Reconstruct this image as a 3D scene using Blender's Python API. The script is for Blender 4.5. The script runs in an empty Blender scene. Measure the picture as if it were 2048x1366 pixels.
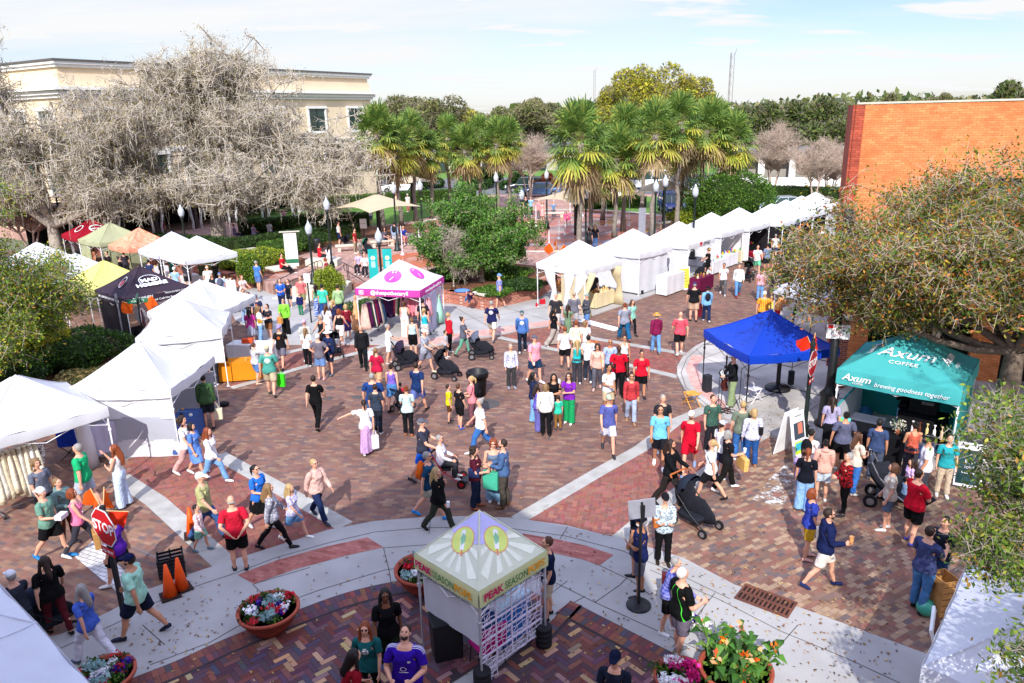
import bpy, bmesh, math, random
import numpy as np
from mathutils import Vector, Matrix
R=math.radians; rnd=random.Random(7); nr=np.random.default_rng(7)
C=bpy.context.scene.collection; S=bpy.context.scene
# ---------------- camera, world, sun, exposure ----------------
F=1500.0; TH=R(16.8); CH=9.2; RO=R(-1.3)          # focal length in px of a 2048 px wide frame, pitch, height, roll
cam_d=bpy.data.cameras.new('camera'); cam=bpy.data.objects.new('camera',cam_d); C.objects.link(cam)
cam_d.sensor_width=36; cam_d.lens=36*F/2048; cam_d.clip_end=5000; cam_d.clip_start=.1
cam.matrix_world=Matrix.Translation((0,0,CH))@Matrix.Rotation(math.pi/2-TH,4,'X')@Matrix.Rotation(RO,4,'Z')
S.camera=cam
SUN_EL=R(38); SUN_AZ=R(8)                          # light travels towards +Y, 8 degrees to +X
w=bpy.data.worlds.new('World'); S.world=w; w.use_nodes=True; nt=w.node_tree; nt.nodes.clear()
def nn(t,k,**kw):
 n=t.nodes.new(k)
 for a,b in kw.items(): setattr(n,a,b)
 return n
def setup_world():
 L=nt.links.new
 out=nn(nt,'ShaderNodeOutputWorld'); bg=nn(nt,'ShaderNodeBackground'); bg.inputs[1].default_value=.15
 sky=nn(nt,'ShaderNodeTexSky',sky_type='NISHITA'); sky.sun_disc=False; sky.sun_elevation=SUN_EL
 sky.sun_rotation=math.pi+SUN_AZ; sky.air_density=1.0; sky.dust_density=.6; sky.ozone_density=1.5; sky.altitude=10
 tc=nn(nt,'ShaderNodeTexCoord'); sep=nn(nt,'ShaderNodeSeparateXYZ'); L(tc.outputs['Generated'],sep.inputs[0])
 add=nn(nt,'ShaderNodeMath',operation='ADD'); add.inputs[1].default_value=.12; L(sep.outputs[2],add.inputs[0])
 mx=nn(nt,'ShaderNodeMath',operation='MAXIMUM'); mx.inputs[1].default_value=.05; L(add.outputs[0],mx.inputs[0])
 dv=nn(nt,'ShaderNodeVectorMath',operation='DIVIDE'); L(tc.outputs['Generated'],dv.inputs[0])
 cb=nn(nt,'ShaderNodeCombineXYZ'); [L(mx.outputs[0],cb.inputs[i]) for i in range(3)]; L(cb.outputs[0],dv.inputs[1])
 def cloud(sc,stretch,lo,hi,det=8,rough=.6,off=(0,0,0)):
  mp=nn(nt,'ShaderNodeMapping'); mp.inputs['Scale'].default_value=stretch; mp.inputs['Location'].default_value=off; L(dv.outputs[0],mp.inputs[0])
  n=nn(nt,'ShaderNodeTexNoise'); n.inputs['Scale'].default_value=sc; n.inputs['Detail'].default_value=det; n.inputs['Roughness'].default_value=rough; L(mp.outputs[0],n.inputs[0])
  r=nn(nt,'ShaderNodeMapRange'); r.inputs[1].default_value=lo; r.inputs[2].default_value=hi; L(n.outputs[0],r.inputs[0]); return r.outputs[0]
 c1=cloud(.6,(.45,1.1,1),.36,.66,10,.55,(3.1,1.2,0))
 c2=cloud(1.8,(.7,1.4,1),.54,.62,7,.5,(4.1,0.4,0))
 m=nn(nt,'ShaderNodeMath',operation='MAXIMUM'); L(c1,m.inputs[0]); L(c2,m.inputs[1])
 m2=nn(nt,'ShaderNodeMath',operation='MULTIPLY'); m2.inputs[1].default_value=1.0; L(m.outputs[0],m2.inputs[0])
 el=nn(nt,'ShaderNodeMapRange'); el.inputs[1].default_value=.15; el.inputs[2].default_value=.6; L(sep.outputs[2],el.inputs[0])  # above the frame, sky and clouds are made brighter and bluer to lift shade
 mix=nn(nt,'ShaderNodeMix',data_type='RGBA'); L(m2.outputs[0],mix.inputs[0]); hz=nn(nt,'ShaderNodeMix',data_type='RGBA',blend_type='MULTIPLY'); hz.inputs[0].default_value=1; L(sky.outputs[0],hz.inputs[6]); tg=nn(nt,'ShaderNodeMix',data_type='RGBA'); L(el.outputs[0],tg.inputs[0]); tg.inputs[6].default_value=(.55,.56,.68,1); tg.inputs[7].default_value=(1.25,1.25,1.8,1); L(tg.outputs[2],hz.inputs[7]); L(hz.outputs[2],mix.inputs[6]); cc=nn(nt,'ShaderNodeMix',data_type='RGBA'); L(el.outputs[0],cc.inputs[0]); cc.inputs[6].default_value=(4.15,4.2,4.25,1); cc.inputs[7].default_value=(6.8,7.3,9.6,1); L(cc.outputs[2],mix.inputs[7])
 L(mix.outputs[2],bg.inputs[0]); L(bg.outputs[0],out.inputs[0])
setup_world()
sd=bpy.data.lights.new('sun','SUN'); sd.energy=4.1; sd.angle=R(.5); sd.color=(1,.97,.92)
sun=bpy.data.objects.new('sun',sd); C.objects.link(sun)
sdir=Vector((math.sin(SUN_AZ)*math.cos(SUN_EL),math.cos(SUN_AZ)*math.cos(SUN_EL),-math.sin(SUN_EL)))
sun.rotation_euler=sdir.to_track_quat('-Z','Y').to_euler(); sun.location=(-10,-30,40)
S.view_settings.view_transform='Standard'; S.view_settings.look='None'; S.view_settings.gamma=1; S.view_settings.exposure=.62
S.cycles.max_bounces=6; S.cycles.transparent_max_bounces=8
# ---------------- pixel of the 2048x1366 frame -> point of the world at height z ----------------
def ray(x,y):
 a=(x-1024)/F; b=-(y-683)/F
 u=a*math.cos(RO)-b*math.sin(RO); v=a*math.sin(RO)+b*math.cos(RO)
 return (u,math.cos(TH)+v*math.sin(TH),-math.sin(TH)+v*math.cos(TH))
def at(x,y,z=0.):
 r=ray(x,y); t=(z-CH)/r[2]; return Vector((r[0]*t,r[1]*t,z))
def atY(x,y,Y):
 r=ray(x,y); t=Y/r[1]; return Vector((r[0]*t,Y,CH+r[2]*t))
# ---------------- materials ----------------
def lin(h):
 h=h.lstrip('#'); c=[int(h[i:i+2],16)/255 for i in (0,2,4)]
 return tuple([(x/12.92 if x<=.04045 else ((x+.055)/1.055)**2.4) for x in c])+(1,)
MATS={}
def mat(key,hexc='#888888',rough=.75,spec=.25,metal=0,var=.12,vs=3.,bump=0,bs=30.,hex2=None,attr=False,trans=0,emit=0,coat=0,k=1.0):
 if key in MATS: return MATS[key]
 m=bpy.data.materials.new(key); m.use_nodes=True; t=m.node_tree; b=t.nodes['Principled BSDF']; L=t.links.new
 b.inputs['Roughness'].default_value=rough; b.inputs['Specular IOR Level'].default_value=spec; b.inputs['Metallic'].default_value=metal
 if coat: b.inputs['Coat Weight'].default_value=coat
 if trans: b.inputs['Transmission Weight'].default_value=trans
 c=lin(hexc); c=tuple(x*k for x in c[:3])+(1,)
 tc=nn(t,'ShaderNodeTexCoord'); nz=nn(t,'ShaderNodeTexNoise'); nz.inputs['Scale'].default_value=vs; nz.inputs['Detail'].default_value=5; L(tc.outputs['Object'],nz.inputs[0])
 mx=nn(t,'ShaderNodeMix',data_type='RGBA'); rg=nn(t,'ShaderNodeMapRange'); rg.inputs[1].default_value=.3; rg.inputs[2].default_value=.7; L(nz.outputs[0],rg.inputs[0]); L(rg.outputs[0],mx.inputs[0])
 c2=lin(hex2) if hex2 else tuple(min(1,x*(1+var)) for x in c[:3])+(1,)
 c1=c if hex2 else tuple(x*(1-var) for x in c[:3])+(1,)
 if attr:
  at_=nn(t,'ShaderNodeAttribute',attribute_name='Col'); hs=nn(t,'ShaderNodeMix',data_type='RGBA',blend_type='MULTIPLY'); hs.inputs[0].default_value=1
  mx.inputs[6].default_value=(1-var,)*3+(1,); mx.inputs[7].default_value=(1+var,)*3+(1,)
  L(at_.outputs[0],hs.inputs[6]); L(mx.outputs[2],hs.inputs[7]); L(hs.outputs[2],b.inputs['Base Color'])
 else:
  mx.inputs[6].default_value=c1; mx.inputs[7].default_value=c2; L(mx.outputs[2],b.inputs['Base Color'])
 if bump:
  n2=nn(t,'ShaderNodeTexNoise'); n2.inputs['Scale'].default_value=bs; n2.inputs['Detail'].default_value=4; L(tc.outputs['Object'],n2.inputs[0])
  bp=nn(t,'ShaderNodeBump'); bp.inputs['Strength'].default_value=bump; bp.inputs['Distance'].default_value=.02; L(n2.outputs[0],bp.inputs['Height']); L(bp.outputs[0],b.inputs['Normal'])
 if emit:
  b.inputs['Emission Color'].default_value=c; b.inputs['Emission Strength'].default_value=emit
 MATS[key]=m; return m
def cloth(h,k=.82): return mat('cloth_'+h,h,rough=.85,spec=.12,var=.17,vs=9,bump=.9,bs=16,k=k)
def leafmat(key,attr=True,hexc='#556633',tl=.35):
 if key in MATS: return MATS[key]
 m=mat(key,hexc,rough=.55,spec=.3,attr=attr,var=.15,vs=1.3); t=m.node_tree; b=t.nodes['Principled BSDF']; L=t.links.new
 out=t.nodes['Material Output']; tr=nn(t,'ShaderNodeBsdfTranslucent'); ms=nn(t,'ShaderNodeMixShader'); ms.inputs[0].default_value=tl
 src=b.inputs['Base Color'].links[0].from_socket; L(src,tr.inputs[0]); L(b.outputs[0],ms.inputs[1]); L(tr.outputs[0],ms.inputs[2]); L(ms.outputs[0],out.inputs[0]); return m
def brickmat(key,pal,mortar,w_=.23,h_=.115,rot=0,mort=.006,offset=.5,vert=False,rough=.85,dirt=.25,bump=.35,soft=0,dk=1):
 m=bpy.data.materials.new(key); m.use_nodes=True; t=m.node_tree; b=t.nodes['Principled BSDF']; L=t.links.new
 b.inputs['Roughness'].default_value=rough; b.inputs['Specular IOR Level'].default_value=.2
 tc=nn(t,'ShaderNodeTexCoord'); mp=nn(t,'ShaderNodeMapping'); mp.inputs['Rotation'].default_value=(R(90) if vert else 0,0,R(rot)) if not vert else (0,0,0)
 src=tc.outputs['Object']
 if vert:
  sp=nn(t,'ShaderNodeSeparateXYZ'); L(src,sp.inputs[0]); ad=nn(t,'ShaderNodeMath',operation='ADD'); L(sp.outputs[0],ad.inputs[0]); L(sp.outputs[1],ad.inputs[1])
  cb=nn(t,'ShaderNodeCombineXYZ'); L(ad.outputs[0],cb.inputs[0]); L(sp.outputs[2],cb.inputs[1]); src=cb.outputs[0]
 L(src,mp.inputs[0])
 br=nn(t,'ShaderNodeTexBrick'); br.offset=offset; L(mp.outputs[0],br.inputs[0])
 br.inputs['Color1'].default_value=(0,0,0,1); br.inputs['Color2'].default_value=(1,1,1,1); br.inputs['Mortar'].default_value=(.5,.5,.5,1)
 br.inputs['Scale'].default_value=1; br.inputs['Mortar Size'].default_value=mort; br.inputs['Mortar Smooth'].default_value=.1; br.inputs['Brick Width'].default_value=w_; br.inputs['Row Height'].default_value=h_
 cr=nn(t,'ShaderNodeValToRGB'); cr.color_ramp.interpolation='CONSTANT'; e=cr.color_ramp.elements
 n=len(pal)
 if soft: mn=np.mean([lin(h)[:3] for h in pal],axis=0)*np.array([.88,.84,.76])
 for i,h in enumerate(pal):
  cl_=lin(h) if not soft else tuple(np.array(lin(h)[:3])*(1-soft)+mn*soft)+(1,)
  p=.5+(i/n-.5)*.9 if i else 0
  if i<2: e[i].position=p; e[i].color=cl_
  else: x=e.new(p); x.color=cl_
 L(br.outputs['Color'],cr.inputs[0])
 nz=nn(t,'ShaderNodeTexNoise'); nz.inputs['Scale'].default_value=.35; nz.inputs['Detail'].default_value=8; nz.inputs['Roughness'].default_value=.65; L(tc.outputs['Object'],nz.inputs[0])
 rg=nn(t,'ShaderNodeMapRange'); rg.inputs[1].default_value=.3; rg.inputs[2].default_value=.7; rg.inputs[3].default_value=(1-dirt)*dk; rg.inputs[4].default_value=(1+dirt)*dk; L(nz.outputs[0],rg.inputs[0])
 n3=nn(t,'ShaderNodeTexNoise'); n3.inputs['Scale'].default_value=40; n3.inputs['Detail'].default_value=3; L(tc.outputs['Object'],n3.inputs[0])
 mm=nn(t,'ShaderNodeMapRange'); mm.inputs[3].default_value=.8; mm.inputs[4].default_value=1.2; L(n3.outputs[0],mm.inputs[0])
 n4=nn(t,'ShaderNodeTexNoise'); n4.inputs['Scale'].default_value=1.9; n4.inputs['Detail'].default_value=10; n4.inputs['Roughness'].default_value=.75; L(tc.outputs['Object'],n4.inputs[0]); m4=nn(t,'ShaderNodeMapRange'); m4.inputs[1].default_value=.40; m4.inputs[2].default_value=.56; m4.inputs[3].default_value=.80; m4.inputs[4].default_value=1.05; L(n4.outputs[0],m4.inputs[0]); m5=nn(t,'ShaderNodeMath',operation='MULTIPLY'); L(m4.outputs[0],m5.inputs[0]); L(rg.outputs[0],m5.inputs[1])
 mu=nn(t,'ShaderNodeMath',operation='MULTIPLY'); L(m5.outputs[0],mu.inputs[0]); L(mm.outputs[0],mu.inputs[1])
 vm=nn(t,'ShaderNodeVectorMath',operation='SCALE'); L(cr.outputs[0],vm.inputs[0]); L(mu.outputs[0],vm.inputs['Scale'])
 mx=nn(t,'ShaderNodeMix',data_type='RGBA'); L(br.outputs['Fac'],mx.inputs[0]); L(vm.outputs[0],mx.inputs[6]); mx.inputs[7].default_value=lin(mortar); L(mx.outputs[2],b.inputs['Base Color'])
 iv=nn(t,'ShaderNodeMath',operation='SUBTRACT'); iv.inputs[0].default_value=1; L(br.outputs['Fac'],iv.inputs[1])
 bp=nn(t,'ShaderNodeBump'); bp.inputs['Strength'].default_value=bump; bp.inputs['Distance'].default_value=.01; L(iv.outputs[0],bp.inputs['Height']); L(bp.outputs[0],b.inputs['Normal'])
 MATS[key]=m; return m
# ---------------- mesh helpers ----------------
def link(o,parent=None):
 C.objects.link(o)
 if parent is not None: o.parent=parent
 return o
def tag(o,label=None,cat=None,group=None,kind=None):
 if label: o['label']=label
 if cat: o['category']=cat
 if group: o['group']=group
 if kind: o['kind']=kind
 return o
def empty(name,loc,rz=0,label=None,cat=None,group=None,s=1):
 o=bpy.data.objects.new(name,None); C.objects.link(o); o.location=loc; o.rotation_euler=(0,0,rz); o.scale=(s,s,s); o.empty_display_size=.2
 return tag(o,label,cat,group)
class MB:
 def __init__(s): s.v=[]; s.f=[]; s.m=[]; s.sm=[]; s.mi=0; s.smooth=False
 def add(s,vs,fs):
  b=len(s.v); s.v+= [tuple(x) for x in vs]; s.f+=[tuple(i+b for i in f) for f in fs]; s.m+=[s.mi]*len(fs); s.sm+=[s.smooth]*len(fs); return s
 def box(s,c,d,rz=0,rx=0,ry=0,taper=1):
  x,y,z=[k/2 for k in d]; M=Matrix.Rotation(rz,3,'Z')@Matrix.Rotation(ry,3,'Y')@Matrix.Rotation(rx,3,'X'); c=Vector(c)
  vs=[c+M@Vector((a*x*(taper if e>0 else 1),b*y*(taper if e>0 else 1),e*z)) for e in (-1,1) for a,b in ((-1,-1),(1,-1),(1,1),(-1,1))]
  return s.add(vs,[(3,2,1,0),(4,5,6,7),(0,1,5,4),(1,2,6,5),(2,3,7,6),(3,0,4,7)])
 def prism(s,poly,z0,z1):
  n=len(poly); a=sum(poly[i][0]*poly[(i+1)%n][1]-poly[(i+1)%n][0]*poly[i][1] for i in range(n))
  if a<0: poly=list(poly)[::-1]
  vs=[(p[0],p[1],z0) for p in poly]+[(p[0],p[1],z1) for p in poly]
  return s.add(vs,[tuple(range(n-1,-1,-1)),tuple(range(n,2*n))]+[(i,(i+1)%n,n+(i+1)%n,n+i) for i in range(n)])
 def tube(s,pts,rad,n=8,cap=True,fl=1.0):
  pts=[Vector(p) for p in pts]; k=len(pts)
  if not isinstance(rad,(list,tuple)): rad=[rad]*k
  vs=[];up=None
  for i,p in enumerate(pts):
   d=(pts[min(i+1,k-1)]-pts[max(i-1,0)]); d=d.normalized() if d.length>1e-9 else Vector((0,0,1))
   if up is None: up=Vector((0,1,0)) if abs(d.y)<.9 else Vector((1,0,0))
   x=(up-d*up.dot(d)); x=x.normalized() if x.length>1e-6 else d.orthogonal().normalized(); y=d.cross(x); up=x
   r=rad[i]; rx,ry=(r if isinstance(r,(tuple,list)) else (r,r*fl))
   vs+=[p+x*math.cos(2*math.pi*j/n)*rx+y*math.sin(2*math.pi*j/n)*ry for j in range(n)]
  fs=[(i*n+j,i*n+(j+1)%n,(i+1)*n+(j+1)%n,(i+1)*n+j) for i in range(k-1) for j in range(n)]
  if cap: fs+=[tuple(range(n-1,-1,-1)),tuple(range((k-1)*n,k*n))]
  return s.add(vs,fs)
 def lathe(s,prof,c=(0,0,0),n=20,caps=True,sx=1,sy=1):
  c=Vector(c); vs=[c+Vector((r*math.cos(2*math.pi*j/n)*sx,r*math.sin(2*math.pi*j/n)*sy,z)) for r,z in prof for j in range(n)]; k=len(prof)
  fs=[(i*n+j,i*n+(j+1)%n,(i+1)*n+(j+1)%n,(i+1)*n+j) for i in range(k-1) for j in range(n)]
  if caps: fs+=[tuple(range(n-1,-1,-1)),tuple(range((k-1)*n,k*n))]
  return s.add(vs,fs)
 def ball(s,c,r,n=10,m=7,rot=None):
  if not isinstance(r,(tuple,list)): r=(r,r,r)
  c=Vector(c); vs=[]
  for i in range(m+1):
   t=math.pi*i/m
   for j in range(n):
    v=Vector((r[0]*math.sin(t)*math.cos(2*math.pi*j/n),r[1]*math.sin(t)*math.sin(2*math.pi*j/n),-r[2]*math.cos(t)))
    vs.append(c+(rot@v if rot else v))
  return s.add(vs,[(i*n+j,i*n+(j+1)%n,(i+1)*n+(j+1)%n,(i+1)*n+j) for i in range(m) for j in range(n)])
 def build(s,name,mats,parent=None,bevel=0,weld=False):
  me=bpy.data.meshes.new(name); me.from_pydata(s.v,[],s.f); mats=mats if isinstance(mats,(list,tuple)) else [mats]
  for m in mats: me.materials.append(m)
  me.polygons.foreach_set('material_index',s.m); me.polygons.foreach_set('use_smooth',s.sm)
  if weld:
   b=bmesh.new(); b.from_mesh(me); bmesh.ops.remove_doubles(b,verts=b.verts,dist=1e-5); b.to_mesh(me); b.free()
  me.update(); o=bpy.data.objects.new(name,me); link(o,parent)
  if bevel:
   md=o.modifiers.new('b','BEVEL'); md.width=bevel; md.segments=2; md.limit_method='ANGLE'
  return o
def npmesh(name,V,Fc,mats,smooth=False,col=None,mi=None,parent=None,lnk=True):
 """V (N,3) array, Fc (M,k) array of polygons with k corners"""
 V=np.asarray(V,np.float32); Fc=np.asarray(Fc,np.int32); me=bpy.data.meshes.new(name)
 me.vertices.add(len(V)); me.vertices.foreach_set('co',V.ravel()); k=Fc.shape[1]
 me.loops.add(Fc.size); me.loops.foreach_set('vertex_index',Fc.ravel()); me.polygons.add(len(Fc)); me.polygons.foreach_set('loop_start',np.arange(0,Fc.size,k,dtype=np.int32))
 for m in (mats if isinstance(mats,(list,tuple)) else [mats]): me.materials.append(m)
 if mi is not None: me.polygons.foreach_set('material_index',np.asarray(mi,np.int32))
 me.polygons.foreach_set('use_smooth',np.full(len(Fc),smooth)); me.update(calc_edges=True)
 if col is not None:
  a=me.color_attributes.new('Col','FLOAT_COLOR','CORNER'); c=np.ones((Fc.size,4),np.float32); c[:,:3]=np.repeat(np.asarray(col,np.float32)[:,:3],k,axis=0); a.data.foreach_set('color',c.ravel())
 if not lnk: return me
 return link(bpy.data.objects.new(name,me),parent)
def copy_tree(o,loc=None,rz=None,s=None,label=None,parent=None):
 c=o.copy(); C.objects.link(c)
 if parent is not None: c.parent=parent
 if loc is not None: c.location=loc
 if rz is not None: c.rotation_euler=(0,0,rz)
 if s is not None: c.scale=(s,)*3 if not isinstance(s,tuple) else s
 if label: c['label']=label
 for ch in list(o.children): copy_tree(ch,parent=c)
 return c
FONT=None
def text(body,size,m,parent,loc,rot,name='lettering',extr=.002,align='CENTER',shear=0,sx=1,bold=0):
 cu=bpy.data.curves.new(name,'FONT'); cu.body=body; cu.size=size; cu.align_x=align; cu.align_y='CENTER'; cu.extrude=extr; cu.shear=shear; cu.offset=bold; cu.resolution_u=2
 o=bpy.data.objects.new(name,cu); C.objects.link(o); dg=bpy.context.evaluated_depsgraph_get(); me=bpy.data.meshes.new_from_object(o.evaluated_get(dg)); bpy.data.objects.remove(o)
 me.materials.clear(); me.materials.append(m); o=bpy.data.objects.new(name,me); link(o,parent); o.location=loc; o.rotation_euler=rot; o.scale=(sx,1,1); return o
# ---------------- people: one body template per build, clothes fitted to it, posed by joint rotations ----------------
def remeshed(mb,voxel,ratio,smooth=4,flat=False):
 me=bpy.data.meshes.new('t'); me.from_pydata(mb.v,[],mb.f); o=bpy.data.objects.new('t',me); C.objects.link(o)
 r=o.modifiers.new('r','REMESH'); r.mode='VOXEL'; r.voxel_size=voxel
 if smooth: q=o.modifiers.new('s','SMOOTH'); q.factor=.5; q.iterations=smooth
 d=o.modifiers.new('d','DECIMATE'); d.ratio=ratio; d.use_collapse_triangulate=True
 tr=o.modifiers.new('t','TRIANGULATE')
 dg=bpy.context.evaluated_depsgraph_get(); e=o.evaluated_get(dg).to_mesh()
 V=np.empty(len(e.vertices)*3,np.float32); e.vertices.foreach_get('co',V); Fc=np.empty(len(e.polygons)*3,np.int32); e.polygons.foreach_get('vertices',Fc)
 V=V.reshape(-1,3).copy(); Fc=Fc.reshape(-1,3).copy(); bpy.data.objects.remove(o); bpy.data.meshes.remove(me); return V,Fc
AD=np.array([.643,0,-.766]); SH=np.array([.172,0,1.405]); EL=SH+AD*.285; WR=SH+AD*.54
HIP=np.array([.088,0,.93]); KN=np.array([.1,.012,.5]); AN=np.array([.105,-.012,.085])
def ss(a,b,x): t=np.clip((x-a)/(b-a),0,1); return t*t*(3-2*t)
def weights(V,legs=True,arms=True,headonly=False):
 n=len(V); W=np.zeros((n,15)); x,y,z=V[:,0],V[:,1],V[:,2]
 if headonly: W[:,2]=1; return W
 rem=np.ones(n)
 if arms:
  for sd,b in ((-1,3),(1,6)):
   P=V*np.array([sd,1,1])-SH; s=P@AD; per=P[:,0]*.766+P[:,2]*.643
   a=ss(-.07,.10,s)*ss(-.125,-.085,per)*(x*sd>.08); W[:,b]=a*(1-ss(.25,.32,s)); W[:,b+1]=a*ss(.25,.32,s)*(1-ss(.52,.56,s)); W[:,b+2]=a*ss(.52,.56,s); rem-=a
 if legs:
  lw=(1-ss(.80,.98,z)); rw=ss(-.03,.03,x)
  for wgt,b in ((1-rw,9),(rw,12)):
   a=rem*lw*wgt; W[:,b]=a*ss(.45,.55,z); W[:,b+1]=a*(1-ss(.45,.55,z))*ss(.07,.12,z); W[:,b+2]=a*(1-ss(.45,.55,z))*(1-ss(.07,.12,z))
 else: lw=0
 t=rem*(1-lw) if legs else rem
 up=ss(1.0,1.2,z); hd=ss(1.46,1.53,z)
 W[:,0]=t*(1-up); W[:,1]=t*up*(1-hd); W[:,2]=t*up*hd
 return W/np.maximum(W.sum(1,keepdims=True),1e-6)
def limb(mb,pts,rad,n=10): mb.tube(pts,rad,n)
def mir(p,s): return (p[0]*s,p[1],p[2])
def torso(mb,sx,grow=0,z0=.84,z1=1.5,fem=False,hem=0):
 P=[(.84,.135,.10,0),(.90,.168,.115,-.005),(.97,.172,.118,-.005),(1.05,.150,.108,0),(1.13,.140,.102,.005),(1.22,.150,.110,.005),(1.32,.165,.118,.005),(1.39,.158,.106,0),(1.435,.115,.082,0),(1.48,.07,.062,0)]
 if fem: P=[(.84,.140,.105,0),(.90,.176,.122,-.008),(.97,.172,.120,-.008),(1.05,.140,.103,0),(1.13,.122,.094,.005),(1.22,.132,.106,.01),(1.30,.142,.126,.02),(1.37,.138,.100,.005),(1.425,.102,.076,0),(1.48,.06,.055,0)]
 vs=[];n=18;k=0
 zs=[p for p in P if z0<=p[0]<=z1]
 if z0<zs[0][0]-.001: zs=[(z0,)+zs[0][1:]]+zs
 for i,(z,rx,ry,cy) in enumerate(zs):
  g=grow*(1 if z<1.38 else .75 if z<1.47 else .6)+(hem*max(0,(1.15-z)/.3) if hem else 0)
  for j in range(n):
   a=2*math.pi*j/n; c,s_=math.cos(a),math.sin(a); e=.85
   vs.append(((rx+g)*math.copysign(abs(c)**e,c),cy+(ry+g)*math.copysign(abs(s_)**e,s_),z)); 
  k+=1
 fs=[(i*n+j,i*n+(j+1)%n,(i+1)*n+(j+1)%n,(i+1)*n+j) for i in range(k-1) for j in range(n)]+[tuple(range(n-1,-1,-1)),tuple(range((k-1)*n,k*n))]
 mb.add(vs,fs)
def hand(mb,s):
 ax=Vector(mir(AD,s)); w=Vector(mir(WR,s)); side=Vector((0,1,0)); pn=ax.cross(side)*s   # palm normal towards the body
 if pn.dot(Vector((-s,0,0)))<0: pn=-pn
 mb.tube([w-ax*.02,w+ax*.02,w+ax*.06,w+ax*.09],[(.024,.017),(.030,.015),(.040,.014),(.038,.012)],10)
 for i,(off,L) in enumerate(((.030,.068),(.010,.077),(-.010,.071),(-.029,.055))):
  b=w+ax*.078+side*off*1.05; c=.25+.08*i
  p1=b+ax*L*.45+pn*L*.08; p2=p1+(ax+pn*c*1.2).normalized()*L*.32; p3=p2+(ax+pn*c*2.6).normalized()*L*.25
  mb.tube([b,p1,p2,p3],[.0098,.0092,.0085,.0065],6)
 b=w+ax*.03+side*.024; mb.tube([b,b+ax*.025+side*.022+pn*.008,b+ax*.052+side*.030+pn*.016,b+ax*.07+side*.03+pn*.022],[.014,.0115,.010,.0075],6)
def body_mb(fem):
 mb=MB(); torso(mb,1,0,fem=fem); k=.9 if fem else 1
 mb.tube([(0,-.01,1.43),(0,-.002,1.5),(0,.008,1.57)],[.062*k,.054*k,.055*k],12)
 mb.ball((0,.0,1.655),(.073,.092,.098),16,12); mb.ball((0,.035,1.60),(.052,.058,.058),12,8); mb.ball((0,.088,1.615),(.016,.014,.02),8,6)
 mb.tube([(0,.085,1.668),(0,.105,1.634)],[.008,.013],8); mb.ball((0,.07,1.565),(.02,.018,.012),8,6)
 for s in (-1,1):
  mb.ball((s*.075,-.003,1.64),(.009,.018,.03),8,6); mb.ball((s*.03,.083,1.69),(.024,.01,.008),8,5); mb.ball((s*.04,.07,1.625),(.02,.02,.018),8,5)
  sh=.165 if fem else .178
  mb.tube([mir((.05,0,1.425),s),mir((sh-.04,0,1.412),s),mir(SH,s),mir(SH+AD*.1,s),mir(EL-AD*.03,s),mir(EL,s),mir(EL+AD*.06,s),mir(WR-AD*.03,s),mir(WR,s)],
    [.035*k,.046*k,.052*k,.049*k,.04*k,.037*k,.038*k,.027*k,.024*k],12)
  hand(mb,s)
  mb.tube([mir((.075,0,.93),s),mir((.09,0,.86),s),mir((.096,.005,.72),s),mir((.10,.012,.55),s),mir(KN,s),mir((.102,-.005,.40),s),mir((.103,-.018,.32),s),mir((.105,-.012,.18),s),mir(AN,s),mir((.105,-.01,.05),s)],
    [.088,.086,.075,.056,.052,.050,.053,.037,.032,.034],12)
  mb.tube([mir((.105,-.05,.035),s),mir((.106,0,.045),s),mir((.112,.08,.035),s),mir((.118,.15,.022),s),mir((.12,.17,.018),s)],[(.030,.028),(.034,.035),(.042,.026),(.038,.018),(.02,.012)],10)
 return mb
def sleeve(mb,s,upto,r0,r1,fem):
 sh=(.165 if fem else .178); d=upto
 mb.tube([mir((.05,0,1.42),s),mir((sh-.04,0,1.41),s),mir(SH,s),mir(SH+AD*d*.5,s),mir(SH+AD*d,s)],[.042,r0*.78,r0*.86,(r0+r1)/2,r1],14)
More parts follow.
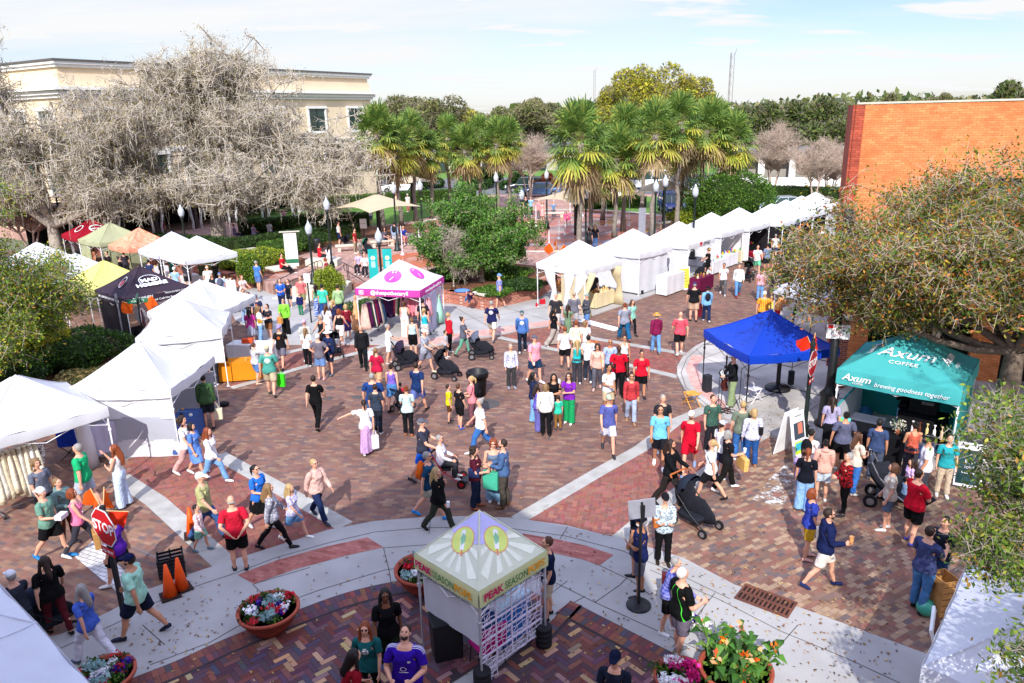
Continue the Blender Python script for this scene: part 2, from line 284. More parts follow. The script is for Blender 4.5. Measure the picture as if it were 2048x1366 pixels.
def garment(code,fem):
 mb=MB(); T=lambda g,z0,hem=0,z1=1.5:torso(mb,1,g,z0,z1,fem,hem)
 if code=='T':
  T(.022,.86,.012,1.47)
  for s in (-1,1): sleeve(mb,s,.2,.072,.068,fem)
 elif code=='C':  # cropped tank
  T(.012,1.2,0,1.42)
 elif code=='V':
  T(.012,.88,.006,1.40)
  for s in (-1,1): mb.tube([(s*.075,.085,1.36),(s*.085,.05,1.425),(s*.085,-.0,1.445),(s*.085,-.05,1.43),(s*.075,-.09,1.36)],.024,8)
 elif code in 'LHJ':
  g={'L':.022,'H':.034,'J':.04}[code]; T(g,.84,.01,1.49 if code!='L' else 1.475)
  for s in (-1,1):
   sleeve(mb,s,.2,.072+g*.35,.062+g*.3,fem)
   a=.05+g*.3; mb.tube([mir(SH+AD*.16,s),mir(EL,s),mir(EL+AD*.12,s),mir(WR+AD*.0,s)],[a+.008,a,a-.002,a-.014],12)
  if code=='H': mb.ball((0,-.075,1.47),(.11,.06,.065),12,8)
 elif code in 'PWGS':
  g={'P':.020,'W':.03,'G':.007,'S':.03}[code]; T(g*.8,.86,0,1.06)
  for s in (-1,1):
   z1={'S':.56}.get(code,.10 if code!='W' else .04)
   if code=='S': mb.tube([mir((.075,0,.95),s),mir((.092,0,.85),s),mir((.10,.005,.70),s),mir((.105,.01,z1),s)],[.095,.112,.105,.102],14)
   elif code=='W': mb.tube([mir((.075,0,.95),s),mir((.095,0,.85),s),mir((.104,.01,.5),s),mir((.112,0,.06),s)],[.1,.115,.10,.115],14)
   else: mb.tube([mir((.075,0,.95),s),mir((.09,0,.86),s),mir((.096,.005,.72),s),mir(KN,s),mir((.103,-.016,.32),s),mir((.105,-.008,z1),s)],[.088+g,.087+g,.077+g,.054+g*1.1,.050+g*1.2,.037+g*1.9],14)
 elif code in 'KM':
  T(.012,.95,0,1.07); z=.5 if code=='K' else .1; q=.25 if code=='M' else .215
  mb.tube([(0,0,1.0),(0,0,.9),(0,0,(z+.9)/2),(0,0,z)],[(.16,.125),(.2,.155),(.215,.18),(q,q*.9)],20)
 elif code=='D':
  T(.015,.95,0,1.45); mb.tube([(0,0,1.0),(0,0,.9),(0,0,.7),(0,0,.45)],[(.16,.125),(.2,.155),(.22,.18),(.25,.22)],20)
  for s in (-1,1): sleeve(mb,s,.12,.066,.064,fem)
 return mb
def hairmb(code):
 mb=MB(); cap=lambda g=1:mb.ball((0,-.021,1.666),(.083*g,.096*g,.103*g),16,10)
 if code=='short': cap()
 elif code=='full': cap(1.05); mb.ball((0,.05,1.73),(.06,.04,.03),10,6)
 elif code=='fringe': mb.tube([(-.074,.0,1.63),(-.05,-.075,1.63),(.05,-.075,1.63),(.074,.0,1.63)],[.014,.03,.03,.014],8)
 elif code in('long','longer'):
  cap(1.05); e=1.30 if code=='long' else 1.18
  mb.tube([(0,-.03,1.70),(0,-.055,1.6),(0,-.085,1.48),(0,-.11,(1.48+e)/2),(0,-.115,e)],[(.085,.07),(.10,.062),(.115,.05),(.11,.042),(.06,.025)],14)
  for s in (-1,1): mb.tube([(s*.07,.0,1.70),(s*.088,.01,1.6),(s*.10,.02,1.48),(s*.10,.04,1.38)],[.03,.034,.034,.02],8)
 elif code=='bob':
  cap(1.07); mb.tube([(0,-.03,1.70),(0,-.035,1.6),(0,-.03,1.53)],[(.095,.08),(.108,.085),(.10,.075)],14)
  for s in (-1,1): mb.tube([(s*.075,.02,1.70),(s*.09,.03,1.62),(s*.088,.03,1.55)],[.03,.032,.02],8)
 elif code=='bun': cap(); mb.ball((0,-.10,1.75),(.045,.045,.04),10,7)
 elif code=='pony': cap(); mb.tube([(0,-.10,1.70),(0,-.14,1.66),(0,-.15,1.56),(0,-.13,1.45)],[.022,.032,.03,.01],8)
 elif code=='curly':
  cap(1.08); r_=random.Random(3)
  for i in range(60):
   a=r_.uniform(0,6.28); z=r_.uniform(1.50,1.76); rr=.095*math.sqrt(max(.1,1-((z-1.65)/.14)**2)) if z>1.6 else .10
   x,y=rr*math.cos(a),rr*math.sin(a)-.02
   if y>.05 and z<1.72: continue
   mb.ball((x,y,z),r_.uniform(.022,.036),6,4)
 return mb
def hatmb(code):
 mb=MB()
 if code=='cap':
  mb.ball((0,-.006,1.69),(.088,.104,.085),16,10); mb.tube([(0,.06,1.70),(0,.13,1.692),(0,.175,1.682)],[(.075,.012),(.07,.010),(.045,.006)],12)
 elif code=='capback':
  mb.ball((0,-.006,1.69),(.088,.104,.085),16,10); mb.tube([(0,-.06,1.69),(0,-.13,1.68),(0,-.17,1.665)],[(.075,.012),(.07,.010),(.045,.006)],12)
 elif code=='sunhat':
  mb.lathe([(.085,1.69),(.088,1.72),(.078,1.775),(.03,1.79)],n=18); mb.lathe([(.08,1.692),(.17,1.680),(.175,1.688),(.08,1.706)],n=24,caps=False); mb.lathe([(.17,1.68),(.09,1.69)],n=24)
 elif code=='beanie': mb.ball((0,-.008,1.69),(.088,.102,.09),16,10)
 elif code=='visor': mb.tube([(0,.05,1.70),(0,.13,1.69),(0,.175,1.68)],[(.085,.014),(.07,.010),(.045,.006)],12); mb.lathe([(.086,1.685),(.087,1.715)],c=(0,-.004,0),n=18,sy=1.15)
 return mb
def shoemb(s,kind='shoe'):
 mb=MB()
 mb.tube([mir((.105,-.062,.04),s),mir((.106,-.02,.05),s),mir((.11,.05,.042),s),mir((.117,.13,.030),s),mir((.12,.182,.022),s)],[(.030,.036),(.040,.047),(.047,.036),(.045,.028),(.022,.014)],12)
 if kind=='shoe': mb.tube([mir((.105,-.012,.04),s),mir((.105,-.012,.095),s)],[.044,.040],10)
 return mb
TPL={}
def tpl(key,lod):
 k=(key,lod)
 if k in TPL: return TPL[k]
 kind,a,fem=key; RT={0:(.012,.55),1:(.016,.42),2:(.022,.35)}[lod]
 if kind=='body': V,Fc=remeshed(body_mb(fem),{0:.0085,1:.010,2:.013}[lod],{0:.34,1:.17,2:.12}[lod],2); W=weights(V)
 elif kind=='gar':
  V,Fc=remeshed(garment(a,fem),RT[0],RT[1],4)
  if lod<2:  # folds
   ph=V[:,2]*42+np.sin(V[:,0]*31)*2+V[:,1]*15; n_=V.copy(); n_[:,2]=0; L_=np.linalg.norm(n_,axis=1,keepdims=True)+1e-6; V=V+n_/L_*(np.sin(ph)*.0035+np.sin(V[:,2]*17+V[:,0]*40)*.003)[:,None]
  if a in 'MK': 
   t=ss(1.0,.3,V[:,2]); an=np.arctan2(V[:,1],V[:,0]); V[:,:2]*=(1+.05*np.sin(an*11)*ss(.95,.6,V[:,2]))[:,None]
  W=weights(V,arms=a not in 'VC')
  if a in 'MKD':  # a skirt swings with both legs
   z=V[:,2]; lo=(1-ss(.80,.98,z)); m_=.5; x=V[:,0]; rw=ss(-.16,.16,x); W2=weights(V,legs=False,arms=a=='D'); W=W2*(1-lo)[:,None]; W[:,9]+=lo*(1-rw)*.75; W[:,12]+=lo*rw*.75; W[:,0]+=lo*.25
 elif kind=='hair': V,Fc=remeshed(hairmb(a),.011 if lod<2 else .016,.5 if lod<2 else .4,2); W=weights(V,legs=False,arms=False)
 elif kind=='hat': V,Fc=remeshed(hatmb(a),.0075,.4,1); W=weights(V,headonly=True)
 elif kind=='shoe':
  V,Fc=remeshed(shoemb(fem,a),.011,.5 if lod<2 else .25,1); W=np.zeros((len(V),15)); W[:,14 if fem>0 else 11]=1
 if kind=='body' :
  mi=np.zeros(len(Fc),int)
  cen=V[Fc].mean(1)
  eye=(np.abs(np.abs(cen[:,0])-.031)<.014)&(np.abs(cen[:,2]-1.668)<.007)&(cen[:,1]>.06); lip=(np.abs(cen[:,0])<.02)&(np.abs(cen[:,2]-1.600)<.006)&(cen[:,1]>.07)
  mi[eye]=1; mi[lip]=2
 else: mi=None
 TPL[k]=(V.astype(float),Fc,W,mi); return TPL[k]
def rotx(a): c,s=math.cos(a),math.sin(a); return np.array([[1,0,0],[0,c,-s],[0,s,c]])
def rotz(a): c,s=math.cos(a),math.sin(a); return np.array([[c,-s,0],[s,c,0],[0,0,1]])
def align(a,b):
 q=Vector(a).rotation_difference(Vector(b)); return np.array(q.to_matrix())
def D(s,fl,ab): fl,ab=R(fl),R(ab); return np.array([s*math.sin(ab),math.sin(fl)*math.cos(ab),-math.cos(fl)*math.cos(ab)])
def dirs(fl,inn,s): return D(s,fl,-inn)   # forearm: flexion, inward angle
POSES={'stand':((2,0,-2,2),(3,9,14,-3),(0,9,12,-3)),'stand2':((6,4,-4,0),(0,12,22,-2),(5,8,25,2)),
'walk':((26,8,-20,14),(-24,9,-8,-2),(24,9,42,0)),'walk2':((-20,16,27,6),(25,9,42,0),(-22,10,-6,-2)),'stroll':((15,6,-12,10),(-12,9,2,-2),(12,9,30,0)),'stroll2':((-12,10,16,4),(14,9,32,0),(-12,9,2,-2)),
'hold':((3,0,-3,2),(12,8,88,28),(12,8,84,30)),'phone':((2,0,-4,4),(6,8,20,0),(28,6,112,18)),'phone2':((-4,4,2,0),(30,6,108,20),(6,8,20,0)),'eat':((2,0,-3,2),(5,8,18,0),(35,10,140,25)),
'holdR':((4,0,-4,4),(0,9,14,0),(8,9,92,15)),'holdL':((4,0,-4,4),(8,9,92,15),(0,9,14,0)),'holdwalk':((22,8,-18,14),(0,9,20,0),(10,9,88,15)),'holdwalk2':((-18,14,22,8),(8,9,85,15),(4,9,20,0)),
'push':((22,8,-18,12),(32,10,66,6),(32,10,66,6)),'pushstand':((6,2,-6,4),(32,10,66,6),(32,10,66,6)),'crossed':((3,0,-3,2),(22,4,88,62),(20,4,84,62)),'behind':((3,0,-3,0),(-26,14,-20,40),(-26,14,-20,40)),
'hips':((3,0,-3,2),(-8,38,20,46),(-8,38,20,46)),'point':((-6,8,14,4),(12,78,22,-68),(-10,12,0,0)),'sit':((86,86,84,88),(22,8,70,12),(22,8,66,12)),'sitlow':((86,40,80,46),(22,8,70,12),(22,8,66,12)),'bike':((70,70,45,60),(50,12,66,4),(50,12,66,4)),
'bend':((10,4,-4,4),(40,10,50,0),(62,12,74,0)),'cheek':((3,0,-3,3),(20,6,95,50),(48,14,150,10)),'armup':((6,0,-4,0),(40,30,120,20),(0,10,10,0)),'guitar':((4,0,-4,2),(20,22,75,20),(25,14,60,30)),'pull':((20,6,-16,14),(4,9,20,0),(-16,14,-8,0))}
def skin_pose(pose,lean=0,twist=0,hy=0,hp=0,fat=1,hs=1):
 legs,aL,aR=POSES[pose]; Ms=[None]*15; I=np.eye(4)
 def X(Rm,j,parent_pos): # rotation Rm about rest joint j moved to parent_pos
  M=np.eye(4); M[:3,:3]=Rm; M[:3,3]=np.array(parent_pos)-Rm@np.array(j); return M
 def ap(M,p): return M[:3,:3]@p+M[:3,3]
 sc=np.diag([fat,fat,1.0]); A=lambda p,s: np.array([p[0]*s,p[1],p[2]])
 Ms[0]=I; sp=np.array([0,0,1.03]); Rc=rotz(R(twist))@rotx(-R(lean)); Ms[1]=X(Rc,sp,sp)
 nk=np.array([0,0,1.48]); Rh=rotz(R(-hy))@rotx(R(hp)-R(lean)*.4)@np.diag([hs/fat,hs/fat,hs]); Ms[2]=X(Rh,nk,ap(Ms[1],nk))
 for s,b,a in ((-1,3,aL),(1,6,aR)):
  sh=A(SH,s)*[fat,fat,1]; el=A(EL,s)*[fat,fat,1]; wr=A(WR,s)*[fat,fat,1]; rest=(el-sh)/np.linalg.norm(el-sh)
  Ru=Rc@align(rest,D(s,a[0],a[1]+(fat-1)*40)); Ms[b]=X(Ru,sh,ap(Ms[1],sh)); Rf=Rc@align(rest,dirs(a[2],a[3],s)); Ms[b+1]=X(Rf,el,ap(Ms[b],el)); Ms[b+2]=X(Rf,wr,ap(Ms[b+1],wr))
 for s,b,i in ((-1,9,0),(1,12,2)):
  h=A(HIP,s)*[fat,fat,1]; k=A(KN,s)*[fat,fat,1]; n=A(AN,s)*[fat,fat,1]; fl,kn=legs[i],legs[i+1]
  Rt=rotx(R(fl)); Ms[b]=X(Rt,h,h); Rs=rotx(R(fl-kn)); Ms[b+1]=X(Rs,k,ap(Ms[b],k)); pitch=R(min(0,(fl-kn))*.75) if fl<60 else 0; Ms[b+2]=X(rotx(pitch),n,ap(Ms[b+1],n))
 return np.array(Ms),sc
SKIN={'l':'#e0a68a','m':'#c98f6e','t':'#b27a58','b':'#7a4a32','d':'#4e3022','p':'#e8b49c'}
HAIRC={'bk':'#16110f','db':'#2c1c14','br':'#4d3020','lb':'#7c6040','bl':'#a88c5e','gr':'#8d8984','wh':'#cfcbc4','rd':'#7a3a1c'}
def shirtmat(spec):
 """'#hex' or '#hex~s#hex' stripes, '~f' flowers, '~p' plaid, '~b' print on the back, '~c' print on the chest"""
 if '~' not in spec: return cloth(spec)
 key='cloth_'+spec
 if key in MATS: return MATS[key]
 base,pt=spec.split('~'); kind=pt[0]; c2=pt[1:] or '#e8e6e0'
 m=bpy.data.materials.new(key); m.use_nodes=True; t=m.node_tree; b=t.nodes['Principled BSDF']; L=t.links.new; b.inputs['Roughness'].default_value=.85; b.inputs['Specular IOR Level'].default_value=.12
 a=nn(t,'ShaderNodeAttribute',attribute_name='rest'); sp=nn(t,'ShaderNodeSeparateXYZ'); L(a.outputs['Vector'],sp.inputs[0])
 def mth(op,x,y=None,cl=False):
  n=nn(t,'ShaderNodeMath',operation=op); n.use_clamp=cl
  for i,q in enumerate((x,y)):
   if q is None: continue
   if isinstance(q,(int,float)): n.inputs[i].default_value=q
   else: L(q,n.inputs[i])
  return n.outputs[0]
 X,Y,Z=sp.outputs
 if kind=='s': f=mth('GREATER_THAN',mth('SINE',mth('MULTIPLY',Z,170)),.1)
 elif kind=='p': f=mth('MULTIPLY',mth('ADD',mth('GREATER_THAN',mth('SINE',mth('MULTIPLY',Z,95)),0),mth('GREATER_THAN',mth('SINE',mth('MULTIPLY',X,95)),0)),.5)
 elif kind=='f':
  v=nn(t,'ShaderNodeTexVoronoi'); v.inputs['Scale'].default_value=20; L(a.outputs['Vector'],v.inputs[0]); f=mth('LESS_THAN',v.outputs['Distance'],.42)
 elif kind in 'bc':
  n=nn(t,'ShaderNodeTexNoise'); n.inputs['Scale'].default_value=60; L(a.outputs['Vector'],n.inputs[0])
  sgn=-1 if kind=='b' else 1; r=.085 if kind=='b' else .06; dz=mth('SUBTRACT',Z,1.29); d=mth('SQRT',mth('ADD',mth('MULTIPLY',X,X),mth('MULTIPLY',dz,dz)))
  f=mth('MULTIPLY',mth('MULTIPLY',mth('LESS_THAN',d,r),mth('GREATER_THAN',mth('MULTIPLY',Y,sgn),0)),mth('GREATER_THAN',n.outputs[0],.47))
 elif kind=='j':  # jersey: three shoulder stripes, ring on the belly, two small marks on the chest
  f=mth('MULTIPLY',mth('GREATER_THAN',Z,1.40),mth('GREATER_THAN',mth('SINE',mth('MULTIPLY',mth('ADD',Y,.02),260)),.2)); f=mth('MULTIPLY',f,mth('LESS_THAN',mth('ABSOLUTE',mth('ADD',Y,0.0)),.035)); f=mth('MULTIPLY',f,mth('GREATER_THAN',mth('ABSOLUTE',X),.07))
  dz=mth('SUBTRACT',Z,1.17); d=mth('SQRT',mth('ADD',mth('MULTIPLY',X,X),mth('MULTIPLY',dz,dz))); ring=mth('MULTIPLY',mth('GREATER_THAN',d,.030),mth('LESS_THAN',d,.040)); bar=mth('MULTIPLY',mth('LESS_THAN',mth('ABSOLUTE',mth('ADD',dz,.06)),.006),mth('LESS_THAN',mth('ABSOLUTE',X),.06))
  q=mth('SUBTRACT',X,-.075); z2=mth('SUBTRACT',Z,1.30); d2=mth('SQRT',mth('ADD',mth('MULTIPLY',q,q),mth('MULTIPLY',z2,z2))); mk=mth('LESS_THAN',d2,.020)
  f=mth('MAXIMUM',f,mth('MULTIPLY',mth('GREATER_THAN',Y,0),mth('MAXIMUM',mth('MAXIMUM',ring,bar),mk)))
 elif kind=='k':  # contrast seams
  f=mth('LESS_THAN',mth('ABSOLUTE',mth('SUBTRACT',mth('ABSOLUTE',X),mth('ADD',.05,mth('MULTIPLY',mth('SUBTRACT',1.42,Z),.25)))),.004)
 mx=nn(t,'ShaderNodeMix',data_type='RGBA'); L(f,mx.inputs[0]); mx.inputs[6].default_value=tuple(x*.82 for x in lin(base)[:3])+(1,); mx.inputs[7].default_value=tuple(x*.85 for x in lin(c2)[:3])+(1,); L(mx.outputs[2],b.inputs['Base Color'])
 n2=nn(t,'ShaderNodeTexNoise'); n2.inputs['Scale'].default_value=14; tc=nn(t,'ShaderNodeTexCoord'); L(tc.outputs['Object'],n2.inputs[0]); bp=nn(t,'ShaderNodeBump'); bp.inputs['Strength'].default_value=.5; bp.inputs['Distance'].default_value=.02; L(n2.outputs[0],bp.inputs['Height']); L(bp.outputs[0],b.inputs['Normal'])
 MATS[key]=m; return m
HANDS=[]
def person(px,py,h,face,pose,top,bot,hair,label,shoe='#d8d6d2',hat=None,skin='l',fem=None,glasses=False,lean=0,twist=0,hy=0,hp=0,fat=1.0,z=0.,sit=None,group=None,extra=None,loc=None,beard=None):
 """px,py: pixel of the point on the ground between the feet; face: heading in degrees, 0 away from the camera, 90 to +X"""
 hs_,hc=hair.split(':'); fem=(hs_ in('long','longer','bob','bun','pony','curly')) if fem is None else fem
 g=loc if loc is not None else at(px,py,z); d=math.hypot(g[0],g[1]); lod=0 if d<17 else 1 if d<34 else 2
 k=h/1.755; child=h<1.4; hscale=1.0+(1.4-h)*.45 if child else 1.0
 Ms,sc=skin_pose(pose,lean,twist,hy,hp,fat,hscale)
 face_r=R(-face); Rz=rotz(face_r)
 def put(key,name,mats,parent,rest=False):
  V,Fc,W,mi=tpl(key,lod if key[0]!='hat' else 1); Vr=V@sc
  Vh=np.c_[Vr,np.ones(len(V))]; P=np.einsum('nb,bij,nj->ni',W,Ms[:,:3,:],Vh)*k
  P=(P-[0,0,zoff])@Rz.T
  me=npmesh(name,P,Fc,mats,smooth=True,mi=mi,lnk=False)
  if rest:
   a_=me.attributes.new('rest','FLOAT_VECTOR','POINT'); a_.data.foreach_set('vector',V.astype(np.float32).ravel())
  return link(bpy.data.objects.new(name,me),parent)
 zoff=0; sv=[]
 for s in (-1,1):
  V,Fc,W,mi=tpl(('shoe','shoe',s),lod); Vh=np.c_[V@sc,np.ones(len(V))]; sv.append(np.einsum('nb,bij,nj->ni',W,Ms[:,:3,:],Vh)[:,2].min()*k)
 zoff=min(sv)
 if sit is not None: zoff=(.93-.085)*k-sit if True else 0
 sk=mat('skin_'+skin,SKIN[skin],rough=.55,spec=.3,var=.06,vs=12,k=.85)
 root=put(('body','',bool(fem)),'person',[sk,mat('eye','#1c1412',rough=.3),mat('lips_'+skin,SKIN[skin],k=.45)],None)
 root.location=(g[0],g[1],z if loc is None else g[2]); tag(root,label,'person',group or 'visitors at the street market')
 codes={'T':'shirt','V':'tank_top','C':'tank_top','L':'shirt','H':'hooded_top','J':'jacket','D':'dress','P':'trousers','W':'trousers','G':'leggings','S':'shorts','K':'skirt','M':'skirt'}
 for c in (bot,top):
  if c: put(('gar',c[0],bool(fem)),codes[c[0]],shirtmat(c[1:]),root,'~' in c)
 if hs_!='bald': put(('hair',hs_,0),'hair',mat('hair_'+hc,HAIRC[hc],rough=.6,spec=.35,var=.25,vs=40,bump=.4,bs=90),root)
 if hat: kd,col=hat.split(':'); put(('hat',kd,0),'hat' if kd in('sunhat','beanie') else 'cap',cloth(col),root)
 if shoe!='none':
  for s in (-1,1): put(('shoe','sandal' if shoe[0]=='s' else 'shoe',s),'shoe',mat('shoe_'+shoe.lstrip('s'),shoe.lstrip('s'),rough=.6,k=.85),root)
 def bonepos(b,p): q=Ms[b][:3,:3]@(np.array(p)*[fat,fat,1])+Ms[b][:3,3]; return Vector(((q*k-[0,0,zoff])@Rz.T))
 if glasses and lod<2:
  mb=MB(); mb.smooth=True
  for s in (-1,1): mb.ball((s*.032,.088,1.668),(.026,.010,.018),8,6)
  mb.tube([(-.07,.0,1.672),(-.06,.08,1.674),(.06,.08,1.674),(.07,.0,1.672)],.004,4)
  V=np.array(mb.v); Vh=np.c_[V@sc,np.ones(len(V))]; P=(Vh@Ms[2][:3,:].T)*k; P=(P-[0,0,zoff])@Rz.T; mb.v=[tuple(p) for p in P]; mb.build('sunglasses',mat('shades','#0a0a0c',rough=.15,spec=.6),root)
 if beard and lod<2:
  mb=MB(); mb.smooth=True; mb.ball((0,.045,1.585),(.056,.056,.045),10,8); V=np.array(mb.v); Vh=np.c_[V@sc,np.ones(len(V))]; P=(Vh@Ms[2][:3,:].T)*k; P=(P-[0,0,zoff])@Rz.T; mb.v=[tuple(p) for p in P]; mb.build('beard',mat('hair_'+beard,HAIRC[beard]),root)
 base=root.location; hd=lambda b,s: base+bonepos(b,A3(WR+AD*.09,s))
 info=dict(o=root,L=hd(5,-1),R=hd(8,1),Ls=base+bonepos(3,A3(SH,-1)),Rs=base+bonepos(6,A3(SH,1)),hipL=base+bonepos(0,(-.19,0,.98)),hipR=base+bonepos(0,(.19,0,.98)),back=base+bonepos(1,(0,-.17,1.28)),chest=base+bonepos(1,(0,.15,1.28)),yaw=face_r,k=k)
 return info
def A3(p,s): return np.array([p[0]*s,p[1],p[2]])
# ---------------- ground, roads, pavements ----------------
def sheet(name,poly,z,m,kind='structure',z0=None):
 mb=MB()
 if z0 is None: mb.add([(p[0],p[1],z) for p in poly],[tuple(range(len(poly)))])
 else: mb.prism(poly,z0,z)
 o=mb.build(name,m)
 if o.data.polygons[0].normal.z<0 and z0 is None: o.data.flip_normals()
 return tag(o,kind=kind)
PX=lambda pts,z=0: [tuple(at(x,y,z)[:2]) for x,y in pts]
def ribbon(a,b): return a+b[::-1]
conc=mat('concrete','#b8b5b2',rough=.9,spec=.15,var=.13,vs=.9,bump=.15,bs=60,k=.74)
conc2=mat('concrete_band','#c2bfb8',rough=.9,spec=.15,var=.16,vs=2.5,bump=.15,bs=60,k=.68)
concw=mat('concrete_worn','#a9a49e',hex2='#c4bfb9',rough=.9,spec=.15,vs=.8,bump=.2,bs=50,k=.72)
jointm=mat('joint','#55504a',rough=1,k=.7)
asph=mat('asphalt','#6a6a6c',rough=.95,vs=.5,var=.15,bump=.2,bs=80)
street=brickmat('street_brick',['#86625a','#916b5e','#72605f','#98735f','#7d5850','#635a60','#a37f6a','#8c6052','#7f665f','#936659','#705554','#a88a73'],'#6f5e55',.24,.12,6,.004,dirt=.2,soft=.45,dk=.82)
streetR=brickmat('street_brick_east',['#8a655a','#a58468','#75625f','#a8876f','#80594f','#655d62','#b2937a','#99655a','#83695f','#98695c','#885e50','#b89c80'],'#75645a',.22,.115,-30,.005,soft=.25,dk=.84)
streetL=brickmat('street_brick_west',['#88655a','#98775f','#72605e','#9c7862','#7d574e','#635b60','#a98570','#8f6254','#80665f','#966759'],'#75645a',.22,.115,24,.005,soft=.35,dk=.86)
redsm=brickmat('tactile_brick',['#a0625a','#a96a60','#98584f','#ad7066'],'#8d5a50',.2,.1,20,.005,dirt=.12)
pinksm=brickmat('pink_brick',['#c99a90','#cfa096','#c08f86','#d2a69a'],'#b98a80',.2,.1,20,.005,dirt=.12)
ground=sheet('ground',[(-600,-60),(600,-60),(600,1200),(-600,1200)],-.012,mat('ground_earth','#6c6a5a',hex2='#5c6a48',rough=1,vs=.05))
road=sheet('brick_street',PX([(-500,1500),(2600,1500),(2700,900),(2048,760)])+[(60,90),(-2,90)]+PX([(500,520),(300,520),(0,500),(-300,500)]),0,street)
sheet('brick_street',PX([(1257,1083),(1483,896),(1540,872),(1700,900),(2300,1050),(2600,1500),(1900,1400)]),.004,streetR)
sheet('brick_street',PX([(437,1125),(250,960),(0,900),(-400,1000),(-500,1500),(245,1365)]),.004,streetL)
HB=mat('herringbone_brick','#888888',rough=.85,spec=.2,attr=True,var=.12,vs=.6,bump=.2,bs=70)
def herring(name,poly,pal,rot,L,W,z,gap=.008,base='#8a7066',wts=None,strict=False):
 """poly: world polygon; bricks whose centre lies inside, each a separate quad; the mortar bed below"""
 sheet(name+'_bed',poly,z-.004,mat('bed_'+base,base,rough=1))
 xs=[p[0] for p in poly]; ys=[p[1] for p in poly]; c,s=math.cos(R(rot)),math.sin(R(rot)); cx,cy=(min(xs)+max(xs))/2,(min(ys)+max(ys))/2
 rad=max(max(xs)-min(xs),max(ys)-min(ys))*.75+1; n=int(rad/W)+2; V=[];Cc=[]
 P=np.array(poly)
 def inside(x,y):
  r=False;j=len(P)-1
  for i in range(len(P)):
   if (P[i][1]>y)!=(P[j][1]>y) and x<(P[j][0]-P[i][0])*(y-P[i][1])/(P[j][1]-P[i][1])+P[i][0]: r=not r
   j=i
  return r
 cols=[lin(h)[:3] for h in pal]; k=round(L/W)
 for i in range(-n,n):
  for j in range(-n,n):
   ph=(i-j)%(2*k)
   if ph==0: u0,v0,u1,v1=i*W,j*W,i*W+L,j*W+W            # horizontal brick starts here
   elif ph==2*k-1: u0,v0,u1,v1=i*W,j*W,i*W+W,j*W+L        # vertical brick
   else: continue
   uc,vc=(u0+u1)/2,(v0+v1)/2; X=cx+uc*c-vc*s; Y=cy+uc*s+vc*c
   if not inside(X,Y): continue
   if strict and not all(inside(cx+a*c-b*s,cy+a*s+b*c) for a,b in ((u0,v0),(u1,v0),(u1,v1),(u0,v1))): continue
   g=gap/2
   for a,b in ((u0+g,v0+g),(u1-g,v0+g),(u1-g,v1-g),(u0+g,v1-g)): V.append((cx+a*c-b*s,cy+a*s+b*c,z))
   Cc.append([q*rnd.uniform(.85,1.15) for q in rnd.choices(cols,wts)[0]])
 o=npmesh(name,V,np.arange(len(V)).reshape(-1,4),HB,col=Cc); return tag(o,kind='structure')
RED=['#85544a','#8c584c','#7e504a','#905e52','#824e45']
hb1=[(285,925),(420,905),(470,930),(690,1050),(640,1075),(450,1120),(400,1110),(250,970)]
herring('crossing_southwest',PX([(253,905),(380,880),(437,913),(690,1055),(540,1100),(450,1127),(255,965)]),RED,32,.2,.1,.006)
herring('crossing_southeast',PX([(1038,1040),(1200,948),(1281,900),(1354,850),(1420,822),(1483,872),(1483,896),(1310,1019),(1245,1075),(1135,1056)]),RED,-12,.2,.1,.006)
herring('crossing_northeast',PX([(1002,671),(1045,654),(1125,652),(1185,674),(1369,706),(1352,730),(1354,755),(1259,731),(1130,703),(1083,694)]),RED,10,.2,.1,.006)
herring('crossing_northwest',PX([(440,738),(501,721),(606,697),(700,672),(790,672),(763,692),(707,708),(620,731),(576,742),(536,755),(466,778)]),RED,4,.2,.1,.006)
def band(pts,wd,name='concrete_band',z=.010,m=None):
 P=[Vector(at(x,y)[:2]) for x,y in pts]; Lf=[];Rt=[]
 for i,p in enumerate(P):
  d=(P[min(i+1,len(P)-1)]-P[max(i-1,0)]).normalized(); n=Vector((-d.y,d.x))*wd/2; Lf.append(p+n); Rt.append(p-n)
 mb=MB(); mb.add([(q.x,q.y,z) for q in Lf+Rt],[(i,i+1,len(P)+i+1,len(P)+i) for i in range(len(P)-1)]); o=mb.build(name,m or conc2)
 if o.data.polygons[0].normal.z<0: o.data.flip_normals()
 return tag(o,kind='structure')
band([(437,910),(560,978),(690,1052)],.46); band([(240,955),(312,1003),(450,1127)],.5); band([(225,925),(290,897),(400,872)],.42)
band([(1035,1040),(1200,943),(1281,898),(1354,842),(1412,818)],.42); band([(1235,1083),(1310,1019),(1400,955),(1483,893),(1530,868)],.42)
band([(998,675),(1083,694),(1130,703),(1259,731),(1356,754)],.36); band([(1160,668),(1185,677),(1275,692),(1369,708)],.36)
band([(463,776),(536,756),(576,743),(620,731),(707,708),(790,686)],.34); band([(455,733),(501,723),(606,698),(700,676)],.34)
band([(1160,640),(1236,660)],.55,'stop_line',.010,mat('road_paint','#e6e6e4',rough=.8))
wp=bpy.data.materials.new('worn_paint')
def worn(key,h):
 m=mat(key,h,rough=.85,var=.05); t=m.node_tree; b=t.nodes['Principled BSDF']; tc=nn(t,'ShaderNodeTexCoord'); n=nn(t,'ShaderNodeTexNoise'); n.inputs['Scale'].default_value=3.5; n.inputs['Detail'].default_value=8; n.inputs['Roughness'].default_value=.8
 t.links.new(tc.outputs['Object'],n.inputs[0]); r=nn(t,'ShaderNodeMapRange'); r.inputs[1].default_value=.50; r.inputs[2].default_value=.56; t.links.new(n.outputs[0],r.inputs[0]); t.links.new(r.outputs[0],b.inputs['Alpha']); return m
wm=worn('worn_white','#c4c2be')
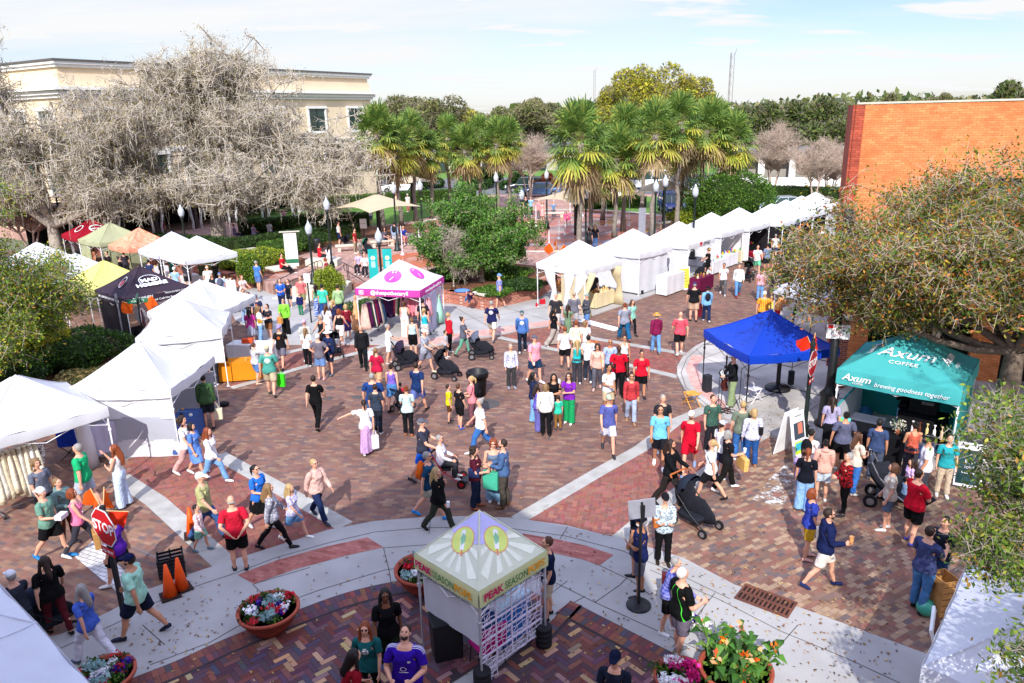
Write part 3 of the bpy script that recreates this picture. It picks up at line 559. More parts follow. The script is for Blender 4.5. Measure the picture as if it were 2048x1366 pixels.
for q in ([(1505,1000),(1535,965),(1590,985),(1560,1015)],[(1535,962),(1570,930),(1640,955),(1600,985)]): sheet('worn_marking',PX(q),.014,wm)
brm=brickmat('painted_brick',['#c9c7c6','#bdbbbb','#d0cecd','#c4c2c0'],'#77706c',.22,.115,24,.008,dirt=.1)
sheet('painted_bar',PX([(150,1115),(186,1083),(290,1180),(300,1178),(262,1208)]),.014,brm)
OUT=[(-200,1330),(0,1296),(60,1283),(125,1270),(220,1225),(300,1180),(380,1150),(450,1127),(550,1095),(655,1062),(750,1044),(850,1036),(940,1034),(1028,1038),(1135,1053),(1257,1084),(1367,1118),(1470,1172),(1640,1232),(1830,1302),(2048,1380),(2300,1480)]
PV=sheet('south_pavement',PX(OUT)+[(14,2),(-14,2)],.03,conc,z0=-.01)
INN=[(60,1440),(245,1366),(350,1325),(450,1280),(600,1220),(700,1185),(805,1162),(900,1152),(1000,1160),(1098,1200)]
DK=['#5d3d42','#4c3a42','#6a3d38','#57404a','#7a4a40','#4a4450','#6b4a4e','#b08d68','#a58062','#8b6a66','#54363c','#643a34']
WT=[5,5,4,5,3,3,4,2.2,1.6,2,5,4]
def smooth(pts,k=5):
 P=[Vector((x,y)) for x,y in pts]; P=[P[0]*2-P[1]]+P+[P[-1]*2-P[-2]]; o=[]
 for i in range(1,len(P)-2):
  for j in range(k):
   t=j/k; a,b,c,d=P[i-1:i+3]; o.append(tuple(.5*((2*b)+(c-a)*t+(2*a-5*b+4*c-d)*t*t+(3*b-a-3*c+d)*t**3)))
 return o+[tuple(P[-2])]
INN=smooth(INN)
pf1=[tuple(p) for p in PX(INN,.03)]+PX([(1098,1241),(905,1366),(850,1400)],.03)+[(-.5,3),(-8,3)]
pf2=PX([(1141,1202),(1409,1339),(1480,1380)],.03)+[(3.6,3),(0,3)]+PX([(960,1366),(1050,1290),(1105,1241)],.03)
herring('herringbone_paving_west',pf1,DK,40,.30,.1,.046,.006,'#3b3236',WT,True); herring('herringbone_paving_east',pf2,DK,40,.30,.1,.046,.006,'#3b3236',WT,True)
def soldier(pts,wd,z,pal,inward):
 V=[];Cc=[];cols=[lin(h)[:3] for h in pal]; P=[Vector(at(x,y,.03)[:2]) for x,y in pts]; N=[]
 for i in range(len(P)): d=(P[min(i+1,len(P)-1)]-P[max(i-1,0)]).normalized(); N.append(Vector((-d.y,d.x))*inward)
 cum=[0]
 for a,b in zip(P[:-1],P[1:]): cum.append(cum[-1]+(b-a).length)
 def smp(s_):
  i=max(0,min(len(P)-2,next((k for k in range(len(P)-1) if cum[k+1]>=s_),len(P)-2))); t=(s_-cum[i])/(cum[i+1]-cum[i]); return P[i].lerp(P[i+1],t),N[i].lerp(N[i+1],t).normalized()
 n=int(cum[-1]/.106)
 for r_ in range(int(wd/.21)):
  for i in range(n):
   (a,na),(b,nb)=smp(cum[-1]*i/n+.003),smp(cum[-1]*(i+1)/n-.003); o0,o1=r_*.21+.003,r_*.21+.207
   V+=[(q.x,q.y,z) for q in (a+na*o0,a+na*o1,b+nb*o1,b+nb*o0)]; Cc.append([x*rnd.uniform(.85,1.15) for x in rnd.choice(cols)])
 o=npmesh('soldier_course',V,np.arange(len(V)).reshape(-1,4),HB,col=Cc)
 mb=MB(); a=[P[i]-N[i]*.01 for i in range(len(P))]; b=[P[i]+N[i]*(wd+.06) for i in range(len(P))]; m=len(P); mb.add([(q.x,q.y,z-.002) for q in a+b],[(i,i+1,m+i+1,m+i) for i in range(m-1)]); tag(mb.build('soldier_bed',mat('bed_#3b3236')),kind='structure')
 return tag(o,kind='structure')
SC=['#74453f','#6b3f3d','#7c4a42','#5a4048','#4e4450','#80503f']
soldier(INN,.42,.050,SC,-1); soldier([(1141,1204),(1409,1340),(1500,1388)],.42,.050,SC,-1); soldier([(1060,1290),(1141,1204)],.21,.052,SC,-1)
def arcstrip(top,bot,z,m,name):
 T=[at(x,y,.03) for x,y in top]; B=[at(x,y,.03) for x,y in bot]; n=len(T); mb=MB(); mb.add([(p.x,p.y,z) for p in T+B],[(i,i+1,n+i+1,n+i) for i in range(n-1)]); o=mb.build(name,m)
 if o.data.polygons[0].normal.z<0: o.data.flip_normals()
 return tag(o,kind='structure')
arcstrip([(475,1150),(550,1122),(650,1094),(735,1075)],[(508,1168),(590,1139),(690,1112),(767,1095)],.036,redsm,'ramp_strip')
arcstrip([(1044,1067),(1110,1078),(1170,1091),(1227,1110)],[(1066,1099),(1120,1109),(1165,1119),(1199,1131)],.036,redsm,'ramp_strip')
def joints(lines,z,wd=.014,name='slab_joints',zz=.03):
 mb=MB()
 for ln in lines:
  P=[at(x,y,zz) for x,y in ln]
  for a,b in zip(P[:-1],P[1:]):
   d=(b-a).normalized(); n=Vector((-d.y,d.x,0))*wd/2; mb.add([(q.x,q.y,z) for q in (a-n,b-n,b+n,a+n)],[(0,1,2,3)])
 o=mb.build(name,jointm); return tag(o,kind='structure')
joints([[(0,1340),(125,1295),(230,1248),(310,1206),(400,1170),(475,1145),(550,1116),(660,1085),(750,1064),(850,1056),(940,1054),(1028,1058),(1130,1072),(1245,1102),(1360,1150),(1460,1198)],
[(767,1096),(850,1090),(930,1092)],[(508,1168),(620,1135)],[(300,1330),(420,1285),(540,1216),(640,1180),(770,1140),(850,1130)],[(505,1168),(560,1225)],[(767,1096),(778,1140),(782,1166)],[(1135,1054),(1120,1078)],[(861,1036),(858,1068)],
[(1199,1131),(1260,1160),(1300,1190)],[(1080,1150),(1190,1205),(1420,1310),(1560,1380)],[(1190,1205),(1240,1170),(1305,1105)],[(1135,1162),(1105,1185)],[(1345,1295),(1430,1186)],[(1525,1331),(1596,1250)],[(1300,1140),(1440,1200),(1560,1262),(1700,1320),(1850,1390)],[(1170,1193),(1130,1215)],[(285,1250),(330,1290)]],.0365)
sheet('north_pavement',PX([(600,690),(740,690),(866,694),(905,686),(1000,671),(1060,658),(1128,650),(1160,641),(1260,607),(1400,556),(1497,521),(1610,489),(1760,440)])+PX([(1560,420),(1290,480),(1160,505),(1060,590),(900,600),(780,560),(560,545),(430,560),(470,640),(540,690)]),.05,conc,z0=-.01)
arcstrip([(800,674),(866,678),(900,670),(998,656),(1052,648),(1110,640)],[(800,690),(866,690),(905,683),(998,668),(1060,656),(1125,648)],.056,pinksm,'ramp_strip')
joints([[(905,612),(1010,672)],[(1000,612),(1128,650)],[(930,640),(1110,612)],[(1170,600),(1320,560),(1500,505)],[(1230,570),(1290,596)],[(1340,545),(1400,556)],[(560,620),(700,600)],[(640,690),(700,600)]],.0565,.02,zz=.05)
NE=[(2300,1060),(2048,985),(1850,935),(1700,905),(1600,890),(1500,866),(1448,841),(1420,826),(1389,804),(1367,782),(1354,755),(1354,738),(1367,716),(1391,697),(1420,683),(1490,652),(1562,622),(1603,601),(1700,560),(1790,530)]
sheet('corner_pavement',PX(NE)+[(28,60),(40,30)],.12,concw,z0=-.01)
arcstrip([(1457,833),(1420,809),(1382,774),(1371,744),(1384,715)],[(1461,818),(1432,797),(1406,770),(1393,738),(1410,716)],.126,pinksm,'ramp_strip')
joints([[(1448,832),(1412,808),(1372,775),(1362,745),(1374,716),(1408,688)],[(1392,697),(1409,716),(1480,690)],[(1560,860),(1740,740)],[(1409,716),(1520,760)]],.1265,.02,zz=.12)
def litter(name,boxes,n,pal,size=(.02,.045)):
 V=[];Cc=[]; cols=[lin(h)[:3] for h in pal]
 for (x0,y0,x1,y1,z,k) in boxes:
  for i in range(int(n*k)):
   p=at(rnd.uniform(x0,x1),rnd.uniform(y0,y1),z); a=rnd.uniform(0,6.28); s=rnd.uniform(*size); c,d=math.cos(a)*s,math.sin(a)*s
   V+=[(p.x-c,p.y-d,z),(p.x+d*.4,p.y-c*.4,z+.006),(p.x+c,p.y+d,z+.002),(p.x-d*.4,p.y+c*.4,z+.008)]; Cc.append(rnd.choice(cols))
 return tag(npmesh(name,V,np.arange(len(V)).reshape(-1,4),mat('litter','#7a5a3a',rough=.9,attr=True),col=Cc),kind='stuff',label='small dry brown leaves scattered over the paving')
litter('leaf_litter',[(300,1100,1000,1366,.05,1),(1000,1060,1420,1366,.05,.8),(1300,1120,1800,1366,.045,1.6),(1400,880,2048,1250,.016,1.2),(1460,800,1700,900,.13,1.6),(1040,900,1400,1060,.016,.3),(200,1200,420,1366,.045,.4)],300,['#7a4a28','#8a6238','#a8844c','#5c3a22','#c0a064','#4a3020'])
mh=mat('cast_iron','#5f5a58',rough=.7,metal=.5,bump=.3,bs=60)
def manhole(x,y,r,label,cat='manhole cover',z=.006):
 p=at(x,y); mb=MB(); mb.lathe([(0.001,0),(r*.72,0),(r*.74,-.003),(r*.78,0),(r*.98,0),(r,-.004)],n=28,caps=False); mb.f=[f[::-1] for f in mb.f]
 o=mb.build('manhole_cover',mh); o.location=(p.x,p.y,z+.004); tag(o,label,cat)
manhole(975,808,.42,'large round iron cover in the brick street near the black bin')
for x,y,l in ((661,776,'small round cover in the bricks behind the man in black'),(656,797,'small round cover right beside the man in black'),(722,775,'small round cover nearest the woman in the red top'),(714,795,'small round cover behind the man in the navy polo shirt')): manhole(x,y,.17,l)
o=MB().lathe([(.001,0),(.28,0)],n=20,caps=False); o.f=[f[::-1] for f in o.f]; o=o.build('manhole_cover',conc2); p=at(475,722); o.location=(p.x,p.y,.012); tag(o,'pale round cover in the bricks by the white side table tent','manhole cover')
def grate():
 c=[at(*p,.03) for p in ((1467,1196),(1492,1168),(1597,1206),(1573,1238))]; a=(c[2]-c[1]); ang=math.atan2(a.y,a.x); ctr=sum(c,Vector())/4; L,W_=a.length,((c[0]-c[1]).length)
 e=empty('drain_grate',(ctr.x,ctr.y,.036),ang,'rusty slotted iron drain grate set in the pavement edge','drain grate')
 mb=MB(); n=12
 for yy in (-W_/2+.03,0,W_/2-.03): mb.box((0,yy,.004),(L,.06,.02))
 for i in range(n+1): mb.box((-L/2+.02+(L-.04)*i/n,0,.0035),(L/n*.5,W_-.02,.018))
 mb.build('frame',mat('rusty_iron','#5a3a34',hex2='#7a4c3c',rough=.85,metal=.3,bump=.3),e)
 MB().box((0,0,-.0035),(L-.02,W_-.02,.004)).build('pit',mat('pit','#1a1412',rough=1),e)
grate()
# ---------------- vegetation ----------------
def seg_mesh(name,segs,m,parent,sides=4,smooth=True):
 A=np.array([s[0] for s in segs],float); B=np.array([s[1] for s in segs],float); r0=np.array([s[2] for s in segs]); r1=np.array([s[3] for s in segs])
 return seg_np(name,A,B,r0,r1,m,parent,sides,smooth)
def seg_np(name,A,B,r0,r1,m,parent,sides=3,smooth=True):
 d=B-A; L=np.linalg.norm(d,axis=1,keepdims=True)+1e-9; d=d/L; up=np.where(np.abs(d[:,2:3])<.9,np.array([[0,0,1.]]),np.array([[1.,0,0]])); x=np.cross(up,d); x/=np.linalg.norm(x,axis=1,keepdims=True)+1e-9; y=np.cross(d,x)
 V=np.zeros((len(A),2*sides,3))
 for j in range(sides):
  a=2*math.pi*j/sides; o=x*math.cos(a)+y*math.sin(a); V[:,j]=A+o*r0[:,None]; V[:,sides+j]=B+o*r1[:,None]
 base=np.arange(len(A))[:,None]*2*sides; Fc=np.concatenate([base+np.array([[j,(j+1)%sides,sides+(j+1)%sides,sides+j]]) for j in range(sides)])
 return npmesh(name,V.reshape(-1,3),Fc,m,smooth=smooth,parent=parent)
def unit(n,rng): v=rng.normal(size=(n,3)); return v/(np.linalg.norm(v,axis=1,keepdims=True)+1e-9)
def leaf_np(name,Cn,size,pal,m,parent,rng,asp=.45,droop=0,wt=None,clump=None):
 n=len(Cn); s=size*rng.uniform(.6,1.3,n)[:,None]; d=unit(n,rng); d[:,2]-=droop; d/=np.linalg.norm(d,axis=1,keepdims=True); q=unit(n,rng); e=np.cross(d,q); e/=np.linalg.norm(e,axis=1,keepdims=True)+1e-9
 V=np.stack([Cn-d*s,Cn+e*s*asp,Cn+d*s,Cn-e*s*asp],1).reshape(-1,3); P=np.array([lin(h)[:3] for h in pal]); 
 idx=rng.choice(len(P),n,p=wt); col=P[idx]*rng.uniform(.75,1.25,(n,1))
 if clump is not None: col*=clump[:,None]
 return npmesh(name,V,np.arange(n*4).reshape(-1,4),m,col=col,parent=parent)
def bez(a,b,c,n):
 return [a*(1-t)**2+b*2*t*(1-t)+c*t*t for t in [i/n for i in range(n+1)]]
def tree(name,base,blobs,trunk_r,fork,seed,label,cat='tree',group=None,bark='#8d8478',twigcol=None,nsec=9,nter=9,ntw=8,tl=.5,tr=.012,leaf=None,moss=0,nfork=0,lean=(0,0),limb=.62):
 """blobs: [(dx,dy,z,rx,ry,rz)] crown lobes relative to the base; leaf: (count, size, palette, weights, spread); moss: strands"""
 rng=np.random.default_rng(seed); bx,by,bz=base; root=empty(name,(bx,by,bz),0,label,cat,group)
 bm=mat('bark_'+bark,bark,rough=.95,spec=.1,var=.25,vs=6,bump=.8,bs=18); segs=[]; fk=np.array([lean[0],lean[1],fork],float)
 pts=bez(np.zeros(3),np.array([lean[0]*.2,lean[1]*.2,fork*.55]),fk,6); nsg=len(pts)-1
 for i in range(nsg): segs.append((pts[i],pts[i+1],trunk_r*(1.25 if i==0 else 1-.06*i),trunk_r*(1-.06*(i+1))))
 A=[];B=[];tips=[];W=[]
 for (cx,cy,cz,rx,ry,rz) in blobs:
  c=np.array([cx,cy,cz]); rr=np.array([rx,ry,rz]); r=trunk_r*limb*min(1,(rx*ry*rz)**(1/3)/3+.35); mid=(fk+c)/2+rng.normal(size=3)*.12*np.linalg.norm(c-fk)+np.array([0,0,-.08*np.linalg.norm(c-fk)])
  L_=bez(fk,mid,c,5)
  for i in range(5): segs.append((L_[i],L_[i+1],r*(1-.13*i),r*(1-.13*(i+1))))
  for k in range(nsec):
   u=unit(1,rng)[0]; u[2]=u[2]*.9+.15; e=c+u*rr*rng.uniform(.75,.98); s0=L_[rng.integers(3,6)]; m2=(s0+e)/2+rng.normal(size=3)*.15*np.linalg.norm(e-s0); q=bez(s0,m2,e,4); r2=r*.36
   for i in range(4): segs.append((q[i],q[i+1],r2*(1-.22*i),r2*(1-.22*(i+1))))
   for j in range(nter):
    t=q[rng.integers(1,5)]+rng.normal(size=3)*.05; v=unit(1,rng)[0]; e3=t+v*rr*rng.uniform(.25,.5); m3=(t+e3)/2+rng.normal(size=3)*.1; q3=bez(t,m3,e3,3)
    for i in range(3): segs.append((q3[i],q3[i+1],r2*.32*(1-.25*i)+tr*.5,r2*.32*(1-.25*(i+1))+tr*.5)); 
    tw=rng.integers(1,4,ntw); st=np.array(q3)[tw]+rng.normal(size=(ntw,3))*.04; dv=unit(ntw,rng)*tl*rng.uniform(.5,1.2,(ntw,1)); A.append(st); B.append(st+dv)
    st2=st+dv*rng.uniform(.3,1,(ntw,1)); dv2=unit(ntw,rng)*tl*.6*rng.uniform(.5,1.2,(ntw,1)); A.append(st2); B.append(st2+dv2)
 seg_mesh('trunk',segs,bm,root,6)
 A=np.concatenate(A);B=np.concatenate(B); n=len(A)
 if tr>0: seg_np('twigs',A,B,np.full(n,tr),np.full(n,tr*.5),mat('twig_'+(twigcol or bark),twigcol or bark,rough=.9,spec=.1,var=.25,vs=.6),root,3)
 if leaf:
  cnt,sz,pal,wt,spr=leaf; ix=rng.integers(0,n,cnt); Cn=B[ix]+(A[ix]-B[ix])*rng.uniform(0,.8,(cnt,1))+rng.normal(size=(cnt,3))*spr
  cl=.72+.56*rng.random(n)[ix]
  leaf_np('crown',Cn,sz,pal,leafmat('leaf'),root,rng,wt=wt,clump=cl)
 if moss:
  ix=rng.integers(0,n,moss); p=B[ix]; low=rng.random(moss); L=rng.uniform(.2,1.0,moss)*(1+1.2*(rng.random(moss)<.10)); V=[];k=4
  sway=rng.normal(size=(moss,2))*.08; wd=rng.uniform(.012,.035,moss); ang=rng.uniform(0,6.28,moss); dx,dy=np.cos(ang)*wd,np.sin(ang)*wd
  rows=[]
  for i in range(k+1):
   t=i/k; c=p+np.stack([sway[:,0]*t*L+.03*np.sin(i*2+ix),sway[:,1]*t*L,-L*t],1); w_=(1-.75*t); rows.append(np.stack([c-np.stack([dx*w_,dy*w_,0*dx],1),c+np.stack([dx*w_,dy*w_,0*dx],1)],1))
  V=np.stack(rows,1).reshape(-1,3); b=np.arange(moss)[:,None]*(2*(k+1)); Fc=np.concatenate([b+np.array([[2*i,2*i+1,2*i+3,2*i+2]]) for i in range(k)])
  npmesh('hanging_moss',V,Fc,mat('moss','#9c9588',hex2='#b8b0a2',rough=1,spec=.05,vs=2),parent=root)
 return root
OAKG=['#5f6a28','#7c7a2c','#4a5a24','#8f7a30','#3c4a20','#9a6a2c']; OAKW=[.28,.2,.2,.12,.12,.08]
DRY=['#8a8240','#9c8448','#a89458','#74743a']
tree('mossy_oak',(at(440,484,.6).x,at(440,484,.6).y,.5),[(-7.5,0,7.2,4.6,4,3.4),(-1.5,1.5,9.0,5.2,4.5,4.4),(2.2,0,12.4,3.2,3.2,2.9),(6.8,-1,6.2,4.8,4.2,3.6),(-4.5,-3,3.9,4.4,3.6,2.6),(2.6,-3,4.6,4.8,4,3.2),(9.5,-1,4.2,3.0,3.2,2.6),(3.6,0,9.4,4,3.6,3.2),(-1.2,0,11.6,2.8,2.8,2.2)],.62,2.6,11,'huge grey mossy oak with bare twigs before the cream building, nearest the park',group='mossy oaks before the cream building',bark='#a0968a',twigcol='#c8beb0',nsec=16,nter=12,ntw=13,tl=.62,tr=.0165,leaf=(60000,.055,DRY,None,.15),moss=5500)
tree('mossy_oak',(-31.5,52,0),[(-1,0,9.3,4.6,4,3.4),(-4.4,0,11.6,3.0,3,2.6),(3.5,0,7.6,4.2,4,3.6),(-3,-1,5.2,4,3.5,2.6),(5,-1,4.6,3.4,3,2.2),(-2.9,0,15.0,1.3,1.3,2.2),(7.5,0,9.6,2.6,2.6,2.4)],.5,2.6,12,'grey mossy oak with a thin bare top, left in the row before the cream building',group='mossy oaks before the cream building',bark='#a0968a',twigcol='#c0b6a8',nsec=14,nter=11,ntw=13,tl=.6,tr=.016,leaf=(34000,.06,DRY,None,.15),moss=4500)
tree('live_oak',(at(1990,925).x,at(1990,925).y,.12),[(-.6,1.5,5.8,3.0,2.6,1.8),(-3.2,1.6,5.3,2.3,2.4,1.6),(2.4,.5,5.7,2.8,2.6,2.0),(.2,-.2,4.7,2.4,1.8,1.0),(-1.5,2,6.4,2.0,2.0,1.0),(3.5,2,6.8,2.2,2,1.2),(-2.6,2.6,4.5,2.2,2.0,1.2),(-1.6,.2,5.3,2.0,1.6,1.2),(1.6,-.9,4.6,1.8,1.3,1.0),(3.6,-.6,5.0,2.0,1.6,1.6),(-3.9,2.2,4.7,1.8,1.8,1.4)],.34,3.0,21,'live oak with olive and rust coloured leaves beside the turquoise coffee tent','tree',bark='#6f6256',twigcol='#bfb09c',nsec=13,nter=10,ntw=9,tl=.5,tr=.006,limb=.36,leaf=(112000,.054,['#6c7c2a','#948a30','#50702a','#a8802e','#3c5420','#b8682c','#c47a3a'],[.26,.2,.18,.13,.09,.08,.06],.13))
tree('young_oak',(-17.9,24.4,0),[(1.1,0,4.5,2.5,2.3,1.7),(-.8,.4,6.3,2.4,2.2,2.0),(1.9,.4,3.2,2.0,2.0,1.4),(.6,-1,3.0,2.2,2,1.5),(-1.5,-1,4.6,2,2,1.8)],.16,1.8,31,'young oak with green and gold leaves standing behind the white tents at the left edge',bark='#8c8276',twigcol='#b0a592',nsec=12,nter=10,ntw=8,tl=.5,tr=.007,limb=.5,leaf=(90000,.052,['#5f8226','#8a9a2c','#48681e','#a8a430','#bca83a','#a87030'],[.3,.24,.22,.12,.07,.05],.12))
tree('overhanging_oak',(13.5,4.6,0),[(-7.3,4.0,5.1,.6,.6,.4),(-6.9,4.2,4.3,.6,.6,.35),(-7.5,3.8,3.75,.45,.5,.22),(-6.0,5.0,4.9,.9,.8,.45),(-5.6,4.0,4.1,.6,.6,.4),(-8.0,1.9,3.6,.4,.4,.3),(-4.5,3.0,6.5,1.6,1.3,1.0),(0,0,12.5,5,5,3),(-3.5,2,13,3.4,3.2,2.0),(2,5,11.5,4,4,2.6),(-1,7,12.8,3.5,3.5,2)],.36,5,41,'leafy boughs of a big oak reaching over the white canopy in the lower right corner',bark='#8c8276',twigcol='#a89e90',nsec=9,nter=7,ntw=6,tl=.34,tr=.004,limb=.22,leaf=(34000,.042,['#5c7a2a','#7c8f32','#466026','#9a9a38','#b08838'],[.34,.26,.24,.1,.06],.09))
tree('magnolia',(-1.55,39.8,.6),[(-1.0,0,3.1,2.2,2,1.6),(1.1,0,2.9,2.2,2,1.6),(-.3,0,4.0,1.8,1.7,.9),(2.0,0,1.8,1.8,1.6,1.3),(-2.3,0,2.0,1.4,1.4,1.3),(.5,-.6,1.9,1.9,1.6,1.2),(-1.0,-.8,1.7,1.5,1.2,1.0)],.16,1.0,51,'round glossy green magnolia with a dead grey side on the raised bed',nsec=9,nter=8,ntw=7,tl=.32,tr=.010,bark='#a89c8a',limb=.5,leaf=(95000,.07,['#44702a','#5c8a34','#33561e','#789c44','#90ac54'],[.30,.28,.18,.16,.08],.12))
tree('dead_shrub',(-3.0,38.7,.6),[(.2,0,2.1,1.0,.8,1.2),(.6,-.1,1.3,.8,.6,.8)],.05,.4,52,'leafless grey twiggy shrub in front of the magnolia','shrub',nsec=12,nter=9,ntw=9,tl=.4,tr=.008,bark='#b3a697')
def bush(name,px_,py_,z,r,h,n,pal,label,cat='shrub',group=None,sz=.05,wt=None,loc=None):
 p=at(px_,py_,z) if loc is None else Vector(loc); rng=np.random.default_rng(int(abs(p.x*100)+abs(p.y*10))); u=unit(n,rng); rad=rng.uniform(.72,1.0,n)**.6*(1+.10*np.sin(u[:,0]*7+3*u[:,1])+.08*np.sin(u[:,1]*9)); Cn=u*rad[:,None]*np.array([r,r,h/2])+np.array([0,0,h/2]); Cn[:,2]=np.maximum(Cn[:,2],.02)
 e=empty(name,(p.x,p.y,z),0,label,cat,group); leaf_np('foliage',Cn,sz,pal,leafmat('leaf'),e,rng,wt=wt,clump=.75+.5*rng.random(60)[(np.abs(Cn[:,0]*7).astype(int)*5+np.abs(Cn[:,1]*7).astype(int)*3+np.abs(Cn[:,2]*7).astype(int))%60])
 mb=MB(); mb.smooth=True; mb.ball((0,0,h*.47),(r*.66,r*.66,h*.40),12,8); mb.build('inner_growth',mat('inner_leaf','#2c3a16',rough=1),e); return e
GRN=['#3a5c1c','#4f7424','#2c4a14','#66862c']; YG=['#7a8c24','#95a02c','#5d7a1c','#a8ac38']; DG=['#26401a','#34521e','#1e3414','#44602a']
bush('round_shrub',660,600,.12,.78,1.75,7000,YG,'clipped round yellow-green shrub at the foot of the plaza steps'); bush('round_shrub',502,566,.4,.75,1.7,6000,GRN+YG[:2],'clipped green shrub beside the brick seat left of the steps')
bush('viburnum',730,638,.1,1.1,.9,5000,DG+GRN,'low dark green bush beside the pink canopy'); 
bush('big_round_shrub',1457,455,.6,3.4,4.3,16000,GRN,'large rounded green shrub behind the row of white tents',sz=.09); bush('shrub',1400,440,.6,1.1,2.6,4000,GRN+YG,'upright green shrub beside the grey-trunked palms',sz=.08); bush('shrub',1385,452,.6,2.0,1.3,5000,YG,'low yellow-green shrub below the upright one',sz=.08)
for i,(x,y,r_,h_,l) in enumerate(((470,535,1.9,1.0,'yellow-green low planting on the brick bed, left end'),(520,528,1.8,1.0,'yellow-green low planting behind the brick seat'),(560,512,1.5,1.1,'taller green planting beside the park directory sign'),(610,500,1.6,1.5,'dark green bush between the sign and the lamp post'),(1195,415,2.6,1.4,'green shrub row before the white pickup truck'),(1010,555,1.5,.6,'low green planting under the magnolia'),(1045,578,1.2,.5,'low ground cover on the bed corner'),(985,590,1.0,.4,'small green plants along the bed wall'),(900,560,1.2,.7,'dark low bush behind the pink canopy'))):
 bush('low_shrub',x,y,.6,r_,h_,4500,[YG,YG,GRN,DG,GRN,GRN,DG,GRN,DG][i],l,sz=.06,group='low planting of the park')
def bare(px_,py_,z,h,rad,seed,label,col='#b9a595',loc=None,group='bare pruned trees',leaf=None,tr=.014):
 p=at(px_,py_,z) if loc is None else Vector(loc); rng=np.random.default_rng(seed); root=empty('bare_tree',(p.x,p.y,z),0,label,'tree',group); segs=[];A=[];B=[]
 for s in range(4):
  a=2*math.pi*s/4+rng.uniform(0,1); p0=np.array([0,0,0.]); p1=np.array([math.cos(a)*rad*.18,math.sin(a)*rad*.18,h*.35]); segs.append((p0,p1,.10,.06))
  for k in range(9):
   u=unit(1,rng)[0]; u[2]=abs(u[2])+.35; u/=np.linalg.norm(u); p2=p1+u*np.array([rad*.75,rad*.75,h*.5])*rng.uniform(.7,1); segs.append((p1,p2,.045,.02)); n=70
   t=rng.uniform(.25,1,(n,1)); st=p1+(p2-p1)*t; v=unit(n,rng); v[:,2]=np.abs(v[:,2])*.9+.25; v=v*np.array([1,1,1])*rng.uniform(.3,.8,(n,1))*h*.16; A.append(st);B.append(st+v); v2=unit(n,rng); v2[:,2]=np.abs(v2[:,2]); A.append(st+v*.5);B.append(st+v*.5+v2*h*.1)
 seg_mesh('trunk',segs,mat('bark_'+col,col,rough=.95,var=.2,vs=5),root,5); A=np.concatenate(A);B=np.concatenate(B); seg_np('crown',A,B,np.full(len(A),tr),np.full(len(A),tr*.4),mat('twig_'+col,col,rough=.9,spec=.1,var=.2,vs=.7),root,3)
 if leaf: ix=rng.integers(0,len(A),leaf[0]); leaf_np('leaves',B[ix],leaf[1],leaf[2],leafmat('leaf'),root,rng)
 return root
bare(1542,405,.1,9,4.2,61,'bare pinkish crape myrtle right behind the palms'); bare(1625,420,.1,7.5,4.0,62,'bare grey tree left of the orange building, near the tents'); bare(1655,412,.1,7,3.5,63,'bare twiggy tree touching the orange building corner'); bare(1060,410,.1,8.5,4.0,64,'bare pinkish tree between the two palm groups'); bare(1250,395,.1,7.5,3.4,65,'bare tree half hidden behind the palm trunks')
bare(70,520,0,5.6,3.4,66,'bare reddish twiggy tree at the left edge before the restaurant curtains','#a58a80',leaf=(700,.09,['#a8642a','#8a6a2a'])); bare(1585,640,.12,3.6,1.4,67,'thin bare sapling in the pavement behind the blue tent','#a99c8e',tr=.006,loc=(15.2,33,.12))
bare(1690,560,.12,8.3,2.6,68,'bare pale-twigged tree in front of the orange wall','#b9a796',leaf=(2500,.06,OAKG),tr=.010,loc=(14.2,24.4,.12)); bare(1900,500,.12,8.6,3.0,69,'pale bare-topped tree further right before the orange wall','#b9a796',leaf=(3000,.06,OAKG),tr=.010,loc=(18.3,22.2,.12))
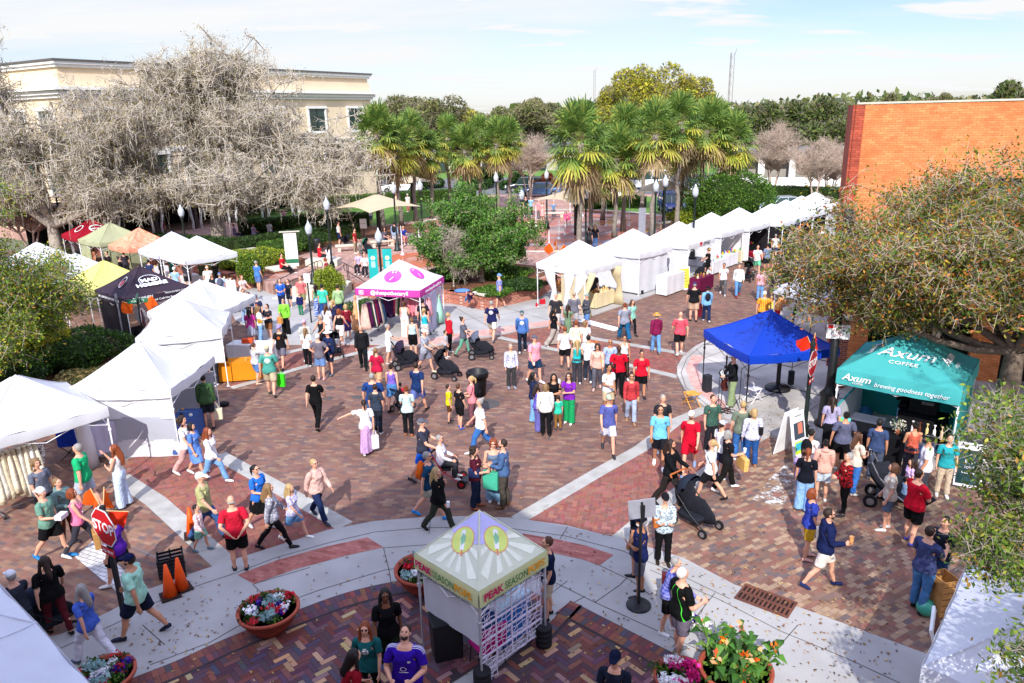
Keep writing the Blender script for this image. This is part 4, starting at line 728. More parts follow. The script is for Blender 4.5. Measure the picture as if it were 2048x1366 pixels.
def palm_meshes(seed,nf=52):
 rng=np.random.default_rng(seed); V=[];Cc=[]; PT=[]
 green=[lin(h)[:3] for h in ('#62803a','#748f44','#506c30','#93a24c')]; yel=[lin(h)[:3] for h in ('#b0ac44','#c4ba58','#9ca83e')]; dead=[lin(h)[:3] for h in ('#a08a64','#b49c74','#8a7454')]
 for f in range(nf):
  t=f/nf; el=math.radians(86-148*t+rng.normal()*8); az=f*2.39996+rng.normal()*.2; kind=green if t<.60 else (yel if t<.86 and rng.random()<.6 else (dead if t>.80 else green))
  d=np.array([math.cos(az)*math.cos(el),math.sin(az)*math.cos(el),math.sin(el)]); L=.92*rng.uniform(.8,1.12); base=np.array([0,0,.2-.5*t]); hub=base+d*L+np.array([0,0,-.12*L*(1 if el<1 else 0)])
  PT.append((base,hub,.018,.012)); side=np.cross(d,[0,0,1.]); side/=np.linalg.norm(side)+1e-9; upv=np.cross(side,d); nl=20
  for k in range(nl):
   a=math.radians(-118+236*k/(nl-1)); dl=d*math.cos(a)+side*math.sin(a)+upv*rng.normal()*.06; dl/=np.linalg.norm(dl); ln=.98*(1-.30*abs(a)/2.06)*rng.uniform(.85,1.1); w=.040; q=np.cross(dl,upv); q/=np.linalg.norm(q)+1e-9; dr=np.array([0,0,-1.])
   p0=hub; p1=hub+dl*ln*.55+dr*.03; p2=hub+dl*ln*.85+dr*(.08+.16*t)*rng.uniform(.5,1.5); p3=hub+dl*ln*.99+dr*(.12+.20*t)*rng.uniform(.5,1.5); c=kind[rng.integers(len(kind))]; s=rng.uniform(.85,1.2)
   for (a0,a1,w0,w1,mul) in ((p0,p1,.008,w,1),(p1,p2,w,w*.7,1.05),(p2,p3,w*.7,.003,1.15)):
    V+= [a0-q*w0,a0+q*w0,a1+q*w1,a1-q*w1]; Cc.append(np.array(c)*s*mul)
 n=len(V)//4; V=np.array(V); me=npmesh('crown',V,np.arange(len(V)).reshape(-1,4),leafmat('palm_leaf',tl=.4),col=np.array(Cc),lnk=False)
 return me,PT
PM=[palm_meshes(s,nf) for s,nf in ((1,50),(2,44),(3,56),(4,48),(5,40))]
bk=mat('palm_bark','#8f857a',hex2='#6f665c',rough=.95,var=.2,vs=9,bump=.9,bs=14)
def palm(x,y,cy,r,i,label,z=.6):
 p=at(x,y,z); c=atY(x,cy,p.y); h=c.z-z; me,PT=PM[i%5]; e=empty('palm_tree',(p.x,p.y,z),0,label,'palm tree','cabbage palms around the fountain plaza'); k=r/1.83*(.92+.16*((i*7)%5)/4)
 mb=MB(); mb.smooth=True; rr=random.Random(i); wob=[(rr.uniform(-.06,.06)*j,rr.uniform(-.06,.06)*j) for j in range(7)]; wob[-1]=(0,0)
 mb.tube([(wob[j][0],wob[j][1],h*j/6) for j in range(7)],[.24,.17,.155,.15,.15,.165,.22],10); mb.build('trunk',bk,e)
 mb=MB(); n=46
 for j in range(n): a=j*2.4; zz=h-.9+j*.03; mb.tube([(math.cos(a)*.14,math.sin(a)*.14,zz),(math.cos(a)*.30,math.sin(a)*.30,zz+.26)],[(.05,.02),(.02,.012)],4)
 mb.build('leaf_bases',mat('boots','#8a7458',rough=1,var=.3,vs=20),e)
 o=bpy.data.objects.new('crown',me); link(o,e); o.location=(0,0,h); o.scale=(k,k,k*1.05); o.rotation_euler=(0,0,i*1.3)
 s=seg_mesh('petioles',PT,mat('petiole','#8c9a4a',rough=.7),e,4); s.location=(0,0,h); s.scale=(k,k,k*1.05); s.rotation_euler=(0,0,i*1.3)
 return e
PL=[(1158,520,285,2.75,'tallest cabbage palm of the plaza, nearest the white tents'),(1181,478,335,2.2,'dark-trunked palm just right of the tallest one'),(1229,475,318,2.2,'palm behind the peak of the second white tent'),(1246,462,265,2.2,'pale-trunked palm beside the palm behind the second white tent'),(1304,480,270,2.3,'palm at the near right rim of the fountain'),(1352,468,245,2.4,'palm with the highest crown in the right-hand group'),(1362,450,300,2.1,'palm standing close behind the highest-crowned one of the right-hand group'),(1404,452,262,2.3,'palm left of the big round shrub'),(1456,448,285,2.4,'rightmost palm, in front of the big round shrub'),(1430,420,255,2.2,'palm half hidden between the two rightmost trunks'),(1283,432,262,2.1,'far palm at the back of the right-hand group'),(1205,440,300,2.0,'slim palm between the tallest palm and the fountain jets'),
(767,462,268,2.2,'leftmost palm beside the cream building'),(803,452,296,2.5,'palm behind the left sand-coloured shade sail'),(832,442,275,2.2,'palm left of the lamp on the lawn'),(864,436,305,2.1,'palm directly left of the magnolia crown'),(902,425,275,2.1,'palm above the top of the magnolia, left one'),(933,428,300,2.2,'palm above the top of the magnolia, right one'),(962,418,272,2.0,'palm with a short visible trunk between magnolia and lamp'),(997,424,288,2.3,'palm beside the white globe lamp'),(1020,420,275,2.2,'rightmost palm of the left-hand group')]
for i,(x,y,cy,r,l) in enumerate(PL): palm(x,y,cy,r,i,l)
def far_tree(px_,top,Y,wd,pal,label,seed,n=9000,sz=.28,wt=None,bark='#8a8074',tw=True,shape=1.0,group='trees beyond the plaza',tn=2600,low=.25):
 c=atY(px_,top,Y); h=c.z; rng=np.random.default_rng(seed); root=empty('leafy_tree',(c.x,c.y,0),0,label,'tree',group); R_=wd*Y/1500/2
 nb=11; bl=[]; 
 for i in range(nb): a=rng.uniform(0,6.28); q=rng.uniform(0,.72); zz=h*(low+(1-low)*(.30+.50*rng.random()))*shape; bl.append((math.cos(a)*R_*q,math.sin(a)*R_*q,zz,R_*rng.uniform(.3,.5),h*(1-low)*rng.uniform(.16,.26)))
 bl.append((0,0,h*.84,R_*.35,h*.16)); bl=np.array(bl); ix=rng.integers(0,len(bl),n); u=unit(n,rng); rad=rng.uniform(.45,1.05,n)**.5; Cn=bl[ix,:3]+u*rad[:,None]*np.stack([bl[ix,3],bl[ix,3],bl[ix,4]],1)
 leaf_np('crown',Cn,sz,pal,leafmat('leaf'),root,rng,asp=.5,wt=wt,clump=(.7+.6*rng.random(nb+1))[ix])
 segs=[(np.zeros(3),np.array([0,0,h*.35]),R_*.07+.1,R_*.05+.06)]+[(np.array([0,0,h*.3]),b[:3],R_*.035,R_*.01) for b in bl]; seg_mesh('trunk',segs,mat('bark_'+bark,bark,rough=.95,var=.2,vs=5),root,5)
 if tn:
  ix=rng.integers(0,len(bl),tn); st=bl[ix,:3]; e=st+unit(tn,rng)*np.stack([bl[ix,3],bl[ix,3],bl[ix,4]],1)*rng.uniform(.9,1.25,(tn,1)); m=st+(e-st)*rng.uniform(.4,.7,(tn,1)); seg_np('twigs',m,e,np.full(tn,.035),np.full(tn,.012),mat('twig_far','#a09484',rough=1,spec=.05),root,3)
 return root
YO=['#8f8f2a','#a8a030','#727c26','#b8ac3c']; GB=['#6a7040','#7a7a48','#55602f','#8a8358']; OG=['#4c5e2c','#5e6e34','#3e4e24','#70783c']
FT=[(735,205,150,90,OG,'olive tree top just touching the cream building corner'),(820,208,170,120,OG,'broad olive tree low behind the left palms'),(950,225,170,110,GB,'grey tree low in the gap of the skyline, left part'),(1035,218,170,120,OG,'olive tree low in the gap of the skyline, right part'),(1100,205,180,110,GB,'grey tree far behind the left edge of the tallest palm'),(1330,165,130,150,YO,'broad golden oak filling in right of the skyline top'),(1245,160,130,120,YO,'golden oak filling in left of the skyline top'),(1480,215,160,110,OG,'olive tree low behind the lattice mast'),(1560,212,130,120,GB,'grey-green tree between two olive ones right of the palms'),(1620,205,120,120,OG,'olive tree third right of the palms'),(1680,215,120,110,OG,'olive tree low by the brick corner'),(790,190,150,150,GB,'grey-green bare-topped tree just right of the cream building'),(865,195,140,130,GB,'spreading grey-green tree in the gap behind the left palms'),(905,215,160,90,YO,'small yellowish tree at the end of the left palm group'),(1000,212,150,110,GB,'low grey-olive tree in the middle of the skyline'),(1070,195,150,110,GB,'grey mossy tree left of the tallest palm'),(1130,215,170,90,GB,'grey-olive tree directly behind the tallest palm'),
(1285,128,120,170,YO,'tallest yellow-green oak on the skyline'),(1375,155,120,130,YO,'yellow-green oak right of the tallest one'),(1215,180,125,100,YO,'yellow-green oak at the left foot of the tallest one'),(1440,212,150,90,YO,'small golden tree beside the lattice mast'),
(1530,205,110,110,OG,'olive green tree right of the palms'),(1590,200,110,120,OG,'dense olive tree, second from the palms'),(1650,195,100,130,OG,'dark olive tree with the highest top left of the orange wall'),(1700,208,105,110,OG,'olive tree cut off by the orange wall'),
(2020,160,70,110,OG,'tree top showing over the far end of the orange roof'),(1890,186,90,90,GB,'thin tree top in the middle above the orange roof'),(1780,188,90,60,GB,'small grey tree top above the orange roof, nearest its corner')]
for i,(x,t,Y,wd,pal,l) in enumerate(FT): far_tree(x,t,Y,wd,pal,l,100+i,n=9000 if Y<130 else 6000,sz=.26 if Y<130 else .32)
for i,(x,t,Y,wd,pal,l) in enumerate(((850,330,95,90,DG,'dark evergreen behind the left palm trunks'),(960,335,95,110,DG,'dark evergreen behind the middle palm trunks'),(1030,345,92,70,DG,'dark evergreen left of the red-brown tree'),(1095,345,88,60,['#7a3a24','#8a4c2a','#5a2c1c'],'small red-brown leaved tree by the globe lamp'),(1500,350,100,80,GRN,'green tree under the bare crape myrtle'),(700,350,95,90,DG,'dark evergreen beside the cream building wall'))): far_tree(x,t,Y,wd,pal,l,140+i,n=6000,sz=.2,tn=0,low=.05,group='lower trees of the park')
o=None
rng=np.random.default_rng(5); n=42000; xs=rng.uniform(-230,260,n); ys=175+rng.uniform(0,60,n)+8*np.sin(xs*.05); hs=10.3+1.1*np.sin(xs*.09)+.9*np.sin(xs*.31)+.7*np.sin(xs*.7); zs=hs*rng.random(n)**.45; P=np.array([lin(h)[:3] for h in GB+OG])
fb=leaf_np('distant_wood',np.stack([xs,ys,zs],1),.9,GB+OG+['#a0a08a'],leafmat('leaf'),None,rng,asp=.6); tag(fb,'low belt of grey-green woods closing the horizon',None,None,'stuff')
# ---------------- the raised park, its walls, the buildings ----------------
G=.6
rb=brickmat('wall_brick',['#a5553f','#8f4636','#b06248','#9a5040','#a85c4a'],'#b8a090',.22,.075,0,.008,vert=True,dirt=.12)
cap=mat('precast','#cbc4b4',rough=.9,var=.08,vs=2,bump=.15,k=.85)
grass=mat('grass','#50742e',hex2='#66883c',rough=1,vs=.6,bump=.5,bs=60); mulch=mat('mulch','#7a5238',hex2='#5c3a28',rough=1,vs=4,bump=.9,bs=40)
E_=[(-60,76),(-40,62.5),(-31,55.5),(-18.5,45.2),(-16.2,43.0),(-14.6,42.2),(-13.0,40.2)]       # park edge, west of the steps
steps_top=[tuple(at(x,y,G)[:2]) for x,y in ((628,548),(705,560))]
E2=[tuple(at(x,y)[:2]) for x,y in ((722,592),(800,607),(905,607),(973,620),(1070,598))]+[(2.3,40.6),(12,51.5),(24,66),(40,84)]
park=[(-60,120)]+E_+[(steps_top[0][0]-.3,steps_top[0][1])]+steps_top+E2+[(60,110),(60,120)]
plaza_brick=brickmat('plaza_brick',['#a98478','#b48d80','#9d7a70','#b8968a','#a07668'],'#9a8478',.24,.12,12,.004,dirt=.2)
sheet('park_paving',park,G,plaza_brick,z0=-.01)
def wetmat(key,h1,h2,scale,rough):
 m=mat(key,h1,hex2=h2,rough=rough,spec=.5,vs=scale,bump=.12,bs=6); t=m.node_tree; b=t.nodes['Principled BSDF']; tc=nn(t,'ShaderNodeTexCoord'); n=nn(t,'ShaderNodeTexNoise'); n.inputs['Scale'].default_value=.35; t.links.new(tc.outputs['Object'],n.inputs[0]); r=nn(t,'ShaderNodeMapRange'); r.inputs[1].default_value=.42; r.inputs[2].default_value=.55; r.inputs[3].default_value=.12; r.inputs[4].default_value=.65; t.links.new(n.outputs[0],r.inputs[0]); t.links.new(r.outputs[0],b.inputs['Roughness']); return m
FC=(3.0,60.0)
def disc(name,r0,r1,z,m,c=FC,n=72):
 mb=MB(); vs=[(c[0]+r*math.cos(2*math.pi*j/n),c[1]+r*math.sin(2*math.pi*j/n),z) for r in (r0,r1) for j in range(n)]; mb.add(vs,[(j,n+j,n+(j+1)%n,(j+1)%n) for j in range(n)]); o=mb.build(name,m)
 if o.data.polygons[0].normal.z<0: o.data.flip_normals()
 return tag(o,kind='structure')
disc('splash_pad',.01,11.0,G+.006,wetmat('wet_brick','#b5705a','#8f5a48',.9,.3)); disc('splash_rim',11.0,11.6,G+.010,cap)
disc('splash_ring',8.4,8.9,G+.010,mat('ring_a','#8f8894',rough=.6)); disc('splash_ring',5.6,6.0,G+.010,mat('ring_a'))
bc=at(1290,487,G); bl=wetmat('wet_blue','#6f7fa0','#8a8fb0',.7,.3); disc('splash_mosaic',.01,2.9,G+.012,bl,c=(bc.x,bc.y),n=40)
for r in (1.1,1.9,2.7): disc('splash_mosaic_ring',r,r+.10,G+.016,mat('ring_b','#b9c0cc',rough=.5),c=(bc.x,bc.y),n=40)
bl2=at(830,520,G); disc('splash_patch',.01,2.6,G+.014,wetmat('wet_orange','#b9623c','#9a5234',1.2,.25),c=(bl2.x,bl2.y),n=40)
bl3=at(1300,445,G); disc('splash_patch',.01,4.0,G+.014,wetmat('wet_orange'if 0 else 'wet_orange2','#c07048','#a86448',.8,.25),c=(bl3.x,bl3.y),n=40)
wt=bpy.data.materials.new('water_jet'); wt.use_nodes=True; b_=wt.node_tree.nodes['Principled BSDF']; b_.inputs['Base Color'].default_value=(.9,.94,.97,1); b_.inputs['Roughness'].default_value=.25; b_.inputs['Alpha'].default_value=.55
JP=[(805,510,1.9),(839,500,1.6),(760,478,1.3),(868,512,1.5),(1072,455,1.7),(1130,470,1.2),(1098,500,1.3),(1118,478,1.5),(1140,440,1.8),(1205,430,2.1),(1212,452,1.9),(1165,432,1.6),(1320,440,1.4),(1258,452,2.2),(1108,430,1.6),(1342,428,1.5)]
rj=random.Random(4)
for i,(x,y,h) in enumerate(JP):
 p=at(x,y,G); e=empty('water_jet',(p.x,p.y,G+.01),0,'thin white water jet rising from the splash pad','water jet','water jets of the splash pad'); mb=MB(); mb.smooth=True
 mb.tube([(0,0,0),(.01,0,h*.5),(0,.01,h)],[.05,.035,.02],6); mb.build('water_column',wt,e); mb=MB(); mb.smooth=True; mb.lathe([(.16,.0),(.10,.06),(.05,.18)],n=10,caps=False); mb.build('splash',wt,e)
def polyz(name,pts,z,m,z0=None,kind='structure'): return sheet(name,[tuple(at(x,y,z)[:2]) for x,y in pts],z,m,kind,z0)
polyz('lawn',[(480,452),(640,462),(800,446),(960,412),(960,392),(700,384),(420,395)],G+.02,grass); polyz('lawn',[(560,520),(700,480),(840,462),(840,446),(640,462),(500,470)],G+.016,mulch)
_a,_b,_c,_d=[at(*p) for p in ((860,607),(905,607),(973,620),(1070,598))]; sheet('planting_bed',[(_a.x,_a.y+.3),(_b.x,_b.y+.3),(_c.x,_c.y+.35),(_d.x-.2,_d.y+.3),(1.6,40.6),(3.0,42.6),(.5,44.5),(-4,44),(-6.2,41.5)],G+.03,mulch)
polyz('planting_bed',[(330,500),(470,545),(545,548),(640,528),(560,500),(470,480),(350,470)],G+.02,mulch)
polyz('lawn',[(1150,415),(1500,440),(1620,420),(1500,395),(1150,392)],G+.012,grass)
sheet('planting_bed',[(-24,17.5),(-16.5,19.5),(-13.6,22.5),(-14.8,29.6),(-18.5,31.2),(-30,33),(-34,24)],.06,mulch,z0=-.01)
sheet('parking_street',[(-60,76),(-10,88),(30,80),(60,76),(160,90),(160,104),(-60,112)],.62,asph)
sheet('far_grass',[(-60,112),(160,104),(160,140),(-60,140)],.63,grass)
def wall(pts,h,name,label,th=.35,z=0,capm=cap,coping=.10,over=.05,m=rb):
 P=[Vector(p) for p in pts]; e=empty(name,(P[0].x,P[0].y,z),0,label,'wall'); mb=MB(); mc=MB(); o=Vector((P[0].x,P[0].y))
 for a,b in zip(P[:-1],P[1:]):
  d=(b-a).normalized(); n=Vector((-d.y,d.x)); q=lambda w,e_=0: [tuple(a-o-n*w-d*e_),tuple(b-o-n*w+d*e_),tuple(b-o+n*w+d*e_),tuple(a-o+n*w-d*e_)]
  mb.prism(q(th/2,th*.45),-.01,h-coping); mc.prism(q(th/2+over,th*.5),h-coping,h)
 mb.build('brickwork',m,e); mc.build('coping',capm,e); return e
redcap=brickmat('rowlock',['#a5553f','#8f4636','#b06248'],'#a89080',.075,.4,0,.008,dirt=.1)
wall([tuple(at(x,y)[:2]) for x,y in ((722,592),(800,607),(905,607),(968,620))],.68,'retaining_wall','red brick retaining wall behind the pink canopy, with the square corner pier',capm=redcap)
wall([tuple(at(x,y)[:2]) for x,y in ((975,620),(1070,598))]+[(2.3,40.6),(12,51.5)],.68,'retaining_wall','red brick retaining wall running from the corner pier behind the white tents',capm=redcap)
wall([(-31,55.5),(-18.5,45.2),(-16.2,43.0),(-14.9,42.0)],.72,'retaining_wall','red brick retaining wall behind the white canopies of the northwest street',capm=redcap)
def pier(x,y,w_,h,label,z=0,rz=.7,name='brick_pier',capc=cap):
 p=at(x,y,z); e=empty(name,(p.x,p.y,z),rz,label,'brick pier'); MB().box((0,0,h/2-.05),(w_,w_,h-.1)).build('brickwork',rb,e); MB().box((0,0,h-.05),(w_+.16,w_+.16,.12)).build('capstone',cap,e,bevel=.02); return e
pier(971,617,.75,.86,'square brick pier with pale cap at the corner of the raised bed'); pier(565,562,1.25,.85,'wide brick block with pale cap used as a seat, left of the plaza steps',name='brick_block'); pier(499,516,1.2,.55,'brick pier with pale cap left of the directory sign',z=G); pier(1218,408,1.0,.8,'small brick pier on the far side of the fountain',z=G)
wall([tuple(at(x,y)[:2]) for x,y in ((455,540),(500,560),(548,575))],.62,'bed_wall','low brick wall of the planting bed left of the seat',capm=redcap)
def steps():
 T=[at(632,549,G),at(703,562,G)]; Bt=[at(545,600,0),at(668,612,0)]; n=5; e=empty('plaza_steps',(T[0].x,T[0].y,0),0,'pale concrete steps with black handrails leading up to the plaza','steps'); o=Vector((T[0].x,T[0].y))
 for k in range(n):
  t=k/n; a=Vector(Bt[0][:2]).lerp(Vector(T[0][:2]),t)-o; b=Vector(Bt[1][:2]).lerp(Vector(T[1][:2]),t)-o; c=Vector(T[1][:2])-o; d=Vector(T[0][:2])-o
  MB().prism([tuple(a),tuple(b),tuple(c),tuple(d)],G*k/n if k else .0,G*(k+1)/n-.002*(k==n-1)).build('step',cap,e)
 return e
steps()
blk=mat('black_metal','#17181a',rough=.4,spec=.4,var=.05); dkg=mat('lamp_green','#1a2422',rough=.45,spec=.4)
def rail(p0,p1,label,h=.9):
 a,b=Vector(p0),Vector(p1); e=empty('handrail',a,0,label,'handrail'); d=b-a; L=Vector((d.x,d.y,0)).length; u=Vector((d.x,d.y,0)).normalized(); mb=MB(); mb.smooth=True
 for hh in (h,h*.55): mb.tube([u*-.25+Vector((0,0,h*.72)),Vector((0,0,hh)),d+Vector((0,0,hh)),d+u*.3+Vector((0,0,hh)),d+u*.42+Vector((0,0,h*.75))],.022,6)
 mb.build('rail',blk,e); mb=MB()
 for q in (0.02,.98): 
  for s in (-.09,.09): mb.tube([d*q+u*s,d*q+u*s+Vector((0,0,h))],.02,6)
  for k in range(3): mb.box(d*q+Vector((0,0,.2+.2*k)),(.16,.012,.012),rz=math.atan2(u.y,u.x))
 mb.build('post',blk,e)
rail(at(560,592,0),at(636,554,G),'black double handrail on the left side of the plaza steps'); rail(at(760,600,.1),at(696,560,G),'black handrail beside the banner lamp post'); 
p=at(910,600); rail((p.x-1.3,p.y-.3,0.2),(p.x,p.y-.3,.0),'short black handrail in front of the brick wall')
def hedge(pts,w_,h,label,pal=DG,n=9000,z=G,cat='hedge'):
 P=[at(x,y,z) for x,y in pts]; e=empty('hedge',P[0],0,label,cat); rng=np.random.default_rng(len(label)); segL=[(b-a).length for a,b in zip(P[:-1],P[1:])]; tot=sum(segL); out=[]; mb=MB()
 for a,b,L in zip(P[:-1],P[1:],segL):
  k=int(n*L/tot); t=rng.random(k); d=(b-a)/L; nrm=np.array([-d.y,d.x,0]); face=rng.integers(0,3,k); u=rng.uniform(-.5,.5,k); v=rng.random(k)
  off=np.where(face==0,u*w_,np.where(face==1,-.5*w_,.5*w_)); zz=np.where(face==0,h,v*h)+rng.normal(size=k)*.04; c=np.array(a-P[0])+np.outer(t,np.array(b-a))+np.outer(off+rng.normal(size=k)*.05,nrm); c[:,2]=zz; out.append(c)
  q=[tuple((Vector((p.x,p.y))-Vector((P[0].x,P[0].y))+Vector((nrm[0],nrm[1]))*s*w_*.42)) for p,s in ((a,-1),(b,-1),(b,1),(a,1))]; mb.prism(q,0,h*.93)
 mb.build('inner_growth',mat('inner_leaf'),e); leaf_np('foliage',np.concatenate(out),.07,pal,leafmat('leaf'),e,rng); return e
hedge([(300,494),(470,508),(640,482),(720,476)],1.2,1.0,'clipped dark hedge behind the directory sign, the nearest one'); hedge([(480,470),(640,455),(740,452)],1.1,1.1,'clipped dark hedge before the lawn, behind the nearest hedge'); hedge([(640,420),(800,408),(950,398)],1.2,1.2,'clipped hedge at the far edge of the lawn',GRN); hedge([(1150,412),(1290,416)],1.2,1.0,'hedge before the parked white pickup',GRN,5000); hedge([(1500,402),(1690,410)],1.6,1.5,'dark hedge in front of the white columned house',DG,7000)
bush('grassy_planting',300,640,.06,2.2,1.3,9000,DG+GRN,'dark green shrubs behind the white tents, upper part',sz=.07,loc=(-17.5,28.5,.06)); bush('grassy_planting',230,720,.06,1.8,1.0,8000,['#7a6a44','#6a6038','#8a7a50','#4a5428'],'tawny ornamental grass clump behind the white tents',sz=.10,loc=(-14.2,24.6,.06)); bush('grassy_planting',150,740,.06,1.9,1.1,8000,['#6a6038','#4a5428','#86764a','#3c4a20'],'brown-green grass clump nearest the left edge',sz=.10,loc=(-16.4,22.2,.06)); bush('flowering_shrub',120,600,.06,1.2,2.6,7000,['#e8d818','#f0e430','#c8b818','#7a8a20'],'bright yellow flowering shrub among the green ones at the left',sz=.06,loc=(-18.6,28.0,.06)); bush('grassy_planting',60,700,.06,2.6,1.5,9000,DG+GRN,'dark green shrub mass under the young oak',sz=.07,loc=(-19.5,25.0,.06))
# ---------------- cream building ----------------
cream=mat('stucco','#efd9b8',rough=.95,spec=.1,var=.05,vs=.5,bump=.08,k=.85); trim=mat('white_trim','#f2efe9',rough=.8,var=.03,k=.88); darkroof=mat('dark_trim','#5a5654',rough=.8); glass=mat('window_glass','#2f4440',rough=.08,spec=.8,metal=.2,var=.3,vs=.4); brown=mat('brown_wood','#4a3c38',rough=.8,var=.15,vs=1.5)
def local(e,P,u,n_): return None
def cream_building():
 K=Vector((-34.1,60.6,0)); u=Vector((.53,.85,0)).normalized(); Hh=14.0; ang=math.atan2(u.y,u.x); e=empty('cream_building',K,ang,'three-storey cream stucco building with white cornices behind the mossy oaks','building'); L=35.0; Dp=22.0
 MB().box((L/2,Dp/2,(Hh-1)/2),(L,Dp,Hh-1)).build('wall',cream,e)
 mb=MB(); mb.box((L/2,Dp/2,Hh-.5),(L-.3,Dp-.3,1.0)); mb.build('parapet',cream,e)
 mb=MB()
 for z,o,h in ((11.35,.22,.25),(11.62,.42,.28),(11.9,.7,.22)): mb.box((L/2,Dp/2,z),(L+2*o,Dp+2*o,h))
 mb.box((L/2,Dp/2,Hh-.42),(L+.1,Dp+.1,.22)); mb.box((L/2,Dp/2,Hh-.2),(L+.4,Dp+.4,.22)); mb.box((L/2,Dp/2,7.0),(L+.24,Dp+.24,.35))
 mb.build('cornice',trim,e); MB().box((L/2,Dp/2,Hh-.02),(L+.6,Dp+.6,.14)).build('roof_edge',darkroof,e)
 def window(x,z0,z1,w_,side=0,fr=trim):
  def bx(mb,cx,cz,dx,dz,t,off): mb.box((cx,-off,cz),(dx,t,dz)) if side==0 else mb.box((-off,cx,cz),(t,dx,dz))
  f=MB(); zc=(z0+z1)/2; h=z1-z0
  for dx in (-w_/2-.08,w_/2+.08): bx(f,x+dx,zc,.2,h+.1,.16,.08)
  for dz in (z0-.1,z1+.12): bx(f,x,dz,w_+.55,.24,.24,.10)
  fo=f.build('window',fr,e); g=MB(); bx(g,x,zc,w_,h,.05,.03); g.build('pane',glass,fo)
  m=MB(); bx(m,x,zc,.06,h,.06,.06); bx(m,x,z0+h*.62,w_,.06,.06,.06); m.build('glazing_bar',mat('mullion','#22302e'),fo)
 for i in range(6): window(2.8+5.9*i,8.0,10.3,2.3)
 for i in range(8): window(2.6+4.3*i,3.9,6.6,2.6)
 for i in range(5): window(2.5+4.2*i,8.0,10.3,2.0,1); window(2.5+4.2*i,3.9,6.6,2.4,1)
 pr=MB(); pr.box((8.5,-2.6,3.35),(26,5.0,.28)); pr.build('porch_roof',brown,e)
 MB().box((8.5,-.06,1.6),(26,.1,3.2)).build('shopfront',mat('dark_interior','#151312',rough=.9),e)
 ra=MB()
 for k in range(4): ra.box((8.5,-5.02,3.65+.22*k),(26,.05,.07))
 for k in range(14): ra.box((-4.4+2*k,-5.02,4.0),(.09,.09,1.1))
 ra.box((8.5,-5.02,4.55),(26,.12,.06)); ra.build('railing',mat('porch_rail','#2a2624',rough=.8),e)
 for k in range(8):
  x=-4.3+3.65*k; po=MB().box((x,-4.9,1.6),(.28,.28,3.2)).build('porch_post',brown,e); c=MB(); c.smooth=True
  for s in (-.45,.45): c.tube([(x+s*.8,-5.0,3.15),(x+s*1.25,-5.02,2.2),(x+s*.8,-5.0,1.2),(x+s*.95,-5.0,.15)],[(.22,.08),(.2,.1),(.12,.08),(.2,.1)],8)
  c.build('curtain',mat('white_curtain','#f0f0f2',rough=.95,var=.08,vs=6,k=.85),po)
 MB().box((8.5,-2.4,5.0),(26,.06,.0001+.5)).build('sign_band',brown,e) if 0 else None
 lm=MB(); 
 for i in range(9): lm.box((.5+4.3*i,-.05,9),(.0001+.5,.06,.0001+.02)) if 0 else None
cream_building()
aw=MB(); aw.smooth=True
p=at(245,452)
e=empty('striped_awning',(p.x+.5,p.y,0),.9,'black and white striped barrel awning over the restaurant door','awning')
for i in range(10):
 mb=MB(); x=-1.6+.32*i; pts=[(x,math.sin(a)*-1.0,2.3+math.cos(a)*.75) for a in [math.pi/2*k/6 for k in range(7)]]; mb.add(pts+[(q[0]+.32,q[1],q[2]) for q in pts],[(k,k+1,k+8,k+7) for k in range(6)]); mb.build('stripe',mat('aw_w','#eceae6',k=.85) if i%2 else mat('aw_b','#1e1c1c'),e)
# ---------------- orange brick building ----------------
def orange_building():
 ang=math.atan2(-.39,.92); K=Vector((11.68,26,0)); e=empty('orange_building',K,ang,'tall orange painted brick building with dark windows, filling the right edge','building'); L=26; Dp=16; Hh=9.27
 ob=brickmat('orange_paint',['#d28352','#cc7c4c','#d68a58','#c87848','#d08050'],'#a8623c',.21,.075,0,.005,vert=True,dirt=.10,bump=.5); rbk=brickmat('quoin_brick',['#a84c38','#9a4432','#b5563e'],'#7a4436',.21,.075,0,.008,vert=True)
 t=ob.node_tree
 mb=MB(); z0,z1=4.8,6.95; wins=[(3.4+3.4*i,2.5) for i in range(6)]; D0=.4
 mb.box((L/2,D0/2,(z1+Hh)/2),(L,D0,Hh-z1)); mb.box((L/2,D0/2,(3.7+z0)/2),(L,D0,z0-3.7)); xs=0
 for (x,w_) in wins+[(L,0)]:
  if x>xs: mb.box(((xs+x)/2,D0/2,(z0+z1)/2),(x-xs,D0,z1-z0))
  xs=x+w_
 for i in range(7): mb.box((.55+4.2*i,D0/2,1.85),(.9 if i else 1.1,D0,3.7))
 mb.build('wall',ob,e); mb=MB(); mb.box((L/2,D0+Dp/2,Hh/2-.3),(L-.02,Dp,Hh-.6)); mb.build('inner_block',mat('dark_interior'),e)
 mb=MB(); mb.box((-.08,Dp/2,Hh/2),(.16,Dp,Hh)); mb.box((.06,-.02,Hh/2),(.28,.06,Hh)); mb.build('quoin',rbk,e)
 MB().box((L/2,.2,Hh+.05),(L+.1,.46,.06)).build('coping',cap,e)
 for (x,w_) in wins:
  f=MB(); f.box((x+w_/2,.2,z0+.04),(w_,.3,.08)); f.box((x+.06,.22,(z0+z1)/2),(.12,.12,z1-z0)); f.box((x+w_-.06,.22,(z0+z1)/2),(.12,.12,z1-z0)); f.box((x+w_/2,.22,(z0+z1)/2),(.08,.1,z1-z0)); f.box((x+w_/2,.22,z1-.8),(w_,.1,.07)); fo=f.build('window',mat('dark_frame','#23201f'),e); MB().box((x+w_/2,.27,(z0+z1)/2),(w_,.03,z1-z0)).build('pane',glass,fo)
 mb=MB(); mb.box((L/2,-.55,3.75),(L,1.2,.14)); mb.build('awning_slab',mat('dark_frame'),e)
orange_building()
